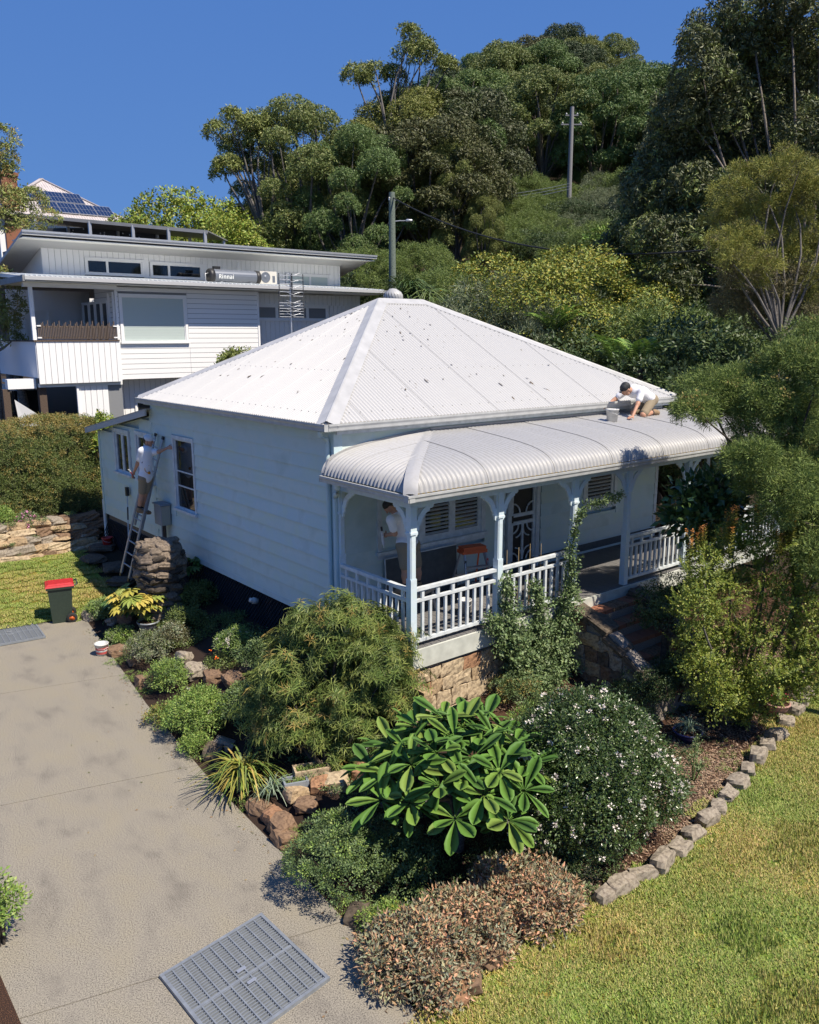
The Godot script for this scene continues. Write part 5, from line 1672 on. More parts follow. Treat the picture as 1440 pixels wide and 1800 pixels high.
# a thin gum whose clumps are read off one by one
func airy(label, u, v, d, clumps, ub, vb):
	var root = deep(ub, vb, d)
	var g = G(root.x, root.z)
	var o = thing("gum_tree", label, "tree", Vector3(root.x, g, root.z), 0.0, "gums behind the white house")
	var ts := start()
	limb(ts, Vector3(0, -0.5, 0), root - o.position, 0.3, 0.2, 0.03, 8)
	var domes = []
	for c in clumps:
		var p = deep(c[0], c[1], d + rf(-1.2, 1.2)) - o.position
		limb(ts, root - o.position, p, 0.10, 0.03, 0.07, 5)
		domes.append([p, rf(0.5, 0.85), 0.8])
		domes.append([p + Vector3(rf(-0.6, 0.6), rf(-0.4, 0.1), rf(-0.6, 0.6)), rf(0.35, 0.6), 0.8])
	for i in 5:
		var p = deep(lerpf(u - 60, u + 40, rng.randf()), v + rf(-5, 60), d) - o.position
		limb(ts, (root - o.position).lerp(p, 0.5), p, 0.05, 0.012, 0.06, 4)
	part(o, "trunk", finish(ts), "trunk_grey")
	part(o, "crown", crown(domes, "gum_olive", 10.0, 0.5), "leaf")

# ---------------------------------------------------------------- trees close to the cottage, clump by clump
func clumped(n, label, cat, d, clumps, rr, key, density, size, foot, extra = "", share = 0.0, trunk_mat = "trunk_dark", leaf_mat = "leaf", low = -0.5, jit = 0.6):
	var base = deep(foot[0], foot[1], d)
	var g = G(base.x, base.z)
	var o = thing(n, label, cat, Vector3(base.x, g, base.z))
	var ts := start()
	var fork = Vector3(0, maxf(0.4, (base.y - g)), 0)
	limb(ts, Vector3(0, -0.3, 0), fork, 0.16 * rr + 0.05, 0.10 * rr + 0.03, 0.04, 8)
	var domes = []
	for c in clumps:
		var p = deep(c[0], c[1], d + rf(-jit, jit)) - o.position
		limb(ts, fork, p, 0.05 * rr + 0.015, 0.012 * rr + 0.006, 0.1, 5)
		var r = rr * (c[2] if c.size() > 2 else 1.0)
		domes.append([p, r * rf(0.85, 1.1), rf(0.75, 0.95)])
		domes.append([p + rdir(rng) * r * 0.8, r * rf(0.5, 0.75), 0.85])
	part(o, "trunk", finish(ts), trunk_mat)
	part(o, "crown", crown(domes, key, density, size, extra, share, low, 0.42), leaf_mat)
	return o

func near_trees():
	clumped("gum_tree", "tall dark gum tree leaning over the slope beside the yellow wattle", "tree", 27.0, [[1260, 70], [1320, 30], [1390, 20], [1440, 60], [1235, 130], [1300, 120], [1370, 95], [1440, 150], [1205, 200], [1270, 200], [1345, 180], [1430, 230], [1175, 270], [1240, 280], [1310, 260], [1390, 270], [1150, 345], [1215, 360], [1285, 340], [1350, 330], [1120, 420], [1185, 435], [1245, 430], [1170, 500], [1230, 510], [1440, 320]], 1.15, "gum_dark", 12.0, 0.42, [1400, 560], "gum", 0.25, "trunk_pale", "leaf", -0.8, 1.6)
	clumped("wattle_tree", "yellow-green wattle with bare brown lower twigs at the right", "tree", 19.5, [[1285, 345], [1345, 310], [1405, 300], [1265, 388], [1325, 375], [1395, 360], [1440, 345], [1305, 425], [1365, 415], [1430, 425], [1395, 470], [1440, 490], [1290, 465], [1340, 470], [1270, 430], [1420, 540], [1450, 430], [1310, 300, 0.6], [1380, 275, 0.6]], 0.5, "wattle", 26.0, 0.34, [1370, 600], "dull", 0.12, "trunk_grey", "leaf_matt", -0.3, 0.7)
	clumped("wattle_tree", "sparse brownish wattle branches below the yellow crown", "tree", 20.0, [[1310, 480], [1360, 510], [1420, 540], [1300, 530], [1350, 560], [1420, 590]], 0.55, "dull", 22.0, 0.4, [1390, 640], "", 0.0, "trunk_grey", "leaf_matt", -0.8, 0.7)
	clumped("tea_tree", "soft green tea tree overhanging the end of the veranda roof", "tree", 13.6, [[1425, 600], [1395, 640], [1440, 660], [1245, 690], [1295, 680, 0.9], [1350, 705], [1222, 722, 0.8], [1275, 735, 0.9], [1330, 750], [1400, 730], [1440, 770], [1385, 790], [1320, 800], [1425, 840], [1350, 830]], 0.45, "tea", 75.0, 0.28, [1400, 960], "hedge_tip", 0.05, "trunk_dark", "leaf_matt", -0.4, 0.5)
	clumped("tea_tree", "soft green tea tree drooping beside the right-hand posts", "tree", 13.0, [[1300, 815, 0.7], [1335, 800, 0.8], [1335, 850], [1390, 830], [1390, 870], [1440, 850], [1440, 900], [1370, 905], [1420, 930], [1450, 980], [1490, 840], [1500, 900]], 0.42, "tea", 75.0, 0.28, [1560, 960], "", 0.0, "trunk_dark", "leaf_matt", -0.4, 0.4)
	# the upright glossy bush in front of the veranda's end
	var b = gat(1298, 1270)
	var o = thing("pomegranate_bush", "tall yellow-green bush of upright leafy shoots beside the lawn edging", "bush", b)
	var st := start()
	var ts := start()
	for c in [[1235, 1005], [1290, 960], [1345, 955], [1405, 975], [1445, 1010], [1225, 1070], [1280, 1040], [1340, 1030], [1400, 1050], [1445, 1090], [1220, 1130], [1275, 1120], [1335, 1110], [1395, 1130], [1440, 1160], [1240, 1180], [1300, 1190], [1360, 1195], [1415, 1200], [1265, 1225], [1325, 1235]]:
		var p = deep(c[0], c[1], 12.9 + rf(-0.45, 0.45)) - b
		limb(ts, Vector3(rf(-0.12, 0.12), -0.1, rf(-0.12, 0.12)), p, 0.035, 0.012, 0.05, 5)
		for i in 110:
			var v = rdir(rng)
			var q = p + v * 0.36 * pow(rng.randf(), 0.4)
			var up = (Vector3.UP * 0.7 + v * 0.8 + rdir(rng) * 0.6).normalized()
			if i % 3 == 0: put(st, S["pome"][rng.randi() % 3], q, up, rf(0.16, 0.36))
			else: put(st, S["pome_leaf"][rng.randi() % 3], q, up, rf(0.18, 0.3))
	for c in [[1283, 905], [1330, 900], [1280, 930], [1212, 955], [1235, 940], [1365, 940], [1385, 925]]:
		var p = deep(c[0], c[1] + 30, 12.9) - b
		for i in 7:
			put(st, S["pome_tip"][i % 2], p + Vector3(rf(-0.05, 0.05), rf(-0.15, 0.1), rf(-0.05, 0.05)), (Vector3.UP + rdir(rng) * 0.15).normalized(), rf(0.32, 0.5))
	part(o, "stem", finish(ts), "trunk_grey")
	part(o, "foliage", st.commit(), "leaf")
	clumped("bush", "dark glossy bush growing right of the front steps", "bush", 14.2, [[1150, 1050], [1185, 1035], [1165, 1080], [1200, 1070], [1140, 1085, 0.8]], 0.32, "glossy", 50.0, 0.22, [1170, 1110], "midgreen", 0.2, "trunk_dark", "leaf_gloss")
	clumped("broadleaf_plant", "dark big-leaved plant against the right veranda posts", "plant", 14.6, [[1225, 880], [1255, 870], [1240, 910], [1275, 900], [1220, 925], [1265, 935]], 0.32, "big", 26.0, 0.6, [1250, 1000], "", 0.0, "trunk_grey", "leaf_gloss")

# ---------------------------------------------------------------- the garden
func bush(n, label, base: Vector3, rad, hgt, key, density, size, extra = "", share = 0.0, leaf_mat = "leaf", group = "", domes_n = 7, low = -0.4) -> Node3D:
	var o = thing(n, label, "bush", base, 0.0, group)
	var ts := start()
	var domes = []
	for i in domes_n:
		var a = i * 2.4
		var t = sqrt((i + 0.3) / domes_n)
		var r = rad * rf(0.38, 0.52)
		var c = Vector3(cos(a) * (rad - r) * t * 1.1, maxf(r * 0.5, (hgt - r * 0.8) * (1.0 - 0.55 * t * t)), sin(a) * (rad - r) * t * 1.1)
		domes.append([c, r, 0.9])
		limb(ts, Vector3(rf(-0.05, 0.05), -0.08, rf(-0.05, 0.05)), c, 0.02 * hgt + 0.004, 0.006, 0.06, 4)
	part(o, "stem", finish(ts), "trunk_dark")
	part(o, "foliage", crown(domes, key, density, size, extra, share, low), leaf_mat)
	o.set_meta("domes", domes)
	return o

func blossoms(o, key, count, size, mat_key = "petal"):
	var st := start()
	var domes = o.get_meta("domes")
	for i in count:
		var d = domes[rng.randi() % domes.size()]
		var v = rdir(rng)
		v.y = v.y * 0.75 + 0.2
		v = v.normalized()
		var k = S[key]
		put(st, k[rng.randi() % k.size()], d[0] + Vector3(v.x, v.y * d[2], v.z) * d[1] * 1.08, (v + Vector3.UP * 0.4).normalized(), size * rf(0.7, 1.3))
	part(o, "blossom", st.commit(), mat_key).set_meta("kind", "stuff")

func tuft(n, label, base: Vector3, key, count, size, spread = 0.1, cat = "plant", mat_key = "leaf", group = ""):
	var st := start()
	for i in count:
		put(st, S[key][rng.randi() % S[key].size()], Vector3(rf(-spread, spread), rf(-0.02, 0.04), rf(-spread, spread)), (Vector3.UP + rdir(rng) * 0.2).normalized(), size * rf(0.8, 1.2))
	var o = single(n, label, cat, st.commit(), mat_key, Transform3D(Basis(), base), group)
	return o

func frangipani():
	var b = gat(800, 1492)
	var o = thing("frangipani", "frangipani with large paddle leaves in rosettes on a grey trunk", "tree", b)
	# leaf shapes
	var shapes = []
	for k in 3:
		var st := start()
		st.set_smooth_group(1)
		var prof = [[0.0, 0.008], [0.12, 0.02], [0.3, 0.055], [0.5, 0.088], [0.7, 0.108], [0.85, 0.09], [0.95, 0.045], [1.0, 0.004]]
		var L = [0.40, 0.36, 0.33][k]
		for i in prof.size() - 1:
			var p = prof[i]; var q = prof[i + 1]
			var y0 = -0.30 * p[0] * p[0] * (0.5 + 0.35 * k) * L; var y1 = -0.30 * q[0] * q[0] * (0.5 + 0.35 * k) * L
			for s in [-1, 1]:
				var w0 = p[1] * L * 2.0 * s; var w1 = q[1] * L * 2.0 * s
				quad(st, Vector3(p[0] * L, y0, 0), Vector3(q[0] * L, y1, 0), Vector3(q[0] * L, y1 + absf(w1) * 0.09, w1), Vector3(p[0] * L, y0 + absf(w0) * 0.09, w0))
		shapes.append(finish(st))
	for k in [["frangi_a", lin(0.105, 0.215, 0.035)], ["frangi_b", lin(0.08, 0.175, 0.03)], ["frangi_c", lin(0.14, 0.24, 0.04)], ["frangi_d", lin(0.17, 0.255, 0.05)], ["frangi_e", lin(0.07, 0.15, 0.03)], ["frangi_yellow", lin(0.42, 0.30, 0.04)]]:
		var m = mat(k[0], k[1], 0.55)
		m.metallic_specular = 0.35
		m.backlight_enabled = true
		m.backlight = grey(0.16)
	var ts := start()
	limb(ts, Vector3(0, -0.2, 0), Vector3(0.05, 0.55, 0), 0.10, 0.085, 0.03, 9)
	var tips = []
	for i in 42:
		var t = sqrt((i + 0.4) / 42.0)
		var a = i * 2.4
		var r = 1.12 * t
		tips.append(Vector3(cos(a) * r, 1.62 - 0.62 * t * t + rf(-0.08, 0.08), sin(a) * r))
	var forks = []
	for i in 6:
		var a = i * TAU / 6 + 0.3
		var f = Vector3(cos(a) * 0.42, 0.98 + rf(-0.06, 0.06), sin(a) * 0.42)
		forks.append(f)
		limb(ts, Vector3(0.05, 0.5, 0), f, 0.075, 0.05, 0.05, 7)
	for p in tips:
		var best = forks[0]
		for f in forks:
			if f.distance_to(p) < best.distance_to(p): best = f
		limb(ts, best, p - Vector3.UP * 0.06, 0.042, 0.026, 0.05, 6)
	part(o, "trunk", finish(ts), "trunk_grey")
	var rest := start()
	var names = ["frangi_a", "frangi_a", "frangi_b", "frangi_c", "frangi_d", "frangi_e"]
	for i in tips.size():
		var tilt = Vector3(tips[i].x, 0, tips[i].z) * 0.35
		for j in 11:
			var a = j * 2.4 + i
			var elev = lerpf(0.85, -0.4, j / 10.0) + rf(-0.15, 0.15)
			var d = Basis(Vector3.UP, a) * Basis(Vector3.BACK, elev)
			var lean = Basis(Quaternion(Vector3.UP, (Vector3.UP + tilt).normalized()))
			var mk = names[rng.randi() % 6]
			if (i == 24 or i == 19 or i == 37 or i == 33) and j > 7: mk = "frangi_yellow"
			var lx = Transform3D((lean * d).scaled(Vector3(rf(0.7, 1.25), 1.0, rf(0.8, 1.15))), tips[i] + lean * d * Vector3(0.02, 0, 0))
			if (i * 11 + j) % 11 < 7 or i > 38: part(o, "leaf", shapes[j % 3], mk, lx)
			else: rest.append_from(shapes[j % 3], 0, lx)
	part(o, "lower_leaves", rest.commit(), "frangi_a").set_meta("kind", "stuff")
	var fl := start()
	for i in 3:
		put(fl, S["white_flower"][0], tips[24] + Vector3(rf(-0.05, 0.05), 0.08, rf(-0.05, 0.05)), Vector3.UP, 0.1)
	part(o, "blossom", fl.commit(), "petal")

func garden():
	frangipani()
	# the white-flowered glossy bush
	var b = gat(1065, 1505)
	var o = bush("hawthorn_bush", "rounded dark glossy bush dotted with white flower clusters", b + Vector3(0.12, 0, -0.45), 1.22, 1.9, "glossy", 75.0, 0.22, "midgreen", 0.12, "leaf_gloss", "", 18, -0.8)
	blossoms(o, "white_flower", 480, 0.075)
	# bottlebrush
	b = gat(575, 1345)
	o = thing("bottlebrush", "weeping bottlebrush bush with narrow leaves and bronze tips by the veranda corner", "bush", b)
	var st := start()
	var ts := start()
	for c in [[480, 1215], [465, 1250], [490, 1300], [700, 1200], [685, 1250], [600, 1090], [540, 1110], [650, 1110], [510, 1150], [580, 1140], [640, 1150], [690, 1140], [500, 1200], [560, 1190], [620, 1190], [675, 1185], [505, 1250], [555, 1245], [610, 1240], [660, 1230], [520, 1290], [570, 1290], [630, 1280], [540, 1320], [600, 1320]]:
		var p = deep(c[0], c[1], 12.0 + rf(-0.55, 0.55)) - b
		limb(ts, Vector3(rf(-0.1, 0.1), -0.1, rf(-0.1, 0.1)), p, 0.04, 0.012, 0.06, 5)
		for i in 62:
			var v = rdir(rng)
			v.y = v.y * 0.7 + 0.2
			var up = (v + Vector3.UP * 0.5 + rdir(rng) * 0.3).normalized()
			var k = S["bottle_tip"] if rng.randf() < 0.12 else S["bottle"]
			put(st, k[rng.randi() % k.size()], p + v * rf(0.0, 0.26), up, rf(0.36, 0.52))
	part(o, "stem", finish(ts), "trunk_dark")
	part(o, "foliage", st.commit(), "leaf")
	# low shrubs from the bin to the lawn corner: [name, label, u, v, radius, height, key, density, size, extra, share]
	for q in [
		["shrub", "small-leaved green shrub spilling on the driveway below the frangipani", 590, 1570, 0.62, 0.95, "midgreen", 90, 0.16, "fresh", 0.2],
		["shrub", "dark small-leaved shrub under the left side of the frangipani", 690, 1540, 0.6, 0.6, "midgreen", 60, 0.18, "glossy", 0.5],
		["succulent_shrub", "drying brown and grey shrub at the lawn's corner by the driveway", 740, 1710, 0.66, 0.5, "dry_grey", 58, 0.25, "dry", 0.45],
		["succulent_shrub", "reddish-brown dry shrub spreading toward the stone edging", 930, 1595, 0.66, 0.42, "dry", 58, 0.24, "dry_grey", 0.35],
		["succulent_shrub", "brown dry shrub in the middle, between the grey one and the reddish one", 830, 1645, 0.55, 0.4, "dry", 58, 0.24, "dry_grey", 0.5],
		["leafy_shrub", "bright green leafy shrub on the driveway edge with a white daisy", 350, 1290, 0.6, 0.72, "fresh", 75, 0.2, "", 0.0],
		["leafy_shrub", "bright green leafy shrub in front of the marigolds", 300, 1215, 0.42, 0.6, "fresh", 80, 0.19, "midgreen", 0.3],
		["leafy_shrub", "yellowish leafy shrub low on the driveway edge", 290, 1275, 0.32, 0.35, "fresh", 80, 0.18, "hedge_tip", 0.4],
		["leafy_shrub", "pale green tuft on the kerb below the daisy shrub", 345, 1325, 0.26, 0.32, "fresh", 100, 0.16, "", 0.0],
		["leafy_shrub", "green leafy shrub left of the bottlebrush", 440, 1270, 0.5, 0.65, "midgreen", 75, 0.2, "fresh", 0.4],
		["grey_shrub", "grey-green woody shrub beside the paint bucket", 265, 1160, 0.52, 0.55, "silver", 85, 0.17, "hedge", 0.3],
		["grey_shrub", "brownish woody shrub behind the grey-green one", 305, 1140, 0.36, 0.5, "dull", 60, 0.22, "silver", 0.3],
		["leafy_shrub", "low leafy plant beside the wheelie bin", 185, 1085, 0.42, 0.4, "midgreen", 75, 0.2, "fresh", 0.3],
		["leafy_shrub", "low leafy plant with pale leaves by the bucket", 215, 1130, 0.36, 0.3, "fresh", 75, 0.18, "silver", 0.3],
		["daisy_bush", "shaded daisy bush with white flowers below the side wall", 415, 1150, 0.42, 0.5, "fresh", 80, 0.17, "midgreen", 0.5],
		["fern_bush", "dark leafy bush in the shade under the side wall", 330, 1110, 0.45, 0.5, "hedge", 60, 0.2, "", 0.0],
		["fern_bush", "dark shaded bush between the daisies and the bottlebrush", 470, 1180, 0.5, 0.6, "midgreen", 60, 0.2, "glossy", 0.4],
		["fern_bush", "dark ferny bush right of the palm stump", 350, 1060, 0.45, 0.45, "hedge", 60, 0.2, "", 0.0],
		["leafy_shrub", "green shrub at the foot of the bottlebrush", 640, 1330, 0.4, 0.5, "midgreen", 75, 0.18, "fresh", 0.5],
		["leafy_shrub", "small bush under the climbing rose by the stone wall", 905, 1235, 0.45, 0.55, "midgreen", 75, 0.18, "hedge_tip", 0.2],
		["leafy_shrub", "pale green shrub between the frangipani and the glossy flowered bush", 935, 1300, 0.38, 0.6, "fresh", 75, 0.17, "midgreen", 0.5],
		["fern_bush", "dark leafy bush against the step wall", 1130, 1260, 0.55, 0.8, "glossy", 60, 0.2, "", 0.0],
		["fern_bush", "dark leafy bush in the shade behind the potted plants", 1180, 1240, 0.5, 0.9, "glossy", 60, 0.2, "midgreen", 0.2],
		["leafy_shrub", "lime green ground plant behind the grey dry shrub", 680, 1640, 0.32, 0.28, "fresh", 80, 0.16, "lime", 0.2],
		["leafy_shrub", "small leafy plant behind the pink-potted flowers", 1345, 1235, 0.35, 0.4, "midgreen", 70, 0.2, "fresh", 0.4],
		["leafy_shrub", "bright plant with round leaves at the edge of the bark strip", 2, 1660, 0.25, 0.75, "fresh", 45, 0.3, "", 0.0],
	]:
		var s = bush(q[0], q[1], gat(q[2], q[3]), q[4], q[5], q[6], q[7], q[8], q[9], q[10], "leaf", "garden shrubs", 8, -0.5)
		if q[0] == "daisy_bush": blossoms(s, "white_flower", 34, 0.05)
		if q[1].ends_with("white daisy"): blossoms(s, "white_flower", 3, 0.09)
		s.remove_meta("domes")
	# ground cover in the shade
	for q in [[300, 1095], [385, 1095], [430, 1115], [475, 1130], [395, 1165], [450, 1215], [505, 1225], [330, 1130], [360, 1110], [290, 1060], [530, 1180], [420, 1085]]:
		tuft("ground_cover", "low dark ground cover in the shade under the side wall", gat(q[0], q[1]), "hedge", 42, 0.2, 0.34, "plant", "leaf", "ground cover under the side wall")
	for q in [[660, 1480], [740, 1530], [840, 1540], [900, 1490], [760, 1480], [690, 1590], [960, 1530], [640, 1430], [720, 1420], [800, 1580], [880, 1430], [560, 1340], [600, 1370], [960, 1440], [1040, 1525], [985, 1560], [1010, 1500]]:
		tuft("ground_cover", "low leafy ground cover in the shade under the frangipani", gat(q[0], q[1]), "midgreen", 46, 0.17, 0.34, "plant", "leaf", "ground cover under the frangipani")
	for q in [[1010, 1250], [965, 1240], [1060, 1265], [1110, 1300], [1160, 1320], [1230, 1250], [1090, 1240]]:
		tuft("ground_cover", "low glossy ground cover at the foot of the step wall", gat(q[0], q[1]), "glossy", 46, 0.2, 0.36, "plant", "leaf", "ground cover by the step wall")
	for q in [[590, 1530], [620, 1600], [660, 1660], [700, 1730], [535, 1470], [440, 1410], [410, 1370], [235, 1190], [205, 1165], [260, 1215]]:
		tuft("weeds", "straggling green weeds along the edge of the driveway", gat(q[0], q[1]), "fresh", 26, 0.1, 0.2, "weeds", "leaf", "weeds along the driveway edge")
	# strap-leaved plants
	tuft("daylily", "arching yellow-green strap-leaved clump on the driveway edge", gat(428, 1385), "daylily", 5, 0.85, 0.12)
	tuft("daylily", "strap-leaved clump above the bright green leafy shrub", gat(500, 1265), "grassy", 4, 0.6, 0.12)
	tuft("daylily", "strap-leaved clump under the bottlebrush's left side", gat(540, 1290), "grassy", 4, 0.7, 0.15)
	tuft("aloe", "pale grey-green strappy plant in front of the concrete trough", gat(480, 1400), "aloe", 4, 0.5, 0.015)
	tuft("aloe", "pale succulent at the start of the stone edging", gat(1030, 1545), "silver", 9, 0.16, 0.12)
	tuft("marigold", "orange marigold flowers above the rocks", gat(383, 1190) + Vector3(0, 0.32, 0), "orange_flower", 1, 0.08, 0.02)
	tuft("marigold", "orange flower in the shade near the marigolds", gat(372, 1178) + Vector3(0, 0.35, 0), "orange_flower", 1, 0.06, 0.02)
	tuft("ivy_plant", "dark trailing plant under the frangipani beside the shrub", gat(720, 1600), "midgreen", 60, 0.14, 0.4)
	tuft("ivy_plant", "trailing plant on the soil right of the frangipani trunk", gat(870, 1500), "midgreen", 50, 0.13, 0.35)
	tuft("agave", "pale spiky plant in the blue pot's shade", gat(1205, 1290), "aloe", 5, 0.45, 0.015)
	tuft("weeds", "low weeds beside the stone edging of the right bed", gat(1270, 1330), "fresh", 60, 0.09, 0.5)
	tuft("weeds", "low weeds by the rocks at the driveway corner", gat(600, 1500), "fresh", 40, 0.09, 0.35)
	tuft("weeds", "mossy weeds beside the trough under the bottlebrush", gat(640, 1380), "fresh", 90, 0.07, 0.45)
	# philodendron round the palm stump
	tuft("philodendron", "yellowing cut-leaved philodendron in front of the palm stump", gat(258, 1092) + Vector3(0, 0.22, 0), "philodendron", 12, 0.6, 0.36)
	tuft("philodendron", "green cut-leaved philodendron left of the yellowing one", gat(222, 1085), "philodendron_green", 3, 0.55, 0.18)
	tuft("philodendron", "green cut-leaved plant right of the palm stump", gat(330, 1040) + Vector3(0, 0.35, 0), "philodendron_green", 2, 0.5, 0.12)
	# the climbing rose on the railing
	st = start()
	ts = start()
	var rb = gat(930, 1215)
	var ro = thing("climbing_rose", "climbing rose over the railing and up the veranda post", "climber", rb)
	var paths = [[[930, 1215], [905, 1130], [890, 1070], [892, 1010]], [[930, 1215], [945, 1130], [950, 1070], [938, 1025]], [[935, 1215], [980, 1130], [1000, 1040], [1005, 970], [1012, 920], [1030, 890], [1060, 882], [1092, 872]], [[930, 1215], [915, 1150], [870, 1110], [860, 1085]], [[940, 1215], [985, 1180], [990, 1140]]]
	for pth in paths:
		var pts = []
		for c in pth:
			var ray = pix(c[0], c[1])
			pts.append(EYE + ray * ((0.14 + rf(0.0, 0.12) - EYE.z) / ray.z) - rb)
		pts[0] = Vector3(rf(-0.05, 0.05), -0.1, rf(-0.05, 0.05))
		add_tube(ts, pts, 0.009, 5)
		for i in pts.size() - 1:
			var L = pts[i].distance_to(pts[i + 1])
			var n = int(L * [190.0, 190.0, 80.0, 45.0, 30.0, 36.0, 40.0][i])
			var sprd = [0.38, 0.36, 0.13, 0.05, 0.04, 0.05, 0.05][i]
			for k in n:
				var t = rng.randf()
				put(st, S["rose"][rng.randi() % 3], pts[i].lerp(pts[i + 1], t) + rdir(rng) * sprd * rng.randf(), (Vector3(0, 0.6, 0.6) + rdir(rng) * 0.7).normalized(), rf(0.14, 0.24))
	part(ro, "stem", finish(ts), "stem_green")
	part(ro, "foliage", st.commit(), "leaf")
	st = start()
	var tipp = EYE + pix(1092, 872) * ((0.2 - EYE.z) / pix(1092, 872).z) - rb
	put(st, S["pink_flower"][0], tipp, Vector3.UP, 0.07)
	part(ro, "blossom", st.commit(), "petal")
	# the small rose in the mulch
	b = gat(1218, 1372)
	var sr = thing("rose_bush", "thin young rose with few leaves standing in the mulch", "bush", b)
	st = start()
	ts = start()
	for e in [[-0.18, 0.42, 0.05], [0.05, 0.62, 0.0], [0.2, 0.5, -0.08], [-0.05, 0.35, 0.15]]:
		var tip2 = Vector3(e[0], e[1], e[2])
		limb(ts, Vector3(0, -0.05, 0), tip2, 0.012, 0.006, 0.05, 5)
		for k in 9:
			put(st, S["rose"][k % 3], tip2 * rf(0.6, 1.0) + rdir(rng) * 0.05, (Vector3.UP + rdir(rng)).normalized(), 0.12)
	part(sr, "stem", finish(ts), "stem_green")
	part(sr, "foliage", st.commit(), "leaf")
	# the hedge behind the rock wall and what grows at its foot
	var hd = thing("hedge", "tall clipped hedge with bronze tips beside the lean-to", "hedge", Vector3(-3.2, 1.0, -15.9))
	st = start()
	for i in 6200:
		var f = rng.randf()
		var p: Vector3
		var up: Vector3
		if f < 0.66:
			p = Vector3(rf(-4.5, 3.75), rf(-0.1, 2.6), 0.62 + 0.10 * sin(rng.randf() * 6.0))
			up = Vector3(0, 0.35, 1)
		elif f < 0.9:
			p = Vector3(rf(-4.5, 3.8), 2.58 + rf(-0.05, 0.14), rf(-0.7, 0.62))
			up = Vector3.UP
		else:
			p = Vector3(3.7 + rf(-0.1, 0.12), rf(-0.1, 2.55), rf(-0.6, 0.6))
			up = Vector3(1, 0.3, 0.2)
		p += Vector3(0, 0.06 * sin(p.x * 3.0), 0.08 * sin(p.x * 2.3 + p.y * 2.0))
		var tipk = p.y > 2.3 and rng.randf() < 0.75 or rng.randf() < 0.2
		var k = S["hedge_tip"] if tipk else S["hedge"]
		put(st, k[rng.randi() % k.size()], p, (up + rdir(rng) * 0.35).normalized(), rf(0.17, 0.27))
	ts = start()
	for i in 9:
		limb(ts, Vector3(-4.2 + i * 0.9, -0.1, rf(-0.1, 0.1)), Vector3(-4.2 + i * 0.9 + rf(-0.2, 0.2), 1.9, 0.1), 0.05, 0.02, 0.05, 5)
		if i < 8:
			limb(ts, Vector3(-4.2 + i * 0.9, 0.2, 0), Vector3(-4.2 + (i + 1) * 0.9, 0.25, 0), 0.03, 0.02, 0.02, 4)
	part(hd, "stem", finish(ts), "trunk_dark")
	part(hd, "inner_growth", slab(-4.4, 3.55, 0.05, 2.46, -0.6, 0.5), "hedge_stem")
	part(hd, "foliage", st.commit(), "leaf")
	bush("leafy_shrub", "bright green shrub on the end of the hedge above the lean-to", Vector3(0.9, 2.2, -15.8), 0.8, 1.5, "lime", 30.0, 0.36, "fresh", 0.3, "leaf", "", 8)
	for q in [[15, 960], [60, 945], [35, 975], [100, 930], [20, 925], [75, 915], [125, 905]]:
		tuft("weeds", "small plant rooted between the stones of the rock wall", on_z(q[0], q[1], -13.6 - (985 - q[1]) * 0.006), "midgreen", 14, 0.14, 0.14, "weeds", "leaf", "plants in the rock wall")
	bush("leafy_shrub", "bright broad-leaved plant on top of the rock wall", Vector3(-2.35, 1.0, -14.5), 0.3, 0.5, "fresh", 60.0, 0.3, "", 0.0, "leaf")
	o = bush("flower_bush", "pink flowering plant on top of the rock wall", Vector3(-1.75, 0.95, -14.35), 0.32, 0.4, "midgreen", 60.0, 0.2, "", 0.0, "leaf")
	blossoms(o, "pink_flower", 60, 0.08)
	bush("leafy_shrub", "olive shrub poking above the hip of the cottage by the antenna", Vector3(3.9, 5.2, -12.3) - Vector3(0.3, 1.6, 0), 0.8, 2.1, "gum_olive", 26.0, 0.36, "hedge", 0.3, "leaf")
	for e in get_children():
		if e.has_meta("domes"): e.remove_meta("domes")

# ---------------------------------------------------------------- lawns
func blades(n, half, h, cols, sd) -> ArrayMesh:
	var r := RandomNumberGenerator.new()
	r.seed = sd
	var st := start()
	st.set_smooth_group(-1)
	for i in n:
		var p = Vector3(r.randf_range(-half, half), 0, r.randf_range(-half, half))
		var a = r.randf() * TAU
		var lean = Vector3(cos(a), 0, sin(a)) * r.randf_range(0.3, 1.0) * h
		var w = Vector3(-sin(a), 0, cos(a)) * 0.0065
		var c = tint(r, cols[r.randi() % cols.size()], 0.25)
		st.set_color(c)
		tri(st, p - w, p + w, p + lean + Vector3.UP * h * r.randf_range(0.5, 1.1))
	return finish(st)

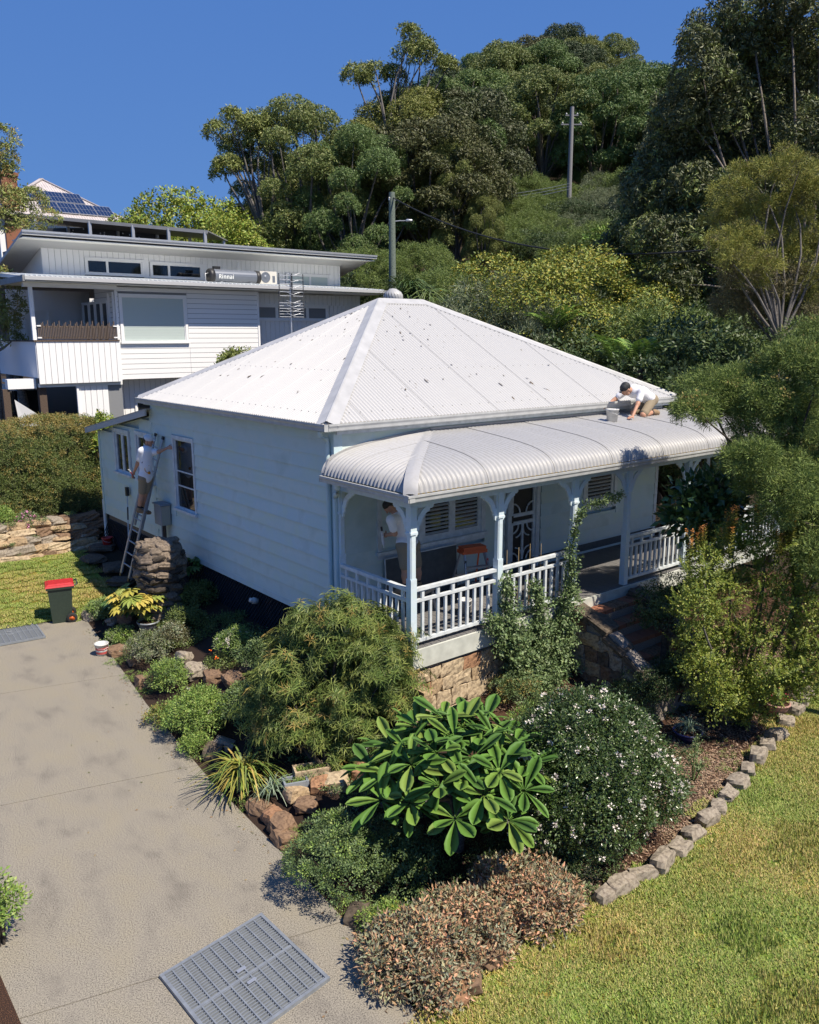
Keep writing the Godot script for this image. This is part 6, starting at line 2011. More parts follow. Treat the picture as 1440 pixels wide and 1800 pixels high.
func lawn(n, label, xs, zs, inside: Callable, seedv, sh):
	var base = struct(n, sh, "turf")
	var meshes = []
	for k in 2:
		meshes.append(blades(1300, 0.26, 0.036, [C(0.28, 0.32, 0.07), C(0.22, 0.29, 0.06), C(0.45, 0.40, 0.16), C(0.34, 0.35, 0.10)], seedv + k))
	var where = []
	var x = xs[0]
	while x < xs[-1]:
		var z = zs[0]
		while z < zs[-1]:
			var p = Vector3(x + rf(-0.08, 0.08), 0, z + rf(-0.08, 0.08))
			if inside.call(p.x, p.z):
				p.y = G(p.x, p.z) + 0.002
				if seen(p, 80.0): where.append(p)
			z += 0.36
		x += 0.36
	var patch := FastNoiseLite.new()
	patch.seed = seedv
	patch.frequency = 0.35
	for k in 2:
		var mm := MultiMesh.new()
		mm.transform_format = MultiMesh.TRANSFORM_3D
		mm.use_colors = true
		mm.mesh = meshes[k]
		var mine = []
		for i in where.size():
			if i % 2 == k: mine.append(where[i])
		mm.instance_count = mine.size()
		for i in mine.size():
			mm.set_instance_transform(i, Transform3D(Basis(Vector3.UP, rng.randf() * TAU).scaled(Vector3(1.1, rf(0.8, 1.3) if rng.randf() > 0.08 else rf(1.6, 2.4), 1.1)), mine[i]))
			var v = patch.get_noise_2d(mine[i].x, mine[i].z)
			var dry = clampf(0.45 + v * 1.5 + rf(-0.15, 0.15) + 0.8 * exp(-mine[i].distance_squared_to(Vector3(-1.0, mine[i].y, 4.75)) * 5.0), 0, 1.3)
			mm.set_instance_color(i, Color(0.85, 1.0, 0.8).lerp(Color(1.25, 1.05, 1.1), dry))
		var mi := MultiMeshInstance3D.new()
		mi.name = called("grass")
		mi.multimesh = mm
		mi.material_override = M["leaf_matt"]
		add_child(mi, true)
		mi.set_meta("kind", "stuff")
		mi.set_meta("label", label + (" with the longer blades" if k else ""))
		mi.set_meta("category", "grass")

func lawn_sheet(front: bool) -> ArrayMesh:
	var st := start()
	st.set_smooth_group(1)
	var g = []
	for i in 61:
		var col = []
		for k in 25:
			var t = k / 24.0
			var x: float; var z: float
			if front:
				x = lerpf(drive_edge(lerpf(4.35, 9.0, t)) + 0.01, 12.0, i / 60.0)
				z = lerpf(bed_edge(x) + 0.04 * sin(x * 7.0), 9.0, t)
			else:
				x = lerpf(-7.0, -0.9, i / 60.0)
				z = lerpf(-13.65, -9.33 + 0.27 * (x + 2.0), t)
			col.append(Vector3(x, G(x, z) + 0.004, z))
		g.append(col)
	for i in 60:
		for k in 24:
			quad(st, g[i][k], g[i + 1][k], g[i + 1][k + 1], g[i][k + 1])
	return finish(st)

func lawns():
	lawn("lawn", "short mown sunlit grass of the front lawn", steps(-4.2, 12.0, 0.2), steps(1.4, 8.0, 0.2), func(x, z): return z > bed_edge(x) and x > drive_edge(z) + 0.02, 5, lawn_sheet(true))
	lawn("lawn", "short grass of the back lawn below the rock wall", steps(-6.0, 0.0, 0.2), steps(-13.7, -9.0, 0.2), func(x, z): return z < -9.35 + 0.27 * (x + 2.0) and z > -13.65 and x < -0.9 - 0.25 * (z + 9.4) * 0.0, 9, lawn_sheet(false))

# ---------------------------------------------------------------- stones
func stones():
	var v = []
	for k in 8:
		v.append(stone_mesh(300 + k, 0.5 + 0.06 * (k % 4)))
	# rocks that hold the bed along the driveway
	for q in [[160, 1088, 0.3, "grey_rock"], [205, 1150, 0.28, "brown_rock"], [240, 1165, 0.3, "brown_rock"], [225, 1090, 0.3, "brown_rock"], [200, 1095, 0.25, "grey_rock"], [255, 1205, 0.3, "brown_rock"], [290, 1190, 0.26, "dark_rock"], [345, 1185, 0.34, "grey_rock"], [375, 1195, 0.3, "brown_rock"], [325, 1160, 0.28, "grey_rock"], [410, 1200, 0.3, "brown_rock"], [375, 1330, 0.3, "dark_rock"], [395, 1315, 0.26, "grey_rock"], [455, 1425, 0.24, "brown_rock"], [480, 1440, 0.26, "sandstone_red"], [497, 1460, 0.3, "brown_rock"], [520, 1400, 0.26, "sandstone"], [562, 1388, 0.24, "sandstone_red"], [590, 1382, 0.3, "sandstone_pale"], [538, 1420, 0.22, "brown_rock"], [640, 1365, 0.3, "sandstone_red"], [630, 1620, 0.24, "dark_rock"], [660, 1640, 0.2, "grey_rock"], [790, 1755, 0.3, "sandstone_red"], [815, 1735, 0.28, "brown_rock"], [860, 1690, 0.26, "brown_rock"], [440, 1180, 0.3, "dark_rock"], [500, 1480, 0.25, "brown_rock"]]:
		var p = gat(q[0], q[1])
		single("garden_rock", {"grey_rock": "rough grey rock holding the garden bed along the driveway", "brown_rock": "rough brown rock holding the garden bed along the driveway", "dark_rock": "rough dark rock among the plants along the driveway", "sandstone": "rough tan sandstone block in the bed along the driveway", "sandstone_red": "rough reddish sandstone rock in the bed along the driveway", "sandstone_pale": "flat pale sandstone slab in front of the trough"}[q[3]], "rock", v[rng.randi() % 8], q[3], Transform3D(Basis.from_euler(Vector3(rf(-0.3, 0.3), rng.randf() * TAU, rf(-0.3, 0.3))).scaled_local(Vector3(q[2] * rf(0.9, 1.3), q[2] * rf(0.6, 0.9), q[2])), p + Vector3(0, q[2] * 0.18, 0)), "rocks along the driveway bed")
	# the edging of the right lawn
	var e = [[1062, 1582, 0.24], [1092, 1565, 0.32], [1130, 1545, 0.28], [1165, 1525, 0.34], [1195, 1497, 0.26], [1218, 1472, 0.28], [1243, 1447, 0.3], [1263, 1424, 0.24], [1280, 1402, 0.26], [1297, 1380, 0.28], [1315, 1358, 0.28], [1333, 1336, 0.28], [1350, 1316, 0.26], [1366, 1296, 0.28], [1382, 1274, 0.28], [1396, 1254, 0.28], [1408, 1236, 0.26], [1420, 1220, 0.26]]
	for i in e.size():
		var p = gat(e[i][0], e[i][1])
		var n = gat(e[mini(i + 1, e.size() - 1)][0], e[mini(i + 1, e.size() - 1)][1]) - gat(e[maxi(i - 1, 0)][0], e[maxi(i - 1, 0)][1])
		var turn = atan2(-n.z, n.x)
		single("edging_stone", "weathered grey stone in the edging between the right bed and the lawn" if i > 0 else "pale grey stone that ends the lawn edging beside the succulent", "stone", v[rng.randi() % 8], "grey_rock", Transform3D((Basis(Vector3.UP, turn + rf(-0.35, 0.35)) * Basis(Vector3.RIGHT, rf(-0.35, 0.35))).scaled_local(Vector3(e[i][2] * rf(0.95, 1.35), e[i][2] * rf(0.55, 0.95), e[i][2] * rf(0.55, 0.95))), p + Vector3(0, 0.04, 0)), "lawn edging stones")
	# the dry rock wall under the hedge
	var w = thing("rock_wall", "dry-stacked sandstone retaining wall between the back lawn and the hedge", "wall", Vector3(0, 0, 0))
	part(w, "earth_core", slab(-6.0, -0.2, 0.0, 0.92, -14.6, -13.95), "soil")
	for c in 5:
		var x = -5.6
		while x < -0.3:
			var len = rf(0.3, 0.75)
			var hh = rf(0.18, 0.26)
			part(w, "stone", v[rng.randi() % 8], ["sandstone", "sandstone_pale", "grey_rock", "sandstone", "brown_rock"][rng.randi() % 5], Transform3D(Basis.from_euler(Vector3(rf(-0.1, 0.1), rf(-0.2, 0.2), rf(-0.08, 0.08))).scaled_local(Vector3(len * 1.05, hh, rf(0.4, 0.6))), Vector3(x + len / 2, 0.28 + c * 0.19 + rf(-0.02, 0.02), -13.72 - c * 0.13)))
			x += len * 0.93
	# flat stones that step down beside the lean-to
	for q in [[110, 945, 0.9, "sandstone"], [150, 940, 0.8, "grey_rock"], [165, 985, 0.7, "dark_rock"], [200, 1000, 0.7, "dark_rock"], [180, 965, 0.6, "dark_rock"], [215, 1025, 0.6, "dark_rock"]]:
		var p = gat(q[0], q[1])
		single("flat_stone", "flat sunlit sandstone slab at the end of the rock wall" if q[3] == "sandstone" else ("flat grey slab at the end of the rock wall, half in shade" if q[3] == "grey_rock" else "flat dark stone laid in the shade beside the lean-to"), "stone", v[rng.randi() % 8], q[3], Transform3D(Basis(Vector3.UP, rf(0, 3)).scaled_local(Vector3(q[2], 0.14, q[2] * 0.7)), p + Vector3(0, 0.05, 0)), "flat stones by the lean-to")

# ---------------------------------------------------------------- things about the place
func on_x(u, v, x) -> Vector3:
	var r = pix(u, v)
	return EYE + r * ((x - EYE.x) / r.x)

func on_z(u, v, z) -> Vector3:
	var r = pix(u, v)
	return EYE + r * ((z - EYE.z) / r.z)

# a box whose top differs from its bottom
func add_frustum(st, b0: Rect2, y0, b1: Rect2, y1):
	st.set_smooth_group(-1)
	var p = []
	for e in [[b0, y0], [b1, y1]]:
		var r = e[0]
		p.append([Vector3(r.position.x, e[1], r.position.y), Vector3(r.end.x, e[1], r.position.y), Vector3(r.end.x, e[1], r.end.y), Vector3(r.position.x, e[1], r.end.y)])
	for i in 4:
		var j = (i + 1) % 4
		quad(st, p[0][i], p[0][j], p[1][j], p[1][i])
	quad(st, p[1][0], p[1][1], p[1][2], p[1][3])
	quad(st, p[0][3], p[0][2], p[0][1], p[0][0])

func bucket(n, label, where: Vector3, r, h, mat_key, band = ""):
	var o = thing(n, label, "bucket", where)
	part(o, "pail", lathe([Vector2(0, 0), Vector2(r * 0.82, 0), Vector2(r * 0.98, h * 0.9), Vector2(r * 1.06, h * 0.9), Vector2(r * 1.06, h), Vector2(r * 0.93, h), Vector2(r * 0.80, 0.02), Vector2(0, 0.02)], 20), mat_key)
	part(o, "handle", tube([Vector3(-r * 1.05, h * 0.9, 0), Vector3(-r * 0.8, h * 0.7, r * 0.8), Vector3(0, h * 0.6, r * 1.1), Vector3(r * 0.8, h * 0.7, r * 0.8), Vector3(r * 1.05, h * 0.9, 0)], 0.004, 5), "alloy")
	if band:
		part(o, "label_band", lathe([Vector2(r * 0.855, h * 0.18), Vector2(r * 0.955, h * 0.72)], 20), band)
		part(o, "label_band", lathe([Vector2(r * 0.905, h * 0.38), Vector2(r * 0.935, h * 0.52)], 20), "white_plastic", Transform3D(Basis.from_scale(Vector3(1.01, 1, 1.01)), Vector3.ZERO))
	return o

func grate(label, a: Vector3, b: Vector3, d: Vector3):
	var o = thing("drain_grate", label, "drain grate", a)
	var ex = b - a
	var ez = d - a
	var lx = ex.length(); var lz = ez.length()
	var bs = Basis(ex.normalized(), Vector3.UP, ez.normalized())
	rbx(o, "sump", "sump_concrete", (ex + ez) / 2 + Vector3(0, 0.004, 0), Vector3(lx - 0.02, 0.004, lz - 0.02), bs)
	for s in [0.0, 1.0]:
		rbx(o, "frame", "galvanised", ez * s + ex / 2 + Vector3(0, 0.02, 0), Vector3(lx + 0.04, 0.04, 0.035), bs)
		rbx(o, "frame", "galvanised", ex * s + ez / 2 + Vector3(0, 0.021, 0), Vector3(0.035, 0.038, lz - 0.04), bs)
	rbx(o, "frame", "galvanised", ez * 0.5 + ex / 2 + Vector3(0, 0.02, 0), Vector3(lx - 0.04, 0.03, 0.022), bs)
	for k in range(1, 11):
		rbx(o, "cross_bar", "galvanised", ex * (k / 11.0) + ez / 2 + Vector3(0, 0.022, 0), Vector3(0.014, 0.028, lz - 0.04), bs)
	var st := start()
	for k in range(1, 33):
		add_box(st, ez * (k / 33.0) + ex / 2 + Vector3(0, 0.017, 0), Vector3(lx - 0.04, 0.028, 0.009), bs)
	part(o, "bearing_bars", finish(st), "galvanised").set_meta("kind", "stuff")
	for s in [0.42, 0.58]:
		rbx(o, "lifting_plate", "alloy", ex * 0.52 + ez * s + Vector3(0, 0.036, 0), Vector3(0.1, 0.006, 0.04), bs)

func pot(n, label, where, r, h, mat_key, plant_key = "", count = 0, size = 0.1, flower = ""):
	var o = thing(n, label, "plant pot", where)
	part(o, "bowl", lathe([Vector2(0, 0), Vector2(r * 0.6, 0), Vector2(r * 0.9, h * 0.6), Vector2(r, h * 0.85), Vector2(r * 1.06, h * 0.87), Vector2(r * 1.06, h), Vector2(r * 0.94, h), Vector2(r * 0.9, h * 0.85), Vector2(0, h * 0.82)], 18), mat_key)
	part(o, "potting_soil", lathe([Vector2(0, h * 0.88), Vector2(r * 0.92, h * 0.86)], 14), "soil")
	if count:
		var st := start()
		for i in count:
			put(st, S[plant_key][i % S[plant_key].size()], Vector3(rf(-r, r) * 0.6, h + rf(0, 0.08), rf(-r, r) * 0.6), (Vector3.UP + rdir(rng) * 0.6).normalized(), size * rf(0.8, 1.3))
		part(o, "plant", st.commit(), "leaf")
	if flower:
		var st := start()
		for i in 26:
			put(st, S[flower][i % 2], Vector3(rf(-r, r) * 0.9, h + rf(0.06, 0.2), rf(-r, r) * 0.9), (Vector3.UP + rdir(rng) * 0.5).normalized(), 0.055)
		part(o, "blossom", st.commit(), "petal").set_meta("kind", "stuff")

func site_things():
	# wheelie bin
	var bn = thing("wheelie_bin", "dark green wheelie bin with a red lid on the driveway's end", "bin", gat(110, 1091), -0.25)
	var st := start()
	add_frustum(st, Rect2(-0.20, -0.19, 0.40, 0.38), 0.0, Rect2(-0.25, -0.24, 0.50, 0.48), 0.80)
	add_frustum(st, Rect2(-0.28, -0.27, 0.57, 0.54), 0.80, Rect2(-0.285, -0.275, 0.58, 0.55), 0.85)
	part(bn, "body", finish(st), "bin_green")
	st = start()
	add_frustum(st, Rect2(-0.30, -0.28, 0.60, 0.56), 0.852, Rect2(-0.28, -0.26, 0.57, 0.52), 0.89)
	add_frustum(st, Rect2(-0.27, -0.22, 0.55, 0.44), 0.89, Rect2(-0.22, -0.19, 0.46, 0.38), 0.915)
	part(bn, "lid", finish(st), "bin_red")
	part(bn, "handle", tube([Vector3(0.28, 0.84, -0.2), Vector3(0.36, 0.87, -0.2), Vector3(0.36, 0.87, 0.2), Vector3(0.28, 0.84, 0.2)], 0.018, 8), "bin_green")
	for s in [-1, 1]:
		var wh = part(bn, "wheel", lathe([Vector2(0.06, -0.028), Vector2(0.1, -0.03), Vector2(0.115, -0.015), Vector2(0.115, 0.015), Vector2(0.1, 0.03), Vector2(0.06, 0.028)], 20), "rubber", Transform3D(Basis(Vector3.RIGHT, PI / 2), Vector3(0.2, 0.115, 0.235 * s)))
		part(wh, "rim", lathe([Vector2(0.0, 0.02), Vector2(0.03, 0.025), Vector2(0.035, 0.01), Vector2(0.062, 0.02), Vector2(0.062, -0.02), Vector2(0.035, -0.01), Vector2(0.03, -0.025), Vector2(0.0, -0.02)], 14), "wheel_orange")
	# buckets
	bucket("paint_bucket", "white paint bucket with a red label on the driveway edge", gat(180, 1151), 0.13, 0.25, "white_plastic", "label_red")
	bucket("bucket", "red plastic bucket in the shade by the lean-to", gat(190, 962), 0.14, 0.28, "red_plastic")
	var rb = on_z(1076, 737, -1.25)
	bucket("paint_bucket", "white paint-splashed bucket on the veranda roof beside the kneeling worker", Vector3(rb.x, bull(1.5) + 0.012, -1.25), 0.125, 0.25, "white_plastic")
	bucket("paint_bucket", "white bucket on the deck behind the balusters", Vector3(1.75, DECK, -0.75), 0.12, 0.24, "white_plastic")
	# drain grates
	grate("galvanised drain grate lying in the middle of the driveway", Vector3(-4.92, -0.3, 2.02), Vector3(-3.71, -0.3, 1.86), Vector3(-4.86, -0.3, 3.26))
	grate("galvanised drain grate at the driveway's end near the wheelie bin", Vector3(-4.15, -0.2, -9.85), Vector3(-2.98, -0.2, -9.72), Vector3(-4.25, -0.2, -8.62))
	# roof ventilator
	var wp = on_z(691, 518, -6.15)
	var wv = thing("roof_ventilator", "white spinning ball ventilator behind the roof ridge", "ventilator", Vector3(wp.x, RIDGE - 0.16, -6.15))
	part(wv, "neck", lathe([Vector2(0.16, -0.1), Vector2(0.16, 0.12)], 16), "roof_cap")
	for k in 20:
		var a = TAU * k / 20
		var pts = []
		for j in 6:
			var t = -1.05 + j * 0.42
			var aa = a + 0.25 * sin(t)
			pts.append(Vector3(cos(aa) * 0.23 * cos(t), 0.26 + 0.17 * sin(t), sin(aa) * 0.23 * cos(t)))
		st = start()
		st.set_smooth_group(1)
		for j in 5:
			var tng = Vector3(-sin(a), 0, cos(a)) * 0.034
			quad(st, pts[j] - tng, pts[j] + tng * 0.6 - pts[j].normalized() * 0.01, pts[j + 1] + tng * 0.6 - pts[j + 1].normalized() * 0.01, pts[j + 1] - tng)
		part(wv, "vane", finish(st), "roof_cap")
	part(wv, "top_cap", lathe([Vector2(0.11, 0.405), Vector2(0.08, 0.43), Vector2(0, 0.44)], 16), "roof_cap")
	# television antenna
	var an = thing("tv_antenna", "metal television antenna with two stacked rod panels on a mast behind the roof", "antenna", Vector3(3.48, 5.0, -9.0))
	part(an, "mast", tube([Vector3(0, 0, 0), Vector3(0, 2.52, 0)], 0.017, 8), "alloy")
	for q in [[1.95, 2.5, -0.34, 0.34, 6], [1.45, 1.85, -0.36, 0.34, 6]]:
		for s in [q[2], q[3]]:
			part(an, "side_bar", tube([Vector3(s, q[0], 0.05), Vector3(s, q[1], 0.05)], 0.012, 6), "dark_steel")
		for k in q[4]:
			var y = lerpf(q[0] + 0.02, q[1] - 0.05, k / float(q[4] - 1))
			part(an, "rod", tube([Vector3(q[2], y, 0.05), Vector3(q[3], y, 0.05)], 0.008, 5), "alloy")
		for k in 4:
			var y = lerpf(q[0] + 0.05, q[1] - 0.05, k / 3.0)
			part(an, "dipole", tube([Vector3(-0.2, y + 0.06, 0.14), Vector3(0, y, 0.1), Vector3(0.2, y + 0.06, 0.14)], 0.007, 5), "alloy")
		part(an, "boom", bar(Vector3(0, q[0], 0.08), Vector3(0, q[1], 0.08), 0.03, 0.03), "dark_steel")
	# the sawn palm stump with its boots
	var sp = thing("palm_stump", "thick sawn-off palm stump with rough leaf bases beside the side wall", "stump", Vector3(-0.98, 0.2, -7.25))
	part(sp, "trunk", lathe([Vector2(0.40, -0.2), Vector2(0.40, 0.3), Vector2(0.44, 0.9), Vector2(0.50, 1.3), Vector2(0.46, 1.48), Vector2(0.33, 1.54), Vector2(0, 1.56)], 20), "palm_boot")
	var boots = []
	for k in 4:
		boots.append(stone_mesh(500 + k, 0.35))
	for row in 10:
		for k in 10:
			var a = TAU * (k + 0.5 * (row % 2)) / 10.0 + rf(-0.12, 0.12)
			var y = 0.05 + row * 0.155 + rf(-0.04, 0.04)
			var r = [0.42, 0.42, 0.43, 0.44, 0.46, 0.49, 0.51, 0.52, 0.50, 0.44][row]
			part(sp, "leaf_base", boots[rng.randi() % 4], ["palm_boot", "palm_boot", "palm_boot", "trunk_dark"][rng.randi() % 4], Transform3D(Basis(Vector3.UP, PI / 2 - a) * Basis(Vector3.RIGHT, -0.5 + rf(-0.2, 0.2)) * Basis(Vector3.BACK, rf(-0.35, 0.35)) * Basis.from_scale(Vector3(rf(0.26, 0.36), rf(0.09, 0.15), 0.2)), Vector3(cos(a) * (r - 0.07), y, sin(a) * (r - 0.07))))
	for k in 14:
		var a = k * 2.4
		var r = 0.34 * sqrt(k / 14.0)
		part(sp, "leaf_base", boots[k % 4], "palm_boot", Transform3D(Basis.from_euler(Vector3(rf(-0.3, 0.3), a, rf(-0.3, 0.3))) * Basis.from_scale(Vector3(0.3, 0.1, 0.2)), Vector3(cos(a) * r, 1.56, sin(a) * r)))
	# meter box
	var mb = thing("meter_box", "grey and beige electricity meter box on a post against the side wall", "meter box", Vector3(-0.17, 1.75, -8.95))
	bx(mb, "case", "box_grey", -0.1, 0.12, 0.0, 0.47, -0.2, 0.2)
	bx(mb, "side_panel", "box_beige", -0.09, 0.11, 0.01, 0.45, 0.201, 0.21)
	bx(mb, "side_panel", "box_beige", -0.09, 0.11, 0.01, 0.45, -0.21, -0.201)
	bx(mb, "lid", "box_grey", -0.13, 0.13, 0.471, 0.5, -0.23, 0.23)
	for s in [-0.08, 0.0, 0.09]:
		part(mb, "conduit", tube([Vector3(0.02, 0.0, s), Vector3(0.02, -1.35, s)], 0.022 if s else 0.03, 7), "box_grey" if s < 0 else "black_plastic")
	# pole sander leaning on the lean-to
	var ps = thing("pole_sander", "long-handled pole sander leaning on the lean-to wall", "tool", on_x(226, 948, -0.38))
	var tp = on_x(224, 868, -0.08) - ps.position
	part(ps, "pole", tube([Vector3(0, 0, 0), tp], 0.014, 6), "alloy")
	part(ps, "grip", tube([tp * 0.42, tp * 0.7], 0.019, 6), "black_plastic")
	rbx(ps, "head", "black_plastic", tp + Vector3(0, 0.06, 0), Vector3(0.07, 0.22, 0.10), Basis())
	single("plastic_cup", "white plastic bottle end lying against the dark lattice", "bottle", lathe([Vector2(0, 0), Vector2(0.06, 0), Vector2(0.065, 0.1), Vector2(0.045, 0.13), Vector2(0.045, 0.17), Vector2(0, 0.17)], 14), "white_plastic", Transform3D(Basis(Vector3.BACK, 1.2), Vector3(-0.06, 0.92, -4.75)))
	# extension ladder
	var l0 = Vector3(-0.92, 0.5, -9.5)
	var l1 = Vector3(-0.09, 3.78, -9.08)
	var ld = thing("extension_ladder", "aluminium extension ladder leaning on the side wall under the worker", "ladder", l0)
	var up = (l1 - l0)
	var dirl = up.normalized()
	var sidel = dirl.cross(Vector3(0.85, 0, -0.1)).normalized()
	if sidel.z < 0: sidel = -sidel
	var outl = sidel.cross(dirl).normalized()
	for sec in 2:
		var t0 = 0.0 if sec == 0 else 0.36
		var t1 = 0.66 if sec == 0 else 1.0
		var hw = 0.19 - sec * 0.025
		var off = outl * (0.03 if sec == 0 else -0.03)
		for s in [-1, 1]:
			part(ld, "stile", bar(up * t0 + sidel * hw * s + off, up * t1 + sidel * hw * s + off, 0.03, 0.075), "ladder_alloy")
		var n = int((t1 - t0) * up.length() / 0.29)
		for k in range(1, n + 1):
			var p = up * lerpf(t0, t1, k / float(n + 1)) + off
			part(ld, "rung", tube([p - sidel * hw, p + sidel * hw], 0.017, 6), "ladder_alloy")
		for s in [-1, 1]:
			part(ld, "foot" if sec == 0 else "end_cap", bar(up * (t0 if sec == 0 else t1) + sidel * hw * s + off - dirl * 0.04, up * (t0 if sec == 0 else t1) + sidel * hw * s + off + dirl * 0.03, 0.036, 0.082), "black_plastic")
	# step ladder with the orange top, on the deck
	var sl = thing("step_ladder", "folding step ladder with an orange top standing on the veranda", "step ladder", Vector3(2.55, DECK, -1.42), -0.25)
	bx(sl, "top_step", "ladder_orange", -0.23, 0.23, 0.86, 0.92, -0.11, 0.11)
	bx(sl, "top_step", "ladder_orange", -0.25, 0.25, 0.80, 0.86, -0.12, 0.12)
	for s in [-1, 1]:
		part(sl, "stile", bar(Vector3(0.2 * s, 0.82, 0.08), Vector3(0.3 * s, 0, 0.38), 0.03, 0.06), "ladder_alloy")
		part(sl, "rear_leg", bar(Vector3(0.19 * s, 0.82, -0.08), Vector3(0.27 * s, 0, -0.36), 0.025, 0.03), "ladder_orange" if s > 0 else "ladder_alloy")
		bx(sl, "sticker", "label_red" if s > 0 else "black_plastic", 0.226 * s - 0.02, 0.226 * s + 0.02, 0.48, 0.7, 0.165, 0.17)
	for k in [[0.28, 0.27], [0.55, 0.235]]:
		bx(sl, "tread", "ladder_alloy", -k[1], k[1], k[0], k[0] + 0.03, 0.38 - k[0] * 0.37 - 0.05, 0.38 - k[0] * 0.37 + 0.05)
	bx(sl, "brace", "ladder_alloy", -0.25, 0.25, 0.3, 0.33, -0.275, -0.255)
	# low work platform under the second worker
	var wf = thing("work_platform", "low aluminium work platform that the veranda worker stands on", "platform", Vector3(1.12, DECK, -1.25), 0.35)
	bx(wf, "platform_top", "box_beige", -0.45, 0.3, 0.36, 0.41, -0.17, 0.17)
	for sx in [-0.42, 0.27]:
		for sz in [-0.14, 0.14]:
			part(wf, "leg", bar(Vector3(sx, 0.36, sz), Vector3(sx * 1.12, 0.0, sz * 1.3), 0.03, 0.03), "ladder_alloy")
	# dark sheet leaning on the wall
	var sh = thing("wall_sheet", "dark grey sheet leaning under the veranda window", "board", Vector3(1.78, DECK, -1.90))
	rbx(sh, "panel", "dark_board", Vector3(0, 0.42, 0), Vector3(1.66, 0.83, 0.015), Basis(Vector3.RIGHT, -0.06))
	rbx(sh, "edge_strip", "trim_white", Vector3(0, 0.84, -0.022), Vector3(1.68, 0.018, 0.022), Basis(Vector3.RIGHT, -0.06))
	rbx(sh, "edge_strip", "trim_white", Vector3(-0.84, 0.42, 0), Vector3(0.016, 0.85, 0.022), Basis(Vector3.RIGHT, -0.06))
	# stakes standing on the railing
	for k in 4:
		single("garden_stake", "thin wire stake standing behind the railing near the rose", "stake", tube([Vector3(2.15 + k * 0.28, DECK, -0.16), Vector3(2.15 + k * 0.28, DECK + 1.15 + rf(-0.03, 0.03), -0.16)], 0.006, 5), "rust_edge", Transform3D(), "stakes behind the railing")
	# pots and troughs
	pot("flower_pot", "pinkish bowl pot of red flowers beside the lawn edging", gat(1365, 1255), 0.2, 0.22, "pot_pink", "rose", 14, 0.14, "red_flower")
	pot("flower_pot", "cream bowl pot near the stone edging, almost empty", gat(1395, 1202), 0.22, 0.22, "pot_cream", "grassy", 3, 0.12)
	pot("flower_pot", "tall dark pot under the upright bush", gat(1303, 1278), 0.17, 0.34, "pot_dark")
	pot("flower_pot", "low blue glazed pot in the shade of the right bed", gat(1208, 1300), 0.22, 0.16, "pot_blue", "aloe", 3, 0.4)
	pot("flower_pot", "small dark pot with pink buds behind the flowered bush", gat(1147, 1290), 0.15, 0.2, "pot_dark", "rose", 9, 0.12)
	pot("flower_pot", "dark pot of bronze leaves left of the tall dark pot", gat(1255, 1262), 0.16, 0.24, "pot_dark", "hedge_tip", 16, 0.22)
	pot("flower_pot", "white pot beside the frangipani under the bottlebrush", gat(632, 1335), 0.15, 0.24, "white_plastic")
	pot("flower_pot", "pale pot standing among plants behind the grey-green shrub", gat(262, 1110), 0.22, 0.24, "galvanised", "fresh", 16, 0.18)
	for q in [[548, 1365, 0.5, 0.2, "sandstone_pale", "long stained concrete trough under the bottlebrush"], [520, 1388, 0.34, 0.18, "box_grey", "small grey trough in front of the long one"]]:
		var t = thing("trough", q[5], "planter", gat(q[0], q[1]), -0.35)
		for s in [-1, 1]:
			bx(t, "side", q[4], -q[2] / 2, q[2] / 2, 0, 0.16, s * q[3] / 2 - 0.015, s * q[3] / 2 + 0.015)
			bx(t, "end", q[4], s * (q[2] / 2 - 0.016) - 0.015, s * (q[2] / 2 - 0.016) + 0.015, 0.001, 0.158, -q[3] / 2 + 0.015, q[3] / 2 - 0.015)
		bx(t, "potting_soil", "soil", -q[2] / 2 + 0.031, q[2] / 2 - 0.031, 0.01, 0.12, -q[3] / 2 + 0.015, q[3] / 2 - 0.015)
		st = start()
		for i in 12:
			put(st, S["fresh"][i % 3], Vector3(rf(-0.4, 0.4) * q[2], 0.12, rf(-0.3, 0.3) * q[3]), Vector3.UP, 0.12)
		part(t, "plant", st.commit(), "leaf")
	# flakes and dead leaves lying on the main roof
	st = start()
	st.set_smooth_group(-1)
	var rise = RIDGE - EAVE
	var run = (RZ0 - RZ1) / 2.0
	var rn := RandomNumberGenerator.new()
	rn.seed = 44
	var nf = Vector3(0, run, rise).normalized()
	var nl = Vector3(-rise, RIDGE_A - RX0, 0).normalized()
	var k3 = 0
	while k3 < 105:
		var p: Vector3; var n: Vector3
		if k3 % 3:
			var t = rn.randf_range(0.04, 0.92)
			var x = lerpf(RX0 + (RIDGE_A - RX0) * t, RX1 - (RX1 - RIDGE_B) * t, clampf(rn.randf() * rn.randf() * 0.4 + rn.randf() * 0.6, 0.03, 0.97))
			p = Vector3(x, EAVE + rise * t, RZ0 - run * t) + nf * 0.016
			n = nf
		else:
			var t = rn.randf_range(0.15, 0.9)
			var z = lerpf(RZ0 - run * t, RZ1 + run * t, pow(rn.randf_range(0.03, 0.9), 1.6))
			p = Vector3(RX0 + (RIDGE_A - RX0) * t, EAVE + rise * t, z) + nl * 0.016
			n = nl
		var dn = (Vector3.DOWN - n * Vector3.DOWN.dot(n)).normalized()
		var sd = dn.cross(n)
		var L = rn.randf_range(0.018, 0.042) * (2.0 if rn.randf() < 0.2 else 1.0)
		var W = L * rn.randf_range(0.3, 0.6)
		var a = rn.randf_range(-0.6, 0.6)
		var u = dn * cos(a) + sd * sin(a)
		var w = sd * cos(a) - dn * sin(a)
		quad(st, p - u * L, p + w * W * rn.randf_range(0.5, 1.2) + n * 0.006, p + u * L * rn.randf_range(0.6, 1.2), p - w * W)
		k3 += 1
	var fl = single("leaf_litter", "scattered dead leaves and flakes on the white roof", "leaves", finish(st), "dark_rock")
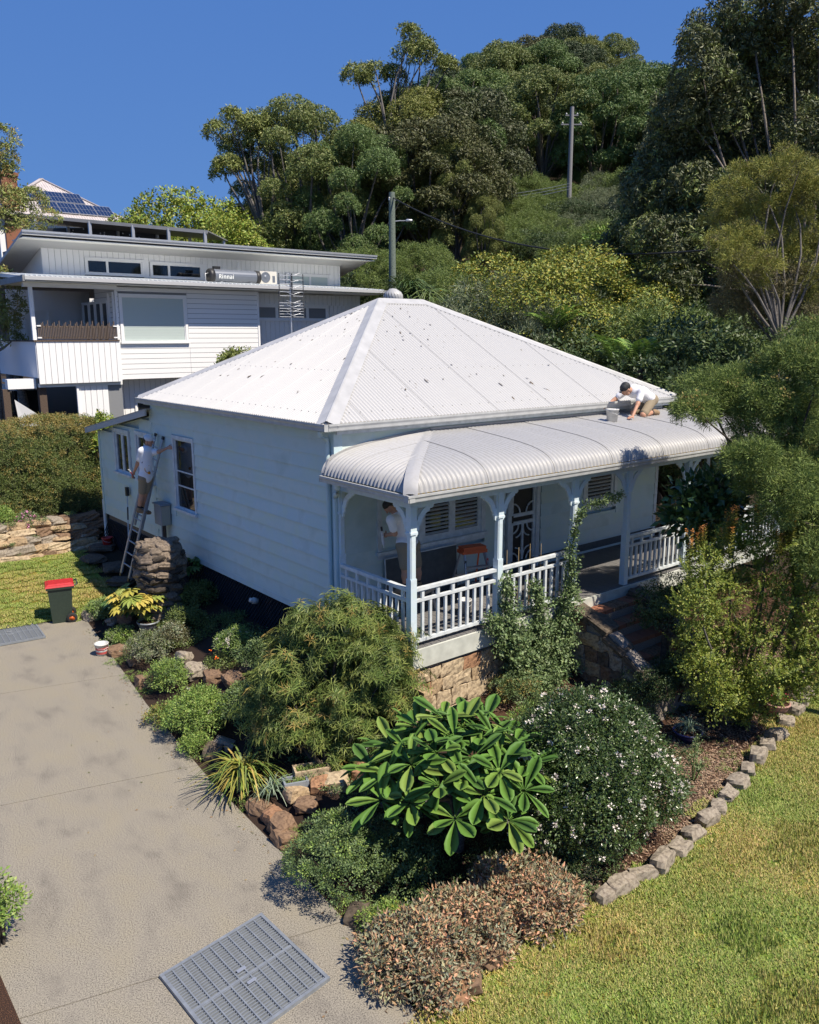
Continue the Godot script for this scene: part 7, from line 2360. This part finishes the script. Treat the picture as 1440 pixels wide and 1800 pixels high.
	fl.set_meta("kind", "stuff")
	# dead leaves blown along the edge of the driveway
	st = start()
	st.set_smooth_group(-1)
	for i in 260:
		var z = rn.randf_range(-8.5, 4.2)
		var x = drive_edge(z) - absf(rn.randfn(0.0, 0.16)) * (1.0 if rn.randf() < 0.85 else 6.0)
		var p = Vector3(x, G(x, z) + 0.006, z)
		var a = rn.randf() * TAU
		var d = Vector3(cos(a), 0.1, sin(a)) * rn.randf_range(0.012, 0.03)
		var e = Vector3(-sin(a), 0.25, cos(a)) * rn.randf_range(0.006, 0.012)
		st.set_color([C(0.22, 0.13, 0.06), C(0.12, 0.08, 0.05), C(0.30, 0.22, 0.10), C(0.10, 0.12, 0.04)][rn.randi() % 4])
		quad(st, p - d, p + e, p + d, p - e)
	single("leaf_litter", "dead leaves blown along the garden edge of the driveway", "leaves", finish(st), "leaf_matt").set_meta("kind", "stuff")
	# a round cover let into the lawn
	var lc = thing("lawn_cover", "small round brown pipe cover let into the front lawn", "cover", gat(1056, 1642))
	part(lc, "rim", lathe([Vector2(0.11, -0.02), Vector2(0.11, 0.022), Vector2(0.085, 0.022), Vector2(0.085, -0.01)], 18), "brown_rock")
	part(lc, "lid", lathe([Vector2(0.084, 0.0), Vector2(0.084, 0.014), Vector2(0.02, 0.016), Vector2(0, 0.02)], 18), "brown_rock")
	# bark chips on the beds
	var chip := start()
	chip.set_smooth_group(-1)
	for i in 300:
		var p = Vector3(rf(-0.3, 0.3), rf(0.0, 0.02), rf(-0.3, 0.3))
		var a = rng.randf() * TAU
		var d = Vector3(cos(a), rf(-0.3, 0.3), sin(a)) * rf(0.012, 0.035)
		var e = Vector3(-sin(a), rf(-0.3, 0.3), cos(a)) * rf(0.004, 0.009)
		chip.set_color(tint(rng, [C(0.30, 0.20, 0.13), C(0.22, 0.14, 0.09), C(0.40, 0.29, 0.20), C(0.13, 0.09, 0.06), C(0.34, 0.24, 0.15)][rng.randi() % 5], 0.25))
		quad(chip, p - d, p + e, p + d, p - e)
	var cm = finish(chip)
	var spots = []
	for i in 1500:
		var x = rf(-3.3, 9.0); var z = rf(-9.0, 4.6)
		if (x > 0.3 or x > -1.3 and z > 2.8) and x > drive_edge(z) + 0.2 and z < bed_edge(x) - 0.1 and not (x > 0.0 and z < 0.15):
			var p = Vector3(x, G(x, z) - 0.012, z)
			if seen(p, 20.0): spots.append(p)
	var mm := MultiMesh.new()
	mm.transform_format = MultiMesh.TRANSFORM_3D
	mm.mesh = cm
	mm.instance_count = spots.size()
	for i in spots.size():
		mm.set_instance_transform(i, Transform3D(Basis(Vector3.UP, rng.randf() * TAU), spots[i]))
	var mi := MultiMeshInstance3D.new()
	mi.name = "bark_chips"
	mi.multimesh = mm
	mi.material_override = M["leaf_matt"]
	add_child(mi)
	mi.set_meta("kind", "stuff")
	mi.set_meta("label", "brown bark chips and leaf litter on the garden beds")
	mi.set_meta("category", "mulch")

# ---------------------------------------------------------------- people
# Tapered capsules joined by a smooth minimum on a grid, meshed as surface nets.
func blob(st, caps: Array, cell: float, k: float):
	var lo = Vector3.INF
	var hi = -Vector3.INF
	for c in caps:
		for q in [[c[0], c[2]], [c[1], c[3]]]:
			lo = lo.min(q[0] - Vector3.ONE * (q[1] + cell * 3))
			hi = hi.max(q[0] + Vector3.ONE * (q[1] + cell * 3))
	var nx = int((hi.x - lo.x) / cell) + 2
	var ny = int((hi.y - lo.y) / cell) + 2
	var nz = int((hi.z - lo.z) / cell) + 2
	var f := PackedFloat32Array()
	f.resize(nx * ny * nz)
	f.fill(9.0)
	for c in caps:
		var a: Vector3 = c[0]; var b: Vector3 = c[1]
		var ra: float = c[2]; var rb: float = c[3]
		var m = maxf(ra, rb) + cell * 2.0 + k
		var l = ((a.min(b) - Vector3.ONE * m - lo) / cell).floor().max(Vector3.ZERO)
		var h = ((a.max(b) + Vector3.ONE * m - lo) / cell).ceil().min(Vector3(nx - 1, ny - 1, nz - 1))
		var ab = b - a
		var il = 1.0 / maxf(ab.length_squared(), 1e-9)
		for z in range(int(l.z), int(h.z) + 1):
			for y in range(int(l.y), int(h.y) + 1):
				var row = (z * ny + y) * nx
				for x in range(int(l.x), int(h.x) + 1):
					var p = lo + Vector3(x, y, z) * cell
					var t = clampf((p - a).dot(ab) * il, 0.0, 1.0)
					var d = p.distance_to(a + ab * t) - (ra + (rb - ra) * t)
					var o = f[row + x]
					var hh = maxf(k - absf(o - d), 0.0) / k
					f[row + x] = minf(o, d) - hh * hh * k * 0.25
	var idx = {}
	var sxy = nx * ny
	var verts = []
	for z in nz - 1:
		for y in ny - 1:
			var row = z * sxy + y * nx
			for x in nx - 1:
				var i = row + x
				var v0 = f[i]
				if v0 > 3.0 * cell or v0 < -3.0 * cell: continue
				var vs = [v0, f[i + 1], f[i + nx], f[i + nx + 1], f[i + sxy], f[i + sxy + 1], f[i + sxy + nx], f[i + sxy + nx + 1]]
				var neg = 0
				for q in vs:
					if q < 0.0: neg += 1
				if neg == 0 or neg == 8: continue
				var s = Vector3.ZERO
				var n = 0
				for e in [[0, 1], [2, 3], [4, 5], [6, 7], [0, 2], [1, 3], [4, 6], [5, 7], [0, 4], [1, 5], [2, 6], [3, 7]]:
					var p = vs[e[0]]; var q = vs[e[1]]
					if (p < 0.0) != (q < 0.0):
						var t = p / (p - q)
						var A = Vector3(e[0] & 1, (e[0] >> 1) & 1, e[0] >> 2)
						var B = Vector3(e[1] & 1, (e[1] >> 1) & 1, e[1] >> 2)
						s += A.lerp(B, t)
						n += 1
				idx[i] = verts.size()
				verts.append(lo + (Vector3(x, y, z) + s / n) * cell)
	st.set_smooth_group(1)
	for i in idx.keys():
		var v0 = f[i]
		for ax in [[1, nx, sxy], [nx, sxy, 1], [sxy, 1, nx]]:
			var v1 = f[i + ax[0]]
			if (v0 < 0.0) == (v1 < 0.0): continue
			var q0 = i; var q1 = i - ax[1]; var q2 = i - ax[1] - ax[2]; var q3 = i - ax[2]
			if idx.has(q1) and idx.has(q2) and idx.has(q3):
				var a = verts[idx[q0]]; var b = verts[idx[q1]]; var c = verts[idx[q2]]; var d = verts[idx[q3]]
				if v0 < 0.0: quad(st, a, d, c, b)
				else: quad(st, a, b, c, d)

# a hand: palm from the wrist along `dir`, fingers curled toward `curl`
func hand_caps(wrist: Vector3, dir: Vector3, side: Vector3, curl: Vector3, bend: float) -> Array:
	var o = []
	var palm = wrist + dir * 0.085
	for s in [-0.028, -0.01, 0.01, 0.028]:
		o.append([wrist + side * s * 0.6, palm + side * s, 0.018, 0.014])
	var lens = [0.070, 0.082, 0.078, 0.060]
	for i in 4:
		var b = palm + side * (-0.030 + i * 0.020)
		var d = dir.lerp(curl, bend * 0.35).normalized()
		var m = b + d * lens[i] * 0.45
		var d2 = dir.lerp(curl, bend * 0.75).normalized()
		var n = m + d2 * lens[i] * 0.32
		var d3 = dir.lerp(curl, bend).normalized()
		o.append([b, m, 0.0095, 0.009])
		o.append([m, n, 0.009, 0.0082])
		o.append([n, n + d3 * lens[i] * 0.26, 0.0082, 0.007])
	var tb = wrist + dir * 0.025 - side * 0.026
	var tm = tb + (dir * 0.6 - side * 0.8).normalized() * 0.038 + curl * 0.012
	o.append([tb, tm, 0.014, 0.0105])
	o.append([tm, tm + (dir * 0.85 - side * 0.25 + curl * 0.3).normalized() * 0.034, 0.0105, 0.0085])
	return o

# j: joints by name. Makes body, shirt, shorts, boots, hair and face.
func person(label, j: Dictionary, look: Vector3, hat, shirt_print = false):
	var root = thing("person", label, "person", Vector3.ZERO)
	var body := start()
	var sh = j.shoulder_l.lerp(j.shoulder_r, 0.5)
	var hp = j.hip_l.lerp(j.hip_r, 0.5)
	var spine = sh.lerp(hp, 0.5) + j.get("belly", Vector3.ZERO)
	var caps = [[j.neck, sh, 0.055, 0.075], [j.head, j.neck, 0.07, 0.055]]
	caps += [[j.shoulder_l, j.shoulder_r, 0.065, 0.065], [sh, spine, 0.125, 0.115], [spine, hp, 0.115, 0.125], [j.hip_l, j.hip_r, 0.10, 0.10]]
	for s in ["l", "r"]:
		caps += [[j["shoulder_" + s], j["elbow_" + s], 0.056, 0.042], [j["elbow_" + s], j["wrist_" + s], 0.041, 0.028]]
		caps += [[j["hip_" + s], j["knee_" + s], 0.088, 0.058], [j["knee_" + s], j["knee_" + s].lerp(j["ankle_" + s], 0.35), 0.056, 0.060], [j["knee_" + s].lerp(j["ankle_" + s], 0.35), j["ankle_" + s], 0.060, 0.038]]
	blob(body, caps, 0.016, 0.035)
	# head: skull, jaw, nose, ears, brow
	var fw = look.normalized()
	var upv = (j.head - j.neck).normalized()
	upv = (upv - fw * upv.dot(fw)).normalized()
	var rt = fw.cross(upv)
	var h = j.head
	blob(body, [[h + upv * 0.03 - fw * 0.02, h + upv * 0.02 + fw * 0.02, 0.088, 0.085], [h - upv * 0.02 + fw * 0.02, h - upv * 0.075 + fw * 0.045, 0.07, 0.042], [h + upv * 0.01 + fw * 0.095, h - upv * 0.022 + fw * 0.115, 0.012, 0.016], [h + upv * 0.03 + fw * 0.09 - rt * 0.03, h + upv * 0.03 + fw * 0.09 + rt * 0.03, 0.014, 0.014], [h - rt * 0.088 + upv * 0.01, h - rt * 0.09 - upv * 0.025, 0.018, 0.013], [h + rt * 0.088 + upv * 0.01, h + rt * 0.09 - upv * 0.025, 0.018, 0.013], [h - upv * 0.04, h - upv * 0.12 - fw * 0.02, 0.05, 0.052]], 0.008, 0.02)
	for s in ["l", "r"]:
		var d = j.get("hand_dir_" + s, (j["wrist_" + s] - j["elbow_" + s]).normalized())
		var curl = j.get("curl_" + s, Vector3.DOWN)
		curl = (curl - d * curl.dot(d)).normalized()
		var side = d.cross(curl) * (1.0 if s == "l" else -1.0)
		blob(body, hand_caps(j["wrist_" + s], d, side, curl, j.get("bend_" + s, 0.7)), 0.0055, 0.008)
	part(root, "body", finish(body), "skin")
	var shirt := start()
	var sc = [[sh + (j.neck - sh) * 0.45, sh, 0.06, 0.085], [j.shoulder_l, j.shoulder_r, 0.082, 0.082], [sh, spine, 0.145, 0.140], [spine, hp + (spine - hp) * 0.05, 0.140, 0.142], [j.hip_l.lerp(spine, 0.22), j.hip_r.lerp(spine, 0.22), 0.118, 0.118]]
	for s in ["l", "r"]:
		sc.append([j["shoulder_" + s], j["shoulder_" + s].lerp(j["elbow_" + s], 0.62), 0.078, 0.072])
	blob(shirt, sc, 0.015, 0.03)
	var tee = part(root, "shirt", finish(shirt), "shirt")
	var shorts := start()
	var pc = [[j.hip_l, j.hip_r, 0.118, 0.118], [hp, hp.lerp(spine, 0.3), 0.128, 0.125]]
	for s in ["l", "r"]:
		pc.append([j["hip_" + s], j["hip_" + s].lerp(j["knee_" + s], 0.86), 0.108, 0.088])
	blob(shorts, pc, 0.015, 0.025)
	part(root, "shorts", finish(shorts), "shorts_khaki")
	for s in ["l", "r"]:
		var toe = j["toe_" + s]
		var an = j["ankle_" + s]
		var heel = an + (an - toe).normalized() * 0.02 + (toe - an) * 0.05
		var boot := start()
		var low = toe + (an - j["knee_" + s]).normalized() * 0.0
		blob(boot, [[an, an.lerp(j["knee_" + s], 0.16), 0.05, 0.05], [an, toe.lerp(an, 0.25), 0.055, 0.046], [toe.lerp(an, 0.35), toe, 0.048, 0.042]], 0.012, 0.03)
		part(root, "boot", finish(boot), "boot_tan")
		part(root, "sock", tube([an.lerp(j["knee_" + s], 0.15), an.lerp(j["knee_" + s], 0.27)], 0.05, 10), "sock_dark")
	# hair
	var hair := start()
	blob(hair, [[h + upv * 0.045 - fw * 0.035, h + upv * 0.05 + fw * 0.012, 0.093, 0.083], [h - fw * 0.06 - upv * 0.02, h + upv * 0.03 - fw * 0.05, 0.055, 0.08]], 0.01, 0.02)
	part(root, "hair", finish(hair), "hair")
	if hat:
		var cp := start()
		blob(cp, [[h + upv * 0.062 - fw * 0.022, h + upv * 0.058 + fw * 0.018, 0.095, 0.09]], 0.01, 0.02)
		blob(cp, [[h + upv * 0.05 + fw * 0.10 - rt * 0.05, h + upv * 0.05 + fw * 0.10 + rt * 0.05, 0.012, 0.012], [h + upv * 0.045 + fw * 0.15 - rt * 0.035, h + upv * 0.045 + fw * 0.15 + rt * 0.035, 0.01, 0.01], [h + upv * 0.05 + fw * 0.08, h + upv * 0.045 + fw * 0.155, 0.012, 0.01]], 0.008, 0.03)
		part(root, "cap", finish(cp), hat)
	for s in [-1, 1]:
		part(root, "eye", lathe([Vector2(0, -0.009), Vector2(0.009, -0.004), Vector2(0.009, 0.004), Vector2(0, 0.009)], 8), "eye_dark", Transform3D(Basis(), h + upv * 0.012 + fw * 0.096 + rt * 0.032 * s))
	part(root, "mouth", tube([h - upv * 0.055 + fw * 0.092 - rt * 0.022, h - upv * 0.056 + fw * 0.098, h - upv * 0.055 + fw * 0.092 + rt * 0.022], 0.005, 5), "lip")
	if shirt_print:
		# the ring-shaped orange print and small dark mark on the back
		var cen = spine.lerp(hp, 0.25)
		var away = (EYE - cen)
		away.y = 0
		away = away.normalized()
		var sx = away.cross(Vector3.UP)
		var pts = []
		for i in 10:
			var a = lerpf(1.2, 5.2, i / 9.0)
			pts.append(cen + away * 0.142 - sx * (0.045 + 0.075 * cos(a)) * 1.0 + Vector3.UP * 0.085 * sin(a))
		part(tee, "print", tube(pts, 0.007, 5), "print_orange")
		part(tee, "print", lathe([Vector2(0, -0.012), Vector2(0.034, 0), Vector2(0, 0.012)], 12), "print_orange", Transform3D(Basis(Vector3.RIGHT, PI / 2), cen + away * 0.143 - sx * 0.06 - Vector3.UP * 0.085))
		part(tee, "print", tube([cen + away * 0.14 + sx * 0.07 + Vector3.UP * 0.17, cen + away * 0.14 + sx * 0.085 + Vector3.UP * 0.14], 0.008, 5), "print_dark")
	return root

func people():
	# on the ladder
	var j = {
		"head": on_x(261, 776, -0.40), "neck": on_x(258, 787, -0.43),
		"shoulder_l": on_x(249, 793, -0.56), "shoulder_r": on_x(266, 795, -0.36),
		"hip_l": on_x(252, 840, -0.55), "hip_r": on_x(261, 841, -0.42),
		"knee_l": on_x(250, 867, -0.56), "knee_r": on_x(256, 866, -0.47),
		"ankle_l": on_x(244, 897, -0.62), "ankle_r": on_x(249, 898, -0.52),
		"elbow_l": on_x(242, 815, -0.62), "wrist_l": on_x(235, 832, -0.66),
		"elbow_r": on_x(280, 794, -0.26), "wrist_r": on_x(295, 787, -0.10),
		"hand_dir_r": Vector3(0.35, 0.1, 0.9).normalized(), "curl_r": Vector3(1, -0.2, 0), "bend_r": 0.6, "bend_l": 1.2, "curl_l": Vector3(0.5, 0, 0.6),
	}
	j.toe_l = j.ankle_l + Vector3(0.17, -0.06, 0.05)
	j.toe_r = j.ankle_r + Vector3(0.17, -0.06, 0.05)
	person("person in a white cap, white printed T-shirt and khaki shorts, reaching from the ladder", j, Vector3(0.75, -0.15, 0.75), "cap_white", true)
	var br = thing("paint_brush", "paint brush with a red handle held by the person on the ladder", "brush", j.wrist_l + Vector3(-0.02, -0.06, 0.03))
	part(br, "handle", tube([Vector3(0, 0, 0), Vector3(-0.07, 0.11, 0.02)], [0.009, 0.013], 6), "red_plastic")
	part(br, "bristles", bar(Vector3(-0.07, 0.11, 0.02), Vector3(-0.11, 0.17, 0.03), 0.05, 0.016), "white_plastic")
	# on the veranda
	j = {
		"head": on_z(686, 890, -1.34), "neck": on_z(697, 902, -1.3),
		"shoulder_l": on_z(688, 914, -1.12), "shoulder_r": on_z(715, 909, -1.42),
		"hip_l": on_z(708, 960, -1.2), "hip_r": on_z(727, 958, -1.38),
		"knee_l": on_z(712, 1000, -1.2), "knee_r": on_z(734, 996, -1.36),
		"ankle_l": on_z(713, 1034, -1.2), "ankle_r": on_z(736, 1028, -1.36),
		"elbow_l": on_z(694, 938, -1.12), "wrist_l": on_z(680, 940, -1.38),
		"elbow_r": on_z(724, 936, -1.58), "wrist_r": on_z(706, 948, -1.68),
		"curl_l": Vector3(0.3, 0.2, 1), "bend_l": 1.3, "curl_r": Vector3(0, -1, 0), "bend_r": 0.8,
	}
	j.toe_l = j.ankle_l + Vector3(-0.12, -0.07, -0.10)
	j.toe_r = j.ankle_r + Vector3(-0.10, -0.07, -0.12)
	person("dark-haired person in white T-shirt and khaki shorts bending over a caulking gun", j, Vector3(-0.45, -0.75, -0.3), "")
	var cg = thing("caulking_gun", "caulking gun held upright by the person on the veranda", "tool", j.wrist_l + Vector3(-0.06, 0.0, -0.04))
	part(cg, "cartridge", tube([Vector3(0.02, -0.16, 0), Vector3(-0.01, 0.07, 0)], 0.026, 10), "white_plastic")
	part(cg, "nozzle", tube([Vector3(0.02, -0.16, 0), Vector3(0.035, -0.25, 0)], [0.012, 0.004], 8), "white_plastic")
	part(cg, "handle", tube([Vector3(-0.01, 0.07, 0), Vector3(-0.02, 0.14, 0)], 0.018, 8), "black_plastic")
	part(cg, "plunger_rod", tube([Vector3(-0.02, 0.14, 0), Vector3(-0.045, 0.22, 0), Vector3(-0.075, 0.25, 0)], 0.005, 6), "alloy")
	# on the veranda roof, kneeling
	var ry = bull(1.65)
	j = {
		"head": Vector3(6.98, 4.90, -1.52), "neck": Vector3(7.12, 4.88, -1.52),
		"shoulder_l": Vector3(7.26, 4.86, -1.70), "shoulder_r": Vector3(7.26, 4.84, -1.32),
		"hip_l": Vector3(7.80, 4.66, -1.60), "hip_r": Vector3(7.80, 4.65, -1.40),
		"knee_l": Vector3(7.46, ry + 0.07, -1.64), "knee_r": Vector3(7.42, ry + 0.05, -1.36),
		"ankle_l": Vector3(7.88, ry + 0.10, -1.62), "ankle_r": Vector3(7.86, ry + 0.085, -1.38),
		"elbow_l": Vector3(7.08, 4.66, -1.86), "wrist_l": Vector3(6.88, 4.56, -1.90),
		"elbow_r": Vector3(7.10, 4.60, -1.28), "wrist_r": Vector3(6.86, ry + 0.06, -1.22),
		"hand_dir_r": Vector3(-1, -0.15, 0.05).normalized(), "curl_r": Vector3(0, -1, 0), "bend_r": 0.3, "bend_l": 0.6, "curl_l": Vector3(0, -0.5, -1), "belly": Vector3(0, 0.05, 0),
	}
	j.toe_l = j.ankle_l + Vector3(0.13, -0.04, 0)
	j.toe_r = j.ankle_r + Vector3(0.13, -0.03, 0)
	person("person in a black cap, white T-shirt and khaki shorts kneeling on the veranda roof", j, Vector3(-0.8, -0.6, -0.1), "cap_black")
